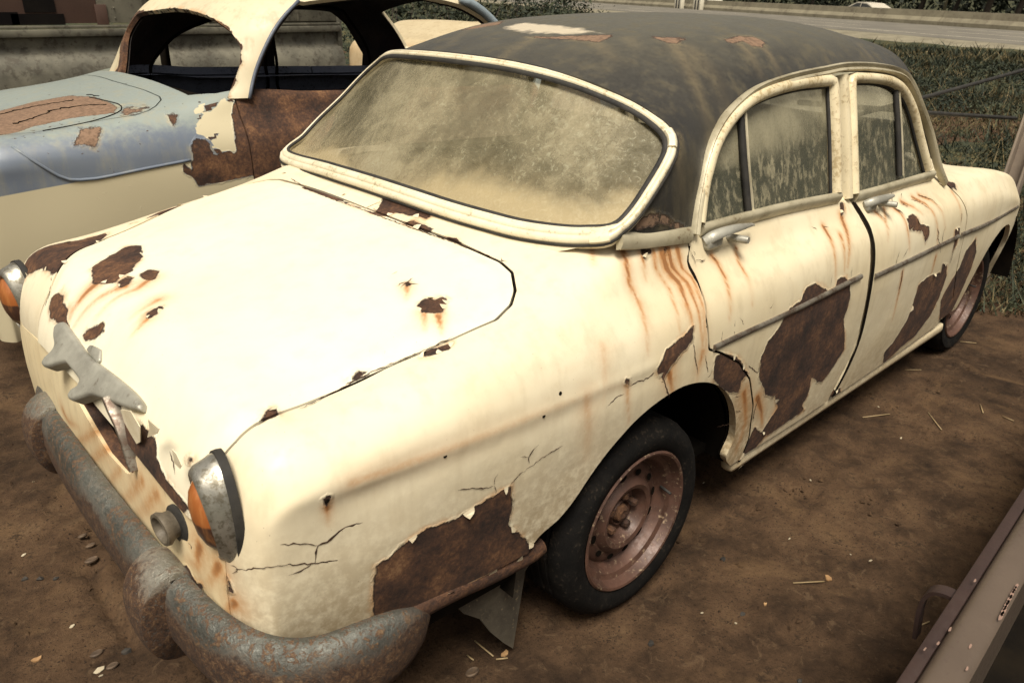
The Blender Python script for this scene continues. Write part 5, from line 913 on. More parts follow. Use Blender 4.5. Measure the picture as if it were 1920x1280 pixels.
# emblem casting on the nose
EM = [(-0.7806, 0.1545, 0.8242), (-0.7925, 0.1696, 0.8106), (-0.8043, 0.148, 0.7973), (-0.8156, 0.111, 0.7844), (-0.8353, 0.1234, 0.762), (-0.8447, 0.1206, 0.7514), (-0.8434, 0.091, 0.7528), (-0.8205, 0.0301, 0.7789), (-0.8178, -0.0041, 0.7819), (-0.8212, -0.0857, 0.778), (-0.8369, -0.0715, 0.7602), (-0.8461, -0.0751, 0.7498), (-0.8465, -0.0978, 0.7493), (-0.8246, -0.1495, 0.7741), (-0.816, -0.1924, 0.784), (-0.7978, -0.3129, 0.8046), (-0.7892, -0.3537, 0.8144), (-0.7828, -0.3472, 0.8217), (-0.779, -0.2974, 0.8259), (-0.7805, -0.2133, 0.8243), (-0.7851, -0.1074, 0.819), (-0.7868, -0.0401, 0.8171), (-0.7816, 0.0538, 0.823), (-0.7783, 0.1327, 0.8268)]
e_n = np.array([-.75, 0, .66]); e_n /= np.linalg.norm(e_n); e_u = np.array([0, 1., 0]); e_v = np.cross(e_n, e_u); EM3 = smooth_path(EM, .008, True); e_c = EM3.mean(0)
e2 = np.stack([(EM3-e_c)@e_u, (EM3-e_c)@e_v], 1); lo_, hi_ = e2.min(0)-.004, e2.max(0)+.004
U_, V_ = np.meshgrid(np.arange(lo_[0], hi_[0], .003), np.arange(lo_[1], hi_[1], .003), indexing='ij'); Ge = e_c+U_[..., None]*e_u+V_[..., None]*e_v
Te = grid_tris(Ge); Ve = Ge.reshape(-1, 3)
if np.cross(Ve[Te[0, 1]]-Ve[Te[0, 0]], Ve[Te[0, 2]]-Ve[Te[0, 0]])@e_n < 0: Te = Te[:, ::-1]
e_d = lambda V: poly_sdf(np.stack([(V-e_c)@e_u, (V-e_c)@e_v], 1), e2)
em = panel('hood_ornament', Ve, Te, np.tile(e_n, (len(Ve), 1)), [lambda V: -e_d(V)], M_pot, car, .022, None, lambda V, N: V+e_n*(.008*(1-np.exp(-np.clip(-e_d(V), 0, 1)/.002))+.0015*(1-np.exp(-np.clip(-e_d(V), 0, 1)/.020))-.004)[:, None])
EB = [(-0.7842, -0.0262, 0.8201), (-0.7747, -0.0294, 0.8309), (-0.7711, -0.0616, 0.835), (-0.7696, -0.0848, 0.8366), (-0.781, -0.107, 0.8237), (-0.7867, -0.1014, 0.8173), (-0.7867, -0.0745, 0.8172)]
extrude_poly('boss', EB, (.028, 0, -.024), M_pot, em, .004)
# ================= bumper =================
M_bump = rusty_chrome('rusty_bumper', .465, .515, tint=(.22, .225, .20))
M_guard = rusty_chrome('rusty_guard', .50, .54, tint=(.34, .33, .28))
BP = [(-.60,.62,.455),(-.72,.58,.46),(-.80,.48,.465),(-.835,.30,.468),(-.848,.0,.47),(-.848,-.30,.47),(-.842,-.50,.468),(-.825,-.66,.463),(-.785,-.765,.458),(-.715,-.825,.455),(-.62,-.845,.455),(-.54,-.840,.457),(-.485,-.825,.462)]
BPl = smooth_path(BP, .02); tg = np.gradient(BPl, axis=0); bn = np.cross(tg, [0, 0, 1.]); bn /= np.linalg.norm(bn, axis=1, keepdims=True)
if bn[len(bn)//2][0] > 0: bn = -bn
u = np.linspace(0, 1, len(BPl)); L_ = np.concatenate([[0], np.cumsum(np.linalg.norm(np.diff(BPl, axis=0), axis=1))]); rem = L_[-1]-L_
scl = np.sqrt(np.clip(rem/.19, .0009, 1)*(2-np.clip(rem/.19, .0009, 1))); 
bprof = [(.080, -.034), (.084, -.024), (.082, -.008), (.070, .006), (.045, .014), (0, .018), (-.045, .015), (-.070, .008), (-.082, -.006), (-.084, -.020), (-.080, -.032), (-.072, -.022), (-.060, -.004), (0, .006), (.060, -.006), (.072, -.024)]
bumper = sweep('bumper', BPl, bn, bprof, M_bump, car, scale=scl, sharp=70)
for y in (-.47, .335):
    P = [(x_+(.028 if y > 0 else .006), y, z_) for x_, z_ in ((-.795, .540), (-.835, .562), (-.872, .552), (-.900, .515), (-.908, .460), (-.897, .402), (-.872, .364), (-.83, .345))]
    P = smooth_path(P, .012); tg = np.gradient(P, axis=0); nn = np.cross(tg, [0, 1., 0]); nn /= np.linalg.norm(nn, axis=1, keepdims=True)
    nn = -nn if nn[len(nn)//2][0] > 0 else nn
    uu = np.linspace(0, 1, len(P)); sweep('bumper_guard', P, nn, [(.054, -.075), (.054, -.010), (.050, -.001), (.025, .003), (0, .004), (-.025, .003), (-.050, -.001), (-.054, -.010), (-.054, -.075)], M_guard, bumper, scale=np.interp(uu, [0, .2, .7, 1], [.95, 1.0, .9, .55]), sharp=28)
# rolled lower edge behind the bumper and torn splash shield
Pl = [(-0.4716,-0.742,0.399),(-0.362,-0.742,0.3908),(-0.2417,-0.742,0.3728),(-0.1262,-0.742,0.3642),(-0.1006,-0.742,0.3703)]
sweep('lower_rail', smooth_path(Pl, .02), (0, -1, -.2), ellipse_prof(.026, .018, 12), M_rust, car)
sv = []; S0 = [(-0.3317, -0.7, 0.3109), (-0.0781, -0.7, 0.2957), (-0.1074, -0.7, 0.2718), (-0.1402, -0.7, 0.0462), (-0.1718, -0.7, 0.0854), (-0.2164, -0.7, 0.1494), (-0.2504, -0.7, 0.2127), (-0.2984, -0.7, 0.2592)]
shm = simple('splash_shield', (.10, .085, .06), (.04, .033, .025), 7, .7, 0, .3, dirt=((.22, .17, .10), .5))
extrude_poly('splash_shield', S0, (0, .006, 0), shm, car, 0)
# ================= wheels =================
M_tyre = simple('tyre_rubber', (.0035, .0032, .003), (.008, .007, .006), 14, .85, 0, .5, 90, dirt=((.035, .027, .02), .48), spec=.15)
M_rim = simple('dusty_rim', (.115, .058, .040), (.060, .032, .023), 10, .5, .15, .3, 90, dirt=((.33, .24, .15), .50))
def wheel(par, O, s, R_, Rr, steer=0):
    O = np.array(O); ax = np.array([math.sin(steer)*s*-1, s*1.0*math.cos(steer), 0]); w = .085
    prof = []
    pts = [(Rr-.002, .0), (Rr+.004, .006), (Rr+.014, .010), (Rr+.030, .015), (Rr+.048, .014), (R_-.022, .006), (R_-.016, .002), (R_-.009, -.006), (R_-.002, -.018)]
    for r, h in pts: prof.append((r, h))
    for j in range(4):
        h0 = -.030-j*.028; prof += [(R_, h0), (R_, h0-.016), (R_-.006, h0-.018), (R_-.006, h0-.025)]
    prof += [(R_-.002, -.148), (R_-.02, -.165), (Rr+.01, -.165), (Rr-.002, -.15)]
    ty = lathe('wheel', prof, O, ax, M_tyre, par, 96)
    # flatten on the ground a little and cut lateral tread grooves
    me = ty.data; base = Vector((0, 0, 0)); p = par
    while p is not None: base += p.location; p = p.parent
    for v in me.vertices:
        q = np.array(v.co)+np.array(base)-O; r_ = math.hypot(q@np.array([ax[1]*s, -ax[0]*s, 0]) if False else math.sqrt(max(0, q[0]**2+q[1]**2-(q@ax)**2)), q[2])
        a_ = math.atan2(q[2], q[0]); 
        if r_ > R_-.03:
            kx = int((a_+7)*60) % 2; dr = -.004 if (kx and r_ > R_-.004) else 0; v.co.x += q[0]/r_*dr; v.co.z += q[2]/r_*dr
        zf = .022-(O[2]+q[2])
        if zf > 0: v.co.z += zf
    rim = lathe('rim', [(Rr+.001, .006), (Rr-.004, .010), (Rr-.010, .008), (Rr-.014, -.002), (Rr-.020, -.016), (Rr-.034, -.022), (Rr-.040, -.034), (Rr-.044, -.050), (Rr-.052, -.056), (Rr-.058, -.050), (.133, -.044), (.110, -.041), (.102, -.030), (.092, -.022), (.080, -.026), (.074, -.046), (.066, -.060), (.040, -.060), (.036, -.050), (.034, -.046), (.032, -.062), (0, -.062)], O, ax, M_rim, ty, 72)
    e1 = np.array([ax[1]*s, -ax[0]*s, 0.]); e1 /= np.linalg.norm(e1); e2 = np.array([0, 0, 1.])
    hv = []; 
    for j in range(12):
        t = 2*math.pi*(j+.3)/12; c_ = O+(e1*math.cos(t)+e2*math.sin(t))*.1215+ax*(-.0395); ta = -e1*math.sin(t)+e2*math.cos(t); ra = e1*math.cos(t)+e2*math.sin(t)
        V = [c_+ta*.0135*math.cos(a)+ra*.0088*math.sin(a)+ax*(-.0012*math.sin(a)) for a in np.linspace(0, 2*math.pi, 14, endpoint=False)]; hv.append((np.array(V)+ax*.0035, [tuple(range(14))]))
    for v_, f_ in hv: mesh_obj('rim_slot', v_, f_, M_black, ty, smooth=False)
    for j in range(5):
        t = 2*math.pi*(j+.15)/5; lathe('lug_nut', [(0, .024), (.008, .024), (.0115, .020), (.0125, .0), (.012, -.004)], O+(e1*math.cos(t)+e2*math.sin(t))*.052+ax*(-.060), ax, M_rust, ty, 6)
    lathe('hub', [(0, .020), (.012, .024), (.022, .020), (.026, .008), (.028, -.006)], O+ax*(-.060), ax, M_rust, ty, 24)
    t = .12; tube('valve', [O+(e1*math.cos(t)+e2*math.sin(t))*(Rr-.045)+ax*(-.035), O+(e1*math.cos(t)+e2*math.sin(t))*(Rr-.052)+ax*(.004)], .004, M_rub, ty)
    return ty
wheel(car, (.225, -.765+.0, .2896), -1, .279, .199, .006)
wheel(car, (.225, .765, .2896), 1, .272, .199)
wheel(car, (2.70, -.712, .285), -1, .270, .195)
wheel(car, (2.70, .712, .285), 1, .270, .195)
# rear bumper end and reflector
box('rear_bumper', (3.30, 0, .45), (.07, 1.36, .13), M_chrome, car, None, .03)

# ================= ground =================
m = NT('dirt'); a = m.noise(1.3, 7, .62); b = m.noise(9, 7, .7); c = m.noise(60, 5, .7); d = m.noise(2.6, 4, .6, dist=1.2); e = m.voro(34)
k = m.math('ADD', m.math('MULTIPLY', a, .5), m.math('MULTIPLY', b, .5))
col = m.ramp(k, [(.37, (.020, .0118, .0068)), (.46, (.046, .027, .0148)), (.54, (.080, .047, .0255)), (.64, (.125, .077, .041))])
col = m.mix(m.rng(d, .55, .68, 0, .55), col, (.125, .075, .038)); col = m.mix(m.math('MULTIPLY', m.rng(b, .56, .66), m.rng(c, .42, .55, 0, .7)), col, (.013, .009, .006)); col = m.mix(m.math('MULTIPLY', m.rng(e, .12, .06), m.rng(a, .45, .6, 0, .6)), col, (.03, .02, .012))
sp = m.noise(150, 3, .55); col = m.mix(m.math('MULTIPLY', m.rng(sp, .60, .66), m.rng(a, .35, .6, .25, .9)), col, (.010, .007, .005)); ff = m.noise(22, 8, .75, dist=.8); col = m.mix(m.rng(ff, .55, .66, 0, .45), col, (.135, .088, .050))
M_dirt = m.done(col, .95, 0, m.bump(m.math('ADD', m.math('ADD', m.math('MULTIPLY', b, .6), m.math('MULTIPLY', ff, .6)), m.math('MULTIPLY', c, .35)), 1.0, .016), spec=.2)
m = NT('field_soil'); a = m.noise(.8, 6, .65); b = m.noise(6, 6, .7); M_field = m.done(m.mix(m.rng(b, .4, .6), m.mix(m.rng(a, .4, .6), (.045, .052, .030), (.10, .085, .040)), (.035, .042, .028)), .95, 0, m.bump(b, .8, .05), spec=.1)
gx = np.concatenate([np.arange(-2.2, 4.6, .016), np.geomspace(4.65, 18, 90)]); gy = np.concatenate([-np.geomspace(2.35, 8, 40)[::-1]+0, np.arange(-2.3, 1.2, .016), np.geomspace(1.25, 16, 110)])
X, Y = np.meshgrid(gx, gy, indexing='ij'); Z = .018+.007*noise2(X, Y, 2.3, 3)+.0048*noise2(X, Y, 13, 5)
for (tx, ty_) in ((.0, -1.0), (2.7, -.9)): pass
near = np.exp(-(((X-.225)/.25)**2+((Y+.77)/.16)**2)); Z -= near*.004
def dents(X, Y):
    D = 0*X
    for i, (px, py) in enumerate(DENT):
        r = np.hypot((X-px)*(1+.3*math.sin(i)), (Y-py)*(1+.3*math.cos(i*2))); s = .042+.016*((i*7) % 5)/4; D = D-.015*np.exp(-(r/s)**2)+.0075*np.exp(-((r-s*1.6)/(s*.35))**2)
    for i in range(len(TRN)-1):
        a, b = np.array(TRN[i]), np.array(TRN[i+1]); e = b-a; t = np.clip(((X-a[0])*e[0]+(Y-a[1])*e[1])/(e@e), 0, 1); d = np.hypot(X-a[0]-t*e[0], Y-a[1]-t*e[1]+.006*np.sin(60*X)); D = D-.020*np.exp(-(d/.014)**2)
    return D
DENT = [p[:2] for p in [(0.6782, -0.7472, 0.022), (0.8522, -0.7535, 0.022), (0.9378, -0.649, 0.022), (1.162, -0.692, 0.022), (1.1964, -0.6296, 0.022), (1.2018, -0.793, 0.022), (0.5718, -0.7225, 0.022), (1.0402, -0.8399, 0.022), (1.3759, -0.7849, 0.022), (0.3285, -0.7871, 0.022), (1.2828, -0.9281, 0.022), (1.1702, -1.0691, 0.022), (-0.7553, 0.4755, 0.022), (-0.8236, 0.3462, 0.022), (-0.7871, 0.6783, 0.022), (1.9624, -0.8147, 0.022), (2.0804, -0.5338, 0.022), (2.2678, -0.827, 0.022), (1.8926, -1.0836, 0.022), (0.4637, -1.1207, 0.022)]]
TRN = [p[:2] for p in [(-0.8216, 0.3295, 0.022), (-0.822, 0.2156, 0.022), (-0.8295, 0.1284, 0.022), (-0.8245, 0.0233, 0.022), (-0.8242, -0.025, 0.022)]]
Z += dents(X, Y)
Gd = np.stack([X, Y, Z], -1); tag(mesh_obj('ground', Gd.reshape(-1, 3), grid_tris(Gd), M_dirt), kind='structure')
RD = np.array([.44, .898]); RN_ = np.array([.898, -.44])     # road direction and outward normal (plan)
def rp(s, n, z): p = RN_*n+RD*s; return (p[0], p[1], z)
far_ = []
def sheet(name, n0, n1, z, mat, s0=-120, s1=600, kind='structure'):
    k = 60; ss = np.linspace(s0, s1, k); V = [rp(s, n0, z) for s in ss]+[rp(s, n1, z) for s in ss]; F = [(i, i+k, i+k+1, i+1) for i in range(k-1)]
    return tag(mesh_obj(name, V, F, mat, smooth=False), kind=kind)
V = [(-300, -300, -.05), (1500, -300, -.05), (1500, 1500, -.05), (-300, 1500, -.05)]; tag(mesh_obj('field', V, [(0, 1, 2, 3)], M_field, smooth=False), kind='structure')
V, T_ = [], []
xs = np.concatenate([np.linspace(4.3, 30, 160)]); ys = np.linspace(-14, 60, 200); X, Y = np.meshgrid(xs, ys, indexing='ij'); Z = -.01+.05*noise2(X, Y, .7, 9)*np.clip((X-3.8)/3, 0, 1)+.02*noise2(X, Y, 4, 11)+.03
Gg = np.stack([X, Y, Z], -1); tag(mesh_obj('grassy_verge', Gg.reshape(-1, 3), grid_tris(Gg), M_field), kind='structure')
m = NT('asphalt'); a = m.noise(.5, 5, .6, m.co((1, 1, 1))); b = m.noise(30, 3, .6); M_as = m.done(m.mix(m.rng(a, .35, .65), (.115, .105, .085), (.16, .145, .115)), .8, 0, m.bump(b, .2, .01))
M_conc = simple('concrete', (.23, .205, .14), (.16, .14, .095), 1.2, .85, 0, .4, 6, dirt=((.12, .10, .07), .48))
M_white = simple('road_paint', (.50, .46, .36), (.38, .34, .26), 3, .8)
sheet('road', 25.6, 37.4, .10, M_as); sheet('road', 38.9, 50, -.17, M_as); 
ss = np.linspace(-120, 600, 60); V = [rp(s, 23.6, -.06) for s in ss]+[rp(s, 24.8, .09) for s in ss]+[rp(s, 25.7, .094) for s in ss]
tag(mesh_obj('shoulder', V, [(i, i+60, i+61, i+1) for i in range(59)]+[(i+60, i+120, i+121, i+61) for i in range(59)], M_conc, smooth=False), kind='structure')
sheet('edge_line', 27.6, 27.8, .106, M_white); 
dv = []; 
for i in range(-6, 30): dv.append((np.array([rp(i*12, 31.0, .106), rp(i*12+6, 31.0, .106), rp(i*12+6, 31.18, .106), rp(i*12, 31.18, .106)]), [(0, 1, 2, 3)]))
for i in range(-6, 30): dv.append((np.array([rp(i*12+4, 34.2, .106), rp(i*12+10, 34.2, .106), rp(i*12+10, 34.38, .106), rp(i*12+4, 34.38, .106)]), [(0, 1, 2, 3)]))
tag(mesh_obj('lane_markings', *join(dv), M_white, smooth=False), kind='structure')
# median barrier
pr = [(37.6, .08), (37.62, .30), (37.82, .52), (37.88, .88), (38.12, .88), (38.18, .52), (38.38, .30), (38.4, .08)]
bar = empty('concrete_barrier', rp(30, 38, .1), 'long low concrete barrier dividing the two carriageways of the road', 'barrier')
nseg = 40
for i in range(nseg):
    s0 = -60+i*7.5; s1 = s0+7.46; V = [rp(s0, n, z) for n, z in pr]+[rp(s1, n, z) for n, z in pr]; k = len(pr)
    mesh_obj('barrier_block', V, [(j, j+1, j+1+k, j+k) for j in range(k-1)]+[tuple(range(k)), tuple(range(2*k-1, k-1, -1))], M_conc, bar, smooth=False)
M_leafA = [None]
def leaf_mat(name, c1, c2, sc_=3.0):
    m = NT(name); a = m.noise(sc_, 3, .6); b = m.noise(sc_*9, 2, .5); m.done(m.mix(m.rng(b, .35, .65), m.mix(m.rng(a, .38, .62), c1, c2), tuple(x*.6 for x in c1)), .7, 0, spec=.25); return m.m
M_leaf = leaf_mat('leaf_green', (.020, .028, .017), (.066, .074, .040), .9); M_leaf2 = leaf_mat('leaf_dry', (.085, .070, .032), (.19, .145, .070)); M_leafd = leaf_mat('leaf_dark', (.018, .024, .015), (.040, .046, .026), 1.2); M_bark = simple('bark', (.055, .042, .030), (.03, .024, .018), 6, .9, 0, .6, 40)
def quads(cent, size, flat=.5, rng=RNG, aspect=2.2):
    n = len(cent); d = rng.normal(size=(n, 3)); d[:, 2] *= flat; d /= np.linalg.norm(d, axis=1, keepdims=True); u = np.cross(d, rng.normal(size=(n, 3))); u /= np.linalg.norm(u, axis=1, keepdims=True)
    s = (np.asarray(size)*np.ones(n))[:, None]; V = np.stack([cent-d*s*.5*aspect/2, cent+u*s*.22, cent+d*s*.5*aspect/2, cent-u*s*.22], 1).reshape(-1, 3)
    return V, np.arange(4*n).reshape(n, 4)
def bush(name, x, y, h, w, n, lab, cat='bush', mat=None, group=None, sz=.07):
    r = empty(name, (x, y, .0), lab, cat, group); cl = RNG.normal(size=(14, 3))*[w*.38, w*.38, h*.22]+[0, 0, h*.5]; c = cl[RNG.integers(0, 14, n)]+RNG.normal(size=(n, 3))*[w*.16, w*.16, h*.13]; c[:, 2] = np.abs(c[:, 2])
    V, F = quads(c+[x, y, 0], sz*(.6+RNG.random(n)), .8); mesh_obj('foliage', V, F, mat or M_leaf, r, smooth=False)
    st = []
    for i in range(7):
        t = RNG.random()*6.28; st.append(tube_v([(x+.05*math.cos(t), y+.05*math.sin(t), 0), (x+w*.2*math.cos(t), y+w*.2*math.sin(t), h*.45), (x+w*.35*math.cos(t), y+w*.35*math.sin(t), h*.85)], .018, 5, .005))
    mesh_obj('stems', *join(st), M_bark, r); return r
def gdir(px_xy): return px_xy
# feathery bushes between the yard and the road
for i, (q, h, w, lab) in enumerate([([(6.2839, 8.9237)], 1.5, 1.6, 'wispy grey-green bush seen through the rear of the blue car, leftmost of the roadside bushes'), ([(7.3145, 9.4098)], 1.7, 1.9, 'tall feathery bush behind the blue car roof pillar, second from the left'), ([(7.158, 8.2568)], 1.5, 1.6, 'dense feathery bush right behind the light-blue rear pillar'), ([(9.7595, 9.9612)], 1.6, 1.9, 'broad feathery bush above the left end of the black roof'), ([(14.398, 13.8214)], 1.5, 1.7, 'rounded grey-green bush beside the road edge, left of the small sapling'), ([(17.9785, 15.8657)], 1.3, .9, 'small upright sapling standing at the road edge above the black roof')]):
    bush('bush', q[0][0], q[0][1], h, w, 2600, lab, group='bushes along the road edge')
# grass and weeds: one mass each
def field_pts(n, x0, x1, y0, y1, power=1.6):
    x = x0+(x1-x0)*RNG.random(n)**power; y = y0+(y1-y0)*RNG.random(n); return x, y
def ok_field(x, y): # right of the cars, before the road
    nn = x*RN_[0]+y*RN_[1]; return (nn < 24.6) & (nn > 3.75+.35*np.sin(y*2.1)+.3*np.sin(y*5.3+1))
n = 260000; r_ = 3.2+22*RNG.random(n)**1.25; t_ = RNG.uniform(-.16, 1.25, n); x = -1+r_*np.cos(t_)*1.2; y = -1.6+r_*np.sin(t_)*1.2; k = ok_field(x, y); x, y = x[k], y[k]; rr = np.hypot(x+1, y+1.6)
h = (.03+.12*RNG.random(len(x)))*(1+.5*noise2(x, y, 1.1, 21)); h = np.clip(h*(1+1.6*(RNG.random(len(x)) < .06)), .03, .4); a = RNG.uniform(0, 6.28, len(x)); wv = .0022+.0009*rr; lean = RNG.normal(size=(len(x), 2))*.6*h[:, None]
P0 = np.stack([x-np.cos(a)*wv, y-np.sin(a)*wv, 0*x], 1); P1 = np.stack([x+np.cos(a)*wv, y+np.sin(a)*wv, 0*x], 1); P2 = np.stack([x+lean[:, 0], y+lean[:, 1], h], 1)
V = np.stack([P0, P1, P2], 1).reshape(-1, 3); dry = noise2(x, y, .9, 31)+.6*RNG.normal(size=len(x)) > .25
Vr = V.reshape(-1, 3, 3)
for nm, mk, mt in (('grass', ~dry, M_leaf), ('dry_grass', dry, M_leaf2)):
    v = Vr[mk].reshape(-1, 3); tag(mesh_obj(nm, v, np.arange(len(v)).reshape(-1, 3), mt, smooth=False), 'green grass and weeds covering the verge' if nm == 'grass' else 'dry straw-coloured grass tufts among the green weeds', 'grass', kind='stuff')
n = 110000; r_ = 3.4+16*RNG.random(n)**1.3; t_ = RNG.uniform(-.16, 1.1, n); x = -1+r_*np.cos(t_)*1.2; y = -1.6+r_*np.sin(t_)*1.2; k = ok_field(x, y) & (noise2(x, y, 1.6, 41) > -.1); x, y = x[k], y[k]; rr = np.hypot(x+1, y+1.6)
V, F = quads(np.stack([x, y, .03+.14*RNG.random(len(x))*(1+.6*noise2(x, y, 1.6, 41))], 1), .014+.0030*rr, .6); tag(mesh_obj('weeds', V, F, M_leaf, smooth=False), 'leafy ground-cover weeds in clumps behind the cream car', 'weeds', kind='stuff')
# trees beyond the road
hz = []
def tree(x, y, h, tr, lab, crown=True):
    r = empty('tree', (x, y, 0), lab, 'tree', 'trees beyond the road'); tv = []; P = [(x+.15*math.sin(i*1.7+x), y+.15*math.cos(i*1.3), h*.55*i/4) for i in range(5)]; tv.append(tube_v(smooth_path(P, .4), tr, 8, tr*.5)); tips = []
    for i in range(9):
        t = i*2.4+x; b = P[2+i % 3]; e = (b[0]+math.cos(t)*h*.22, b[1]+math.sin(t)*h*.22, b[2]+h*.28); tv.append(tube_v(smooth_path([b, ((b[0]+e[0])/2+.2, (b[1]+e[1])/2, (b[2]+e[2])/2+.3), e], .4), tr*.42, 6, tr*.1)); tips.append(e)
    mesh_obj('trunk', *join(tv), M_bark, r); n = 2600; cl = np.array(tips)[RNG.integers(0, 9, n)]+RNG.normal(size=(n, 3))*[h*.10, h*.10, h*.09]; V, F = quads(cl, .42*(.6+RNG.random(n)), .8); mesh_obj('crown', V, F, M_leafd, r, smooth=False)
for s, n, h, tr, lab in (([62.129][0], 54, 7, .22, 'tree with a forked trunk directly behind the white sedan on the road'), ([57.842][0], 55, 8, .26, 'tree with spreading limbs left of the tall pale pole'), ([55.056][0], 56, 8, .2, 'thin dark-trunked tree right beside the pale pole'), ([49.896][0], 54, 7.5, .28, 'broad dark tree near the right end of the barrier'), ([49.741][0], 57, 8, .25, 'dark tree at the far right edge beyond the barrier'), ([74.291][0], 56, 7, .2, 'small leafy tree between the two white cars on the far carriageway'), ([88.431][0], 58, 8, .24, 'tree behind the striped marker posts')):
    p = rp(s, n, 0); tree(p[0], p[1], h, tr, lab)
# hedge mass behind
n = 26000; s = RNG.uniform(-20, 200, n); nn = 60+RNG.random(n)*5; z = RNG.random(n)**.8*(4.2+1.2*np.sin(s*.21)+.8*np.sin(s*.6)); P = RN_[None]*nn[:, None]+RD[None]*s[:, None]
V, F = quads(np.c_[P, z], .55*(.6+RNG.random(n)), .8); tag(mesh_obj('thicket', V, F, M_leafd, smooth=False), 'dark continuous thicket of shrubs behind the roadside trees', 'thicket', kind='stuff')
pl = rp([51.653][0], 51.5, 0); tag(tube('utility_pole', [pl, (pl[0], pl[1], 8)], .12, M_conc, n=10), 'tall pale concrete pole standing beyond the road barrier', 'pole')
# distant cars on the far carriageway
M_wc = simple('white_car_paint', (.62, .57, .46), (.58, .53, .43), 2, .25); M_dg = simple('dark_glass', (.03, .032, .03), (.05, .05, .045), 2, .15)
def far_car(s, n, lab):
    o = rp(s, n, -.17); r = empty('distant_car', o, lab, 'car'); pf = [(-2.25, .35), (-2.28, .62), (-2.1, .82), (-1.2, .95), (-.35, 1.36), (.55, 1.42), (1.35, 1.05), (2.05, .95), (2.25, .7), (2.22, .35)]
    def sec(pf_, w0, inset, nm, mat, par=r):
        V = []; k = len(pf_)
        for w in (-w0, w0):
            for x, z in pf_: ww = w*(1-inset*max(0, z-.85)); V.append(np.array(o)+np.array([RD[0]*x*1.22+RN_[0]*ww, RD[1]*x*1.22+RN_[1]*ww, z-.1]))
        return autosmooth(mesh_obj(nm, V, [(i, (i+1) % k, k+(i+1) % k, k+i) for i in range(k)]+[tuple(range(k)), tuple(range(2*k-1, k-1, -1))], mat, par), 40)
    b = sec(pf, .86, .35, 'body', M_wc); sec([(-1.05, .98), (-.33, 1.30), (.12, 1.34), (.12, .98)], .872, .33, 'side_window', M_dg, b); sec([(.2, .98), (.2, 1.34), (.55, 1.35), (1.2, 1.02)], .872, .33, 'side_window', M_dg, b)
    for dx in (-1.7, 1.7):
        for w in (-.8, .8): lathe('wheel', [(0, .02), (.2, .02), (.31, .0), (.31, -.18)], np.array(o)+[RD[0]*dx+RN_[0]*w, RD[1]*dx+RN_[1]*w, .21], (RN_[0]*np.sign(w), RN_[1]*np.sign(w), 0), M_rub, r, 20)
c1, c2 = [49.188, 72.146]
def sn(p): v = np.array(p[:2]); return float(v@RD), float(v@RN_)
far_car(c1, 42.5, 'white sedan driving on the far carriageway behind the barrier'); far_car(c2, 42.5, 'white car mostly cut off by the top edge, behind the barrier left end')
M_bk = simple('marker_black', (.02, .02, .02), (.03, .03, .03)); M_wt = simple('marker_white', (.62, .58, .46), (.5, .46, .36))
for i, (q, lab) in enumerate((([68.052][0], 'black-and-white striped block at the left end of the barrier'), ([64.521][0], 'black-and-white striped block touching the barrier end, right of the other'))):
    s_ = q; r = empty('striped_block', rp(s_, 37.2, .1), lab, 'road marker')
    for j in range(5):
        o = rp(s_-.26+j*.25, 37.2, .5); box('stripe', o, (.245, .36, .82), M_bk if j % 2 else M_wt, r, Matrix.Rotation(math.atan2(RD[1], RD[0]), 3, 'Z'), .01)
# steel post and cables behind the car
po = [(7.1093, 0.346, 0.022)]
M_post = simple('grey_post_paint', (.26, .21, .16), (.19, .15, .12), 5, .6)
p0 = np.array([(3.8297, -0.45, 0.6054)][0]); p1 = np.array([(3.9067, -0.45, 0.9762)][0]); dd = p1-p0; a = p0-dd*(p0[2]/dd[2]); b = p1+dd*2.2
posto = empty('steel_post', tuple(a), 'leaning grey-brown steel post behind the tail of the cream car, braced by black cables', 'post'); ln = np.linalg.norm(b-a); q = Vector(b-a).to_track_quat('Z', 'Y').to_matrix()
for dx, nm in ((0, 'flange'), (.085, 'flange')): box(nm, tuple((a+b)/2+np.array([0, -dx*1.0, 0])), (.012, .07, ln), M_post, posto, q, .002)
box('web', tuple((a+b)/2+np.array([.04, -.04, 0])), (.07, .012, ln), M_post, posto, q, .002)
for L, lab in (([(3.6524, -0.45, 1.22), (2.2132, -0.45, 1.1655)], 'upper black cable running from the steel post towards the cream car'), ([(3.7321, -0.45, 0.971), (2.2339, -0.45, 1.1287)], 'lower black cable, nearly level, tied to the steel post')):
    L = np.array(L); e = L[0]+(L[1]-L[0])*1.6; tag(tube('cable', [L[0], (L[0]+e)/2-[0, 0, .004], e], .009, M_rub), lab, 'cable', 'cables of the steel post')
# ================= silver trailer / bus behind =================
M_al = simple('aluminium_skin', (.22, .205, .155), (.10, .095, .075), 3.2, .5, .45, .3, 26, dirt=((.07, .06, .045), .42))
M_brn = simple('brown_panel', (.075, .040, .028), (.05, .028, .02), 3, .6); M_blk = simple('dark_opening', (.006, .005, .005), (.012, .01, .008), 3, .9, spec=.05)
YB = 4.0; bus = empty('silver_bus', (0, YB+1.2, 0), 'weathered riveted aluminium bus body with a brown window panel, behind the blue car', 'bus')
zt = lambda z: z
prof = [(.30, .10), (.36, .02), (.6, -.03), (.85, -.06), (1.0, -.05), (1.07, -.015), (1.10, .02), (1.17, .025), (1.205, .025)]
X0, X1 = -6, 2.35; V = []; k = len(prof)
sk = smooth_path([(0, y, z) for z, y in prof], .03)
for x in (X0, X1):
    for p in sk: V.append((x, YB+p[1], p[2]))
k = len(sk); mesh_obj('lower_skin', V, [(i, i+1, k+i+1, k+i) for i in range(k-1)], M_al, bus)
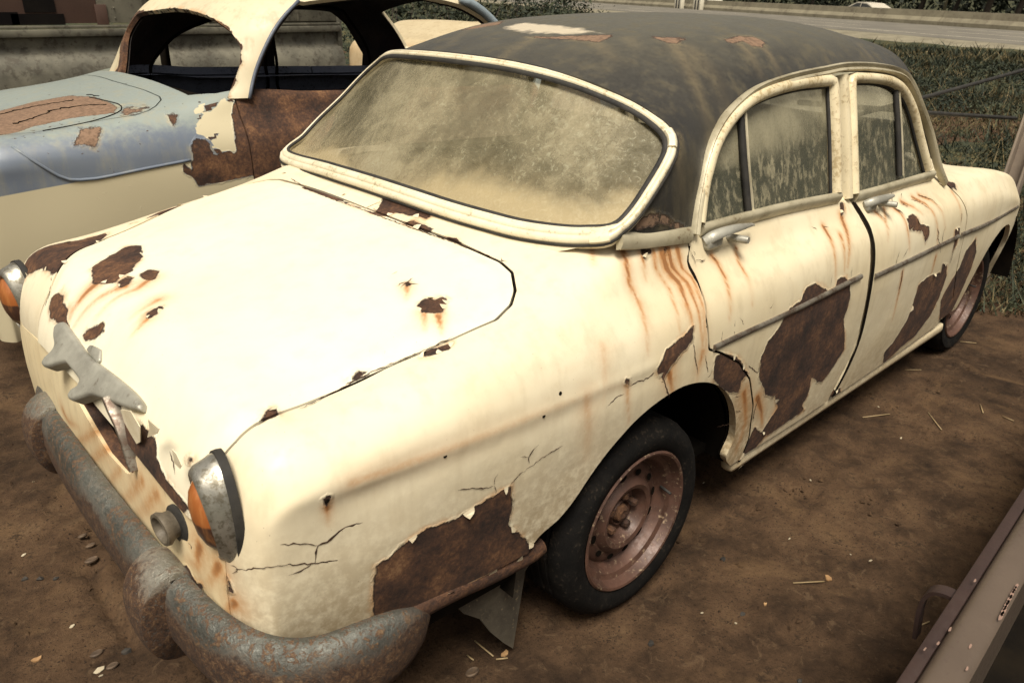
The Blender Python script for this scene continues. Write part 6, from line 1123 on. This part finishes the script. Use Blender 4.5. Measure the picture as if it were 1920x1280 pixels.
box('rail', ((X0+X1)/2, YB+.0, 1.215), (X1-X0, .05, .045), M_al, bus, None, .012); box('rail', ((X0+X1)/2, YB+.01, 1.25), (X1-X0, .04, .016), M_al, bus, None, .004)
bx = [(0.026, 4.0, 1.2573), (0.1961, 4.0, 1.2553), (0.308, 4.0, 1.254), (0.5902, 4.0, 1.2347), (0.6369, 4.0, 1.3137)]; 
xw = [p[0] for p in bx]
box('window_panel', ((X0+xw[3])/2, YB+.03, 1.62), (xw[3]-X0, .03, .70), M_brn, bus, None, .003)
for x0, x1, z0, z1 in ((xw[1]-.02, xw[2]+.04, 1.335, 1.75), (xw[0]-1.2, xw[1]-.06, 1.262, 1.335), (xw[1]-.10, xw[2]+.08, 1.262, 1.325)): box('opening', ((x0+x1)/2, YB+.012, (z0+z1)/2), (x1-x0, .01, z1-z0), M_blk, bus, None, 0)
box('upper_skin', ((xw[3]+X1)/2, YB+.028, 1.66), (X1-xw[3]-.004, .03, .78), M_al, bus, None, .003); box('patch_plate', (xw[3]+.02, YB+.008, 1.32), (.07, .012, .12), M_brn, bus, None, .002)
for xx in (xw[3]+.28, xw[3]+.34, 1.6, 2.0): box('seam_strip', (xx, YB+.01, 1.66), (.016, .012, .78), M_al, bus, None, .003)
box('end_wall', (X1, YB+1.2, 1.2), (.04, 2.4, 1.8), M_al, bus, None, .01); box('roof', ((X0+X1)/2, YB+1.2, 2.1), (X1-X0, 2.4, .12), M_al, bus, None, .05)
rv = []
for i in range(90):
    for z, yo in ((1.135, .018), (.55, -.034)): 
        v, f = box_v((X0+i*.09*(1 if z > 1 else 1), YB+yo-.006, z), (.009, .006, .009), None, .002); rv.append((v, f))
for i in range(5):
    for z in (1.30, 1.36, 1.42, 1.6): rv.append(box_v((xw[3]+.1+i*.21, YB+.008, z), (.009, .006, .009), None, .002))
mesh_obj('rivets', *join(rv), M_al, bus)
# small mirror hung inside the blue car is built with it

# ================= the blue and cream car =================
blue = empty('wrecked_car', (1.1, C2Y, .02), 'stripped light-blue and cream saloon with rusty doors and no glass, parked beside the cream car', 'car')
M_blue = paint_mat('blue_paint', (.130, .155, .200), (.165, .195, .235), dirt=(.28, .26, .18), stain=(.42, .34, .20), rough=.40, dirt_amt=.35, chips=.88, specks=False, fade_sheen=((.245, .28, .26), 1.06, 1.14, 'z'), coat=.1, jagk=1.9, primer=((.21, .130, .082), -1.17))
nt = M_blue.node_tree; P_ = next(n for n in nt.nodes if n.type == 'BSDF_PRINCIPLED'); src = P_.inputs['Base Color'].links[0].from_socket
# cream lower half and the scraped cream area on the wing
_a = nt.nodes.new('ShaderNodeAttribute'); _a.attribute_name = 'two'; _r = nt.nodes.new('ShaderNodeMapRange'); _r.inputs[1].default_value = .001; _r.inputs[2].default_value = -.001; nt.links.new(_a.outputs['Fac'], _r.inputs[0])
_b = nt.nodes.new('ShaderNodeAttribute'); _b.attribute_name = 'rust'; _r2 = nt.nodes.new('ShaderNodeMapRange'); _r2.inputs[1].default_value = 0; _r2.inputs[2].default_value = .004; nt.links.new(_b.outputs['Fac'], _r2.inputs[0])
_mm = nt.nodes.new('ShaderNodeMath'); _mm.operation = 'MULTIPLY'; nt.links.new(_r.outputs[0], _mm.inputs[0]); nt.links.new(_r2.outputs[0], _mm.inputs[1])
_x = nt.nodes.new('ShaderNodeMix'); _x.data_type = 'RGBA'; nt.links.new(_mm.outputs[0], _x.inputs[0]); nt.links.new(src, _x.inputs[6]); _x.inputs[7].default_value = (.52, .46, .31, 1); nt.links.new(_x.outputs[2], P_.inputs['Base Color'])
M_blr = paint_mat('blue_roof_cream', (.62, .54, .37), (.55, .48, .33), dirt=(.30, .24, .14), rough=.5, dirt_amt=.4, chips=.0)
M_bli = simple('blue_grey_inside', (.22, .25, .34), (.16, .18, .25), 5, .5, 0, .2, dirt=((.02, .015, .012), .48))
C2P = [[(-0.4612,1.9626,1.0509),(-0.3397,1.9781,1.0731),(-0.2139,1.9157,1.0963),(-0.1663,1.7872,1.1026),(-0.1426,1.5582,1.0899),(-0.184,1.4985,1.0766),(-0.3241,1.5483,1.0626),(-0.4526,1.5444,1.044),(-0.5915,1.4503,1.0371),(-0.5402,1.8469,1.0473)],
 [(-0.3845,1.3457,1.0018),(-0.335,1.3972,1.0453),(-0.2678,1.3828,1.0448),(-0.2943,1.3468,1.0109),(-0.3137,1.3306,0.9815),(-0.343,1.3406,0.9982)], [(-0.1735,1.441,1.0711),(-0.1261,1.5267,1.0883),(-0.0585,1.4802,1.0926),(-0.1083,1.4366,1.078)], [(-0.0269,1.392,1.0709),(0.0084,1.3885,1.0725),(-0.0075,1.3633,1.0472),(-0.0233,1.3503,1.0305),(-0.0303,1.3663,1.0488)],
 [(-0.0236,1.3069,0.9027),(-0.0121,1.3056,0.8873),(0.0047,1.304,0.8649),(0.022,1.3025,0.815),(0.0021,1.3035,0.8488),(-0.0264,1.3048,0.8626)]]
C2D = [(0.2733,1.392,1.1133),(0.2518,1.3938,1.1145),(0.2247,1.3688,1.0637),(0.1965,1.3156,0.9695),(0.1999,1.303,0.9207),(0.1019,1.3052,0.9189),(0.0864,1.3198,0.976),(0.0422,1.3227,0.9821),(0.0187,1.3147,0.9574),(0.017,1.3068,0.9121),(0.0064,1.3059,0.8993),(0.0062,1.3034,0.8483),(0.0206,1.3027,0.8047),(0.2363,1.2964,0.8188),(0.8258,1.2923,0.8138),(0.92,1.4075,1.1032)]
CREAML = [(-0.7246,1.41,0.8271),(-0.6373,1.3467,0.8557),(-0.474,1.3325,0.8697),(-0.3356,1.3198,0.8813),(-0.1684,1.3105,0.8961),(0.0122,1.3066,0.9086)]
def c2attr(V, N):
    d = np.full(len(V), .3); near = V[:, 1] < C2Y
    for q in C2P:
        Q = np.array(q)[:, :2]; t = Q[:, 1].mean() < 1.45
        if Q[:, 1].ptp() < .12 if hasattr(Q, 'ptp') else (Q[:, 1].max()-Q[:, 1].min()) < .12: Q = np.array(q)[:, [0, 2]]; P = V[:, [0, 2]]
        else: P = V[:, :2]
        d = np.where(near, np.minimum(d, poly_sdf(P, Q)), d)
    dd = poly_sdf(V[:, [0, 2]], np.array(C2D)[:, [0, 2]]); d = np.where(near, np.minimum(d, dd), d)
    zl = np.interp(V[:, 0], [p[0] for p in CREAML], [p[2] for p in CREAML]); scr = np.array(SCR)[:, [0, 2]]; st = poly_sdf(V[:, [0, 2]], scr)
    ns = noise2((V[:, 0]*.8+V[:, 2]*.6)*.33, V[:, 2]*.8-V[:, 0]*.6, 75, 77)*.036; two = np.minimum(V[:, 2]-zl, np.where(near, st+ns*1.1-.004, 1)); two = np.where(N[:, 2] > .75, .3, two)
    st2 = np.maximum(0, 1-np.abs(V[:, 0]+.40)/.01)*.8*(V[:, 2] < zl)*np.clip(1-(zl-V[:, 2])/.09, 0, 1)
    return {'rust': np.where((st < .005) & near & (st+ns*1.1-.004 > 0), np.minimum(d, -.01), d), 'stain': st2, 'two': two}
def plain_attr(o, **kw):
    for k_, v_ in kw.items():
        a_ = o.data.attributes.new(k_, 'FLOAT', 'POINT'); a_.data.foreach_set('value', np.full(len(o.data.vertices), v_, np.float32))
SCR = [(0.0957,1.3852,1.082),(0.0683,1.342,1.0192),(0.0743,1.3263,0.9905),(0.1152,1.3183,0.9732),(0.1165,1.3062,0.9275),(0.1999,1.303,0.9207),(0.2072,1.3238,0.9881),(0.2451,1.3904,1.1092),(0.1593,1.389,1.097)]
G2 = body_grid(.011, .011, -1); G2b = body_grid(.03, .03, 1); 
def prep(G, s):
    W = to2(G); n = grid_normals(W); i = int(np.argmax(W.reshape(-1, 3)[:, 2])); n = -n if n[i][2] < 0 else n; T = grid_tris(G); V = W.reshape(-1, 3); k = len(T)//3
    if np.dot(np.cross(V[T[k, 1]]-V[T[k, 0]], V[T[k, 2]]-V[T[k, 0]]), n[T[k, 0]]) < 0: T = T[:, ::-1]
    return V, T, n
A2 = prep(G2, -1); B2 = prep(G2b, 1)
CAB2 = to2(np.array([(.05,-.60,1),(.14,-.66,1),(.4,-.67,1),(1.3,-.68,1),(1.8,-.68,1),(1.9,-.60,1),(1.93,0,1),(1.9,.60,1),(1.8,.68,1),(1.3,.68,1),(.4,.67,1),(.14,.66,1),(.05,.60,1),(.04,0,1)]))[:, :2]
DX = C2D[1][0]
for (V, T, N), s in ((A2, -1), (B2, 1)):
    fc = lambda V: poly_sdf(V[:, :2], CAB2); H2 = to2(np.array([(x, y, .9) for x, y in HOODP]))[:, :2]; fh = lambda V: np.maximum(poly_sdf(V[:, :2], H2)-.003, .72-V[:, 2])
    arch = lambda V: np.hypot((V[:, 0]-.28)/.40, (V[:, 2]-.34)/.40)*.4-.4; ar2 = lambda V: np.hypot(V[:, 0]-2.8, V[:, 2]-.34)-.38
    panel('front_wing', V, T, N, [fc, fh, lambda V: DX-.004-V[:, 0], arch, lambda V: V[:, 2]-.32], M_blue, blue, .02, c2attr)
    panel('bonnet', V, T, N, [fc, lambda V: -poly_sdf(V[:, :2], H2)-.003, lambda V: V[:, 2]-.72], M_blue, blue, .015, c2attr)
    inner = (lambda V: 1.3-.004-V[:, 0])
    panel('front_door', V, T, N, [fc, lambda V: V[:, 0]-DX-.002, inner, arch, lambda V: V[:, 2]-.32], M_rust if s < 0 else M_bli, blue, .04, c2attr)
    panel('rear_door', V, T, N, [fc, lambda V: V[:, 0]-1.3-.002, lambda V: 1.95-V[:, 0], lambda V: V[:, 2]-.32], M_rust if s < 0 else M_bli, blue, .04, c2attr)
    panel('rear_wing', V, T, N, [fc, lambda V: V[:, 0]-1.954, ar2, lambda V: V[:, 2]-.32], M_blue, blue, .02, c2attr)
# inner lining of the far doors, dark blue-grey
Vb, Tb, Nb = B2; panel('door_lining', Vb-Nb*.05, Tb, Nb, [lambda V: V[:, 0]-.22, lambda V: 1.95-V[:, 0], lambda V: V[:, 2]-.5, lambda V: V[:, 1]-C2Y-.45, lambda V: 1.13-V[:, 2]], M_bli, blue, 0)
box('floor', (1.0, C2Y, .34), (2.6, 1.2, .03), M_black, blue); box('bulkhead', (.16, C2Y, .72), (.03, 1.1, .7), M_black, blue); box('dashboard', (.30, C2Y, 1.0), (.16, 1.12, .12), M_black, blue, None, .03)
for sx in (.28, 2.8):
    for s in (-1, 1): lathe('wheel', [(.0, -.02), (.10, -.02), (.19, -.01), (.20, .01), (.24, .015), (.29, 0), (.30, -.03), (.30, -.14), (.2, -.15)], (sx, C2Y+s*.66, .31), (0, s, 0), M_tyre, blue, 40)
# roof shell with open windscreen, doors and rear window
a2 = np.linspace(-.80, .80, 150); A_, B_ = np.meshgrid(a2, a2, indexing='ij'); W2 = roof2_pt(np.stack([A_, B_], -1)); N2 = grid_normals(W2); N2 = -N2 if N2[int(np.argmax(W2.reshape(-1, 3)[:, 2]))][2] < 0 else N2; T2 = grid_tris(W2); V2 = W2.reshape(-1, 3)
if np.dot(np.cross(V2[T2[11000, 1]]-V2[T2[11000, 0]], V2[T2[11000, 2]]-V2[T2[11000, 0]]), N2[T2[11000, 0]]) < 0: T2 = T2[:, ::-1]
WO2 = [(0.1007,2.2377,1.1357),(0.222,2.4379,1.3057),(0.2697,2.397,1.3822),(0.2776,2.1804,1.4084),(0.2929,1.9691,1.4243),(0.2918,1.7713,1.4184),(0.2944,1.6011,1.3965),(0.314,1.4855,1.3497),(0.3233,1.4388,1.2962),(0.3013,1.4176,1.2381),(0.2693,1.412,1.1833),(0.2292,1.3996,1.1256)]
wo = [tuple(p) for p in roof2_ab(WO2)]; wo = np.array(wo); cb = roof2_ab(np.array([(.22, 1.40, .95), (.1, 1.7, .9), (.05, C2Y, .85), (.1, 2.35, .9), (.2, 2.62, .95)])); wo = np.concatenate([wo, cb])
SO2 = [(0.3018,1.3672,1.1099),(0.3372,1.3826,1.1885),(0.3809,1.3868,1.2677),(0.4429,1.3886,1.3566),(0.5093,1.3993,1.4195),(0.5892,1.4261,1.471)]
so = [tuple(p) for p in SO2]+[(.62, 1.43, 1.455), (.9, 1.45, 1.475), (1.3, 1.45, 1.475), (1.44, 1.45, 1.44), (1.60, 1.43, 1.36), (1.74, 1.40, 1.22), (1.80, 1.38, 1.0), (1.6, 1.36, .88), (1.2, 1.35, .85), (.8, 1.35, .85), (.5, 1.36, .88), (.32, 1.38, .95)]
so = np.array(so); soF = so*[1, -1, 1]+[0, 2*C2Y, 0]
soF = np.array([(.34, 2.66, .96), (.36, 2.64, 1.08), (.37, 2.64, 1.13), (.44, 2.64, 1.21), (.55, 2.64, 1.29), (.75, 2.63, 1.355), (.98, 2.62, 1.385), (1.0, 2.64, 1.10), (.99, 2.66, .96), (.75, 2.67, .94), (.5, 2.67, .94)]); soF2 = np.array([(1.07, 2.64, 1.11), (1.09, 2.62, 1.392), (1.46, 2.62, 1.405), (1.57, 2.63, 1.33), (1.69, 2.64, 1.15), (1.67, 2.66, .97), (1.45, 2.67, .94), (1.2, 2.67, .94), (1.08, 2.66, .96)])
so_n2 = None
rw2 = np.array([(1.78, 1.52, 1.40), (1.90, 1.56, 1.18), (1.96, C2Y, 1.15), (1.90, 2.50, 1.18), (1.76, 2.52, 1.42), (1.74, C2Y, 1.49)])
q2 = lambda V, Q: poly_sdf(roof2_ab(V), Q if Q.shape[1] == 2 else roof2_ab(Q))
def r2a(V, N): return {'rust': np.where((V[:, 1] > 2.2) & (V[:, 0] < .75) & (V[:, 2] < 1.40), -.05, 0)+np.minimum(np.abs(q2(V, wo))*1.4-.003, np.full(len(V), .3))+.004*np.sin(V[:, 2]*90), 'stain': np.zeros(len(V))}
panel('roof', V2, T2, N2, [lambda V: V[:, 2]-np.where(V[:, 1] < C2Y, 1.112, 1.075), lambda V: q2(V, wo), lambda V: q2(V, so), lambda V: q2(V, soF), lambda V: q2(V, soF2), lambda V: q2(V, rw2)], M_blr, blue, .02, r2a)
panel('roof_lining', V2-N2*.03, T2, N2, [lambda V: V[:, 2]-1.07, lambda V: q2(V, wo)-.002, lambda V: q2(V, so)-.002, lambda V: q2(V, soF)+.012, lambda V: q2(V, soF2)+.012, lambda V: q2(V, rw2)-.002], M_int2 if False else simple('charred_lining', (.012, .009, .008), (.035, .022, .015), 7, .9), blue, 0)
for L, rr in ((SO2, .007),): tube('door_seal', smooth_path(L, .03), rr, simple('blue_edge', (.12, .14, .18), (.08, .09, .12), 8, .5), blue)
for Q in (soF, soF2): sweep('window_frame', smooth_path(Q, .04, True)-[0, .035, 0], (0, -1, 0), ellipse_prof(.008, .010, 8), M_black, blue, closed=True)
mr = box('door_mirror', (.50, 2.74, 1.16), (.02, .10, .14), M_black, blue, None, .008)
# near C pillar in pale blue
tube('rear_pillar', smooth_path([(1.45, 1.42, 1.49), (1.58, 1.41, 1.43), (1.70, 1.40, 1.33), (1.80, 1.38, 1.15)], .04), .022, simple('pale_blue', (.30, .36, .40), (.22, .27, .30), 6, .5), blue)
# bonnet shut line on the wing and the pressed crease
for L, w in (([(-0.4415,1.4558,1.04),(-0.3549,1.4481,1.0497),(-0.2615,1.4515,1.0618),(-0.1722,1.4875,1.0769),(-0.1403,1.5316,1.0869),(-0.1332,1.5841,1.0942),(-0.1508,1.6607,1.0989),(-0.1751,1.7854,1.1013)], .004), ):
    P = smooth_path(L, .02); tube('shut_line', P+[0, -.001, .001], w*.6, M_black, blue, 6)
for L in ([(-0.4872,1.61,1.0498),(-0.4255,1.6417,1.0594),(-0.3212,1.6809,1.0774),(-0.2477,1.6683,1.0871),(-0.1689,1.6081,1.0921)], [(-0.4846,1.8543,1.0517),(-0.4047,1.8745,1.063),(-0.3178,1.8328,1.0796),(-0.229,1.7948,1.0937)], [(-0.1781,1.8418,1.1017),(-0.1552,1.8355,1.105),(-0.1451,1.7697,1.1051)]):
    P = smooth_path(L, .01); P = P+RNG.normal(size=P.shape)*[.006, .006, 0]+[0, 0, .001]; tube('peeled_edge', P, .0022, M_black, blue, 5)
P = smooth_path([(-0.563,1.3733,1.0114),(-0.5196,1.3368,0.9673),(-0.4509,1.3295,0.9046),(-0.4204,1.3273,0.8877),(-0.3356,1.3198,0.8813),(-0.1684,1.3105,0.8961),(0.0082,1.3068,0.9091)], .03); plain_attr(tube('pressed_crease', P, .006, M_blue, blue, 8), rust=.3, two=.3, stain=0)
# ================= pale car farther back =================
q = [(4.3136, 6.0306)][0]; pale = empty('pale_car', (q[0]+1, q[1]+.2, .0), 'faded cream car with a rusty nose standing farther back, seen past the blue car', 'car')
Gp = body_grid(.05, .05, 1); Gp = np.concatenate([(Gp*[1, -1, 1])[:, ::-1], Gp[:, 1:]], 1); Gp = Gp*[1, 1.0, 1.10]; th = .35; R_ = np.array([[math.cos(th), -math.sin(th), 0], [math.sin(th), math.cos(th), 0], [0, 0, 1]])
Wp = Gp@R_.T+[q[0]+.75, q[1]+.25, .0]; Np = grid_normals(Wp); Np = -Np if Np[int(np.argmax(Wp.reshape(-1, 3)[:, 2]))][2] < 0 else Np; Tp = grid_tris(Wp)
M_pale = paint_mat('pale_car_paint', (.50, .42, .27), (.44, .36, .22), dirt_amt=.5, stain=(.42, .25, .10))
pa = lambda V, N: {'rust': np.full(len(V), .3), 'stain': np.clip(.25+.5*noise2(V[:, 0], V[:, 2], 9, 5), 0, .8)*(V[:, 2] < .95)}
panel('body', Wp.reshape(-1, 3), Tp, Np, [lambda V: -np.abs(V[:, 2]-.93)*-1-.006], M_pale, pale, .02, pa)
mesh_obj('inner', Wp.reshape(-1, 3)-Np*.03, Tp, M_black, pale)
# ================= foreground: open-topped painted body side, lower right =================
fg0, fg1 = np.array([(0.001, -1.5143, 0.5)][0]), np.array([(0.7006, -1.4807, 0.5)][0]); d = fg1-fg0; d /= np.linalg.norm(d); s0, s1 = fg0-d*1.0, fg0+d*2.6
w1 = np.array([(0.0709, -1.5766, 0.5)][0]); nrm = np.array([-d[1], d[0], 0]); wd = abs((w1-fg0)@nrm); sgn = np.sign((w1-fg0)@nrm); nrm = nrm*sgn
M_fg = simple('taupe_paint', (.105, .078, .058), (.085, .063, .047), 3, .38, 0, .1, dirt=((.07, .045, .035), .52)); M_fgr = simple('maroon_paint', (.042, .024, .019), (.03, .017, .014), 4, .5)
tr = empty('truck_bed', tuple(s0*[1, 1, 0]), 'open truck bed with a chipped taupe rim and strap handle, bottom right corner', 'truck bed')
P = np.array([s0+(s1-s0)*t for t in np.linspace(0, 1, 40)]); wd_ = wd
pr = [(0, -.30), (0, -.02), (.004, -.008), (.010, -.001), (.018, .003), (.028, .001), (wd_-.02, .001), (wd_-.008, -.003), (wd_, -.012), (wd_, -.10), (wd_-.006, -.10), (wd_-.006, -.30)]
V = []; k = len(pr)
for p in P:
    for a, b in pr: V.append(p+nrm*a+[0, 0, b])
autosmooth(mesh_obj('top_rail', V, [(i*k+j, (i+1)*k+j, (i+1)*k+(j+1) % k, i*k+(j+1) % k) for i in range(39) for j in range(k)], M_fg, tr), 40)
mid = (s0+s1)/2; ang = Matrix.Rotation(math.atan2(d[1], d[0]), 3, 'Z'); L_ = np.linalg.norm(s1-s0)
box('side_panel', tuple(mid-nrm*.010+[0, 0, -.26]), (L_, .02, .44), M_fgr, tr, ang, .004)
box('side_lip', tuple(mid-nrm*.012+[0, 0, -.022]), (L_, .024, .02), M_fgr, tr, ang, .006)
box('bed_floor', tuple(mid+nrm*.75+[0, 0, -.30]), (L_, 1.4, .02), M_blk if False else M_black, tr, ang, 0)
box('far_side', tuple(mid+nrm*1.45+[0, 0, -.15]), (L_, .03, .40), M_black, tr, ang, 0)
hk = [(0.3138, -1.489, 0.46), (0.2953, -1.4707, 0.46), (0.2648, -1.4649, 0.46)]; h0 = np.array(hk[0])+nrm*.0; P = smooth_path([h0+nrm*.02+[0, 0, .01], h0-nrm*.03+[0, 0, .012], h0-nrm*.055+[0, 0, -.005], h0-nrm*.062+[0, 0, -.05], h0-nrm*.055+[0, 0, -.12]], .006)
sweep('strap_handle', P, d, [(-.004, -.015), (-.004, .015), (.004, .015), (.004, -.015)], M_fgr, tr)
cv = []; M_chip = simple('primer_pink', (.27, .17, .13), (.20, .13, .10))
for px in [(0.172, -1.5104, 0.5), (0.1211, -1.5089, 0.5), (0.1576, -1.5497, 0.5), (0.0993, -1.5644, 0.5), (0.089, -1.4984, 0.5), (0.3475, -1.4941, 0.5)]: cv.append((np.array(px)+RNG.normal(size=3)*[.0, .0, 0]+[0, 0, .0035], .005))
for t in np.linspace(0, 1, 12):
    a_, b_ = np.array([(0.2776, -1.5618, 0.5)][0]), np.array([(0.3933, -1.5546, 0.5)][0]); cv.append((a_+(b_-a_)*t+[0, 0, .0035], .0062+.002*RNG.random()))
for c_, r_ in cv:
    b = 0; kk = 7; V = [c_+d*r_*1.7*math.cos(t)*(.6+.6*RNG.random())+nrm*r_*.42*math.sin(t)*(.6+.6*RNG.random()) for t in np.linspace(0, 6.28, kk, endpoint=False)]; mesh_obj('paint_chip', V, [tuple(range(kk))], M_chip, tr, smooth=False)
# ================= litter on the dirt =================
gz = .022
def gh(x, y): return float(.018+.007*noise2(np.array(x), np.array(y), 2.3, 3)+.0048*noise2(np.array(x), np.array(y), 13, 5))+.001
M_flake = simple('paint_flake', (.44, .38, .27), (.32, .27, .18)); M_straw = simple('straw', (.34, .25, .13), (.22, .16, .08)); M_seed = simple('seed_pod', (.13, .085, .05), (.06, .04, .026), 30, .7); M_stone = simple('dark_stone', (.045, .038, .03), (.02, .017, .014), 30, .8); M_dleaf = simple('dry_leaf', (.36, .22, .10), (.25, .14, .06), 20, .7)
def flake(p, r, lab, grp, mat=M_flake, cat='paint flake', name='paint_flake', k=6, th=.002):
    z = gh(*p[:2]); a0 = RNG.random()*6; V = []; F = []
    for h in (0, th): V += [(p[0]+r*(.6+.6*((i*37) % 5)/5)*math.cos(a0+i*6.283/k), p[1]+r*.7*(.6+.6*((i*53) % 4)/4)*math.sin(a0+i*6.283/k), z+h+.002*math.sin(i)) for i in range(k)]
    F = [tuple(range(k))[::-1], tuple(range(k, 2*k))]+[(i, (i+1) % k, k+(i+1) % k, k+i) for i in range(k)]
    return tag(mesh_obj(name, V, F, mat, smooth=False), lab, cat, grp)
GG = 'pale paint flakes scattered on the dirt'
for p, r in zip([(-0.4555, 2.5343, 0.022), (-0.7087, 0.925, 0.022), (-0.9163, -0.0651, 0.022), (-0.9407, 0.51, 0.022), (-0.9182, -0.0828, 0.022), (-0.9199, 0.135, 0.022), (-0.8207, 0.8885, 0.022), (0.3454, -0.9284, 0.022), (0.9024, -1.1403, 0.022), (2.671, -0.5824, 0.022), (0.3826, -1.0107, 0.022), (1.8739, -0.739, 0.022), (-0.6808, 0.023, 0.022), (0.8614, -0.5826, 0.022), (1.6874, -0.9067, 0.022), (1.1555, -0.8173, 0.022), (0.8079, -0.9298, 0.022), (0.8835, -1.0887, 0.022)], (.008, .007, .015, .008, .008, .008, .005, .007, .008, .008, .006, .008, .005, .006, .006, .006, .005, .005)): flake(p, r, 'small pale flake of paint lying on the dirt', GG)
def twig(L, lab, r=.0022, grp='dry straws on the dirt'):
    P = [(x, y, gh(x, y)+r+.003*(i % 2)) for i, (x, y) in enumerate([p[:2] for p in L])]; return tag(tube('straw', smooth_path(P, .02) if len(P) > 2 else P, r, M_straw, n=5), lab, 'straw', grp)
for L, lab in (([(0.6347, -1.0375, 0.022), (0.7057, -1.0944, 0.022)], 'straw touching the small dry leaf right of the front wheel'), ([(-0.179, -0.5986, 0.022), (-0.1817, -0.6732, 0.022)], 'straw below the tip of the torn splash shield'), ([(-0.2248, -0.6234, 0.022), (-0.226, -0.6495, 0.022)], 'short straw left of the seed pod under the splash shield'), ([(-0.1812, -0.6827, 0.022), (-0.1583, -0.7008, 0.022)], 'straw beside the brown leaf below the splash shield'), ([(1.7317, -0.7373, 0.022), (1.8405, -0.7968, 0.022)], 'straw on the dirt right of the front door'), ([(2.3178, -0.6652, 0.022), (2.3632, -0.7177, 0.022)], 'pale straw near the rear wheel, below the rear door'), ([(2.214, -1.012, 0.022), (2.1339, -1.0483, 0.022)], 'straw standing alone near the right edge'), ([(1.9746, -0.8947, 0.022), (1.8646, -0.9869, 0.022)], 'straw in the dirt midway along the right side'), ([(0.7361, -1.3449, 0.022), (0.7719, -1.3587, 0.022)], 'straw beside the strap handle of the truck bed'), ([(2.8317, -0.7171, 0.022), (2.859, -0.7808, 0.022)], 'straw beside the rear tyre'), ([(2.172, -1.1093, 0.022), (2.1574, -1.1525, 0.022)], 'straw near the right edge above the truck bed')): twig(L, lab)
for p, r, lab in (([(0.7319, -1.094, 0.022)][0], .016, 'small curled dry leaf on the dirt right of the front wheel'), ([(-0.1517, -0.6838, 0.022)][0], .013, 'brown leaf lying below the tip of the splash shield'), ([(-1.017, 0.073, 0.022)][0], .012, 'orange-brown leaf on the dirt in the lower left corner'), ([(0.5043, -1.0262, 0.022)][0], .006, 'tiny leaf scrap right of the front tyre')): flake(p, r, lab, None, M_dleaf, 'leaf', 'leaf', 8, .004)
def pod(p, r, lab):
    z = gh(*p[:2]); o = lathe('seed_pod', [(r*.55, .004), (r*.9, .000), (r, r*.25), (r*.86, r*.42), (r*.78, r*.36), (r*.6, .006), (0, .004)], (p[0], p[1], z), (0, .25, 1), M_seed, None, 20, upv=(1, 0, 0), sy=.72); return tag(o, lab, 'seed pod')
for p, r, lab in zip([(-0.2515, -0.6754, 0.022), (-0.9027, -0.0016, 0.022), (-0.8877, -0.071, 0.022), (-0.803, 0.3582, 0.022), (-0.7843, 0.4291, 0.022), (-0.7887, 0.4882, 0.022)], (.019, .016, .015, .019, .014, .013), ('half seed pod on the dirt below the splash shield, at the bottom edge', 'open seed pod in the lower left, the upper one of a close pair', 'open seed pod in the lower left, the lower one of a close pair', 'curled open seed pod beside the left side of the bumper', 'grey seed pod just above the curled one beside the bumper', 'half-buried seed pod nearest the bumper')): pod(p, r, lab)
for i, p in enumerate([(0.1523, -0.9051, 0.022), (0.5769, -0.8443, 0.022), (0.4258, -1.0049, 0.022), (-0.8462, -0.0404, 0.022), (-0.9637, 0.3968, 0.022), (-0.9007, 0.3412, 0.022), (0.3306, -1.2229, 0.022), (3.8513, -0.238, 0.022), (-0.73, 1.2757, 0.022), (-0.7666, 0.1528, 0.022), (-0.9333, 0.37, 0.022)]):
    p = p[:2]; bm = bmesh.new(); bmesh.ops.create_icosphere(bm, subdivisions=1, radius=.008+.004*RNG.random())
    V = np.array([v.co[:] for v in bm.verts])*[1, .8, .6]+RNG.normal(size=(len(bm.verts), 3))*.0012; F = [[v.index for v in f.verts] for f in bm.faces]; bm.free()
    tag(mesh_obj('pebble', V+[p[0], p[1], gh(*p)+.002], F, M_stone, smooth=False), 'small dark pebble lying on the bare dirt', 'pebble', 'dark pebbles on the dirt')
# fine crumbs of soil
n = 26000; x = RNG.uniform(-2, 4.5, n); y = RNG.uniform(-2.2, -.55, n); z = .0185+.007*noise2(x, y, 2.3, 3)+.0048*noise2(x, y, 13, 5); s_ = .0012+.0075*RNG.random(n)**7
k = noise2(x, y, 3.1, 61)+.8*RNG.random(n) > .2; x, y, z, s_ = x[k], y[k], z[k], s_[k]
x2 = RNG.uniform(-2, -.7, 5000); y2 = RNG.uniform(-1.6, 1.2, 5000); x = np.r_[x, x2]; y = np.r_[y, y2]; z = np.r_[z, .0185+.007*noise2(x2, y2, 2.3, 3)+.0048*noise2(x2, y2, 13, 5)]; s_ = np.r_[s_, .0012+.0070*RNG.random(5000)**7]
base = np.array([(1, 0, 0), (0, 1, 0), (-1, 0, 0), (0, -1, 0), (0, 0, 1)]); V = (np.stack([x, y, z], 1)[:, None]+base[None]*s_[:, None, None]*(1+.5*RNG.normal(size=(len(x), 5, 1)))).reshape(-1, 3)
F = (np.arange(len(x))[:, None, None]*5+np.array([(0, 1, 4), (1, 2, 4), (2, 3, 4), (3, 0, 4)])[None]).reshape(-1, 3)
tag(mesh_obj('soil_crumbs', V, F, M_dirt, smooth=False), 'loose crumbs of dark soil strewn over the dirt', 'soil crumbs', kind='stuff')
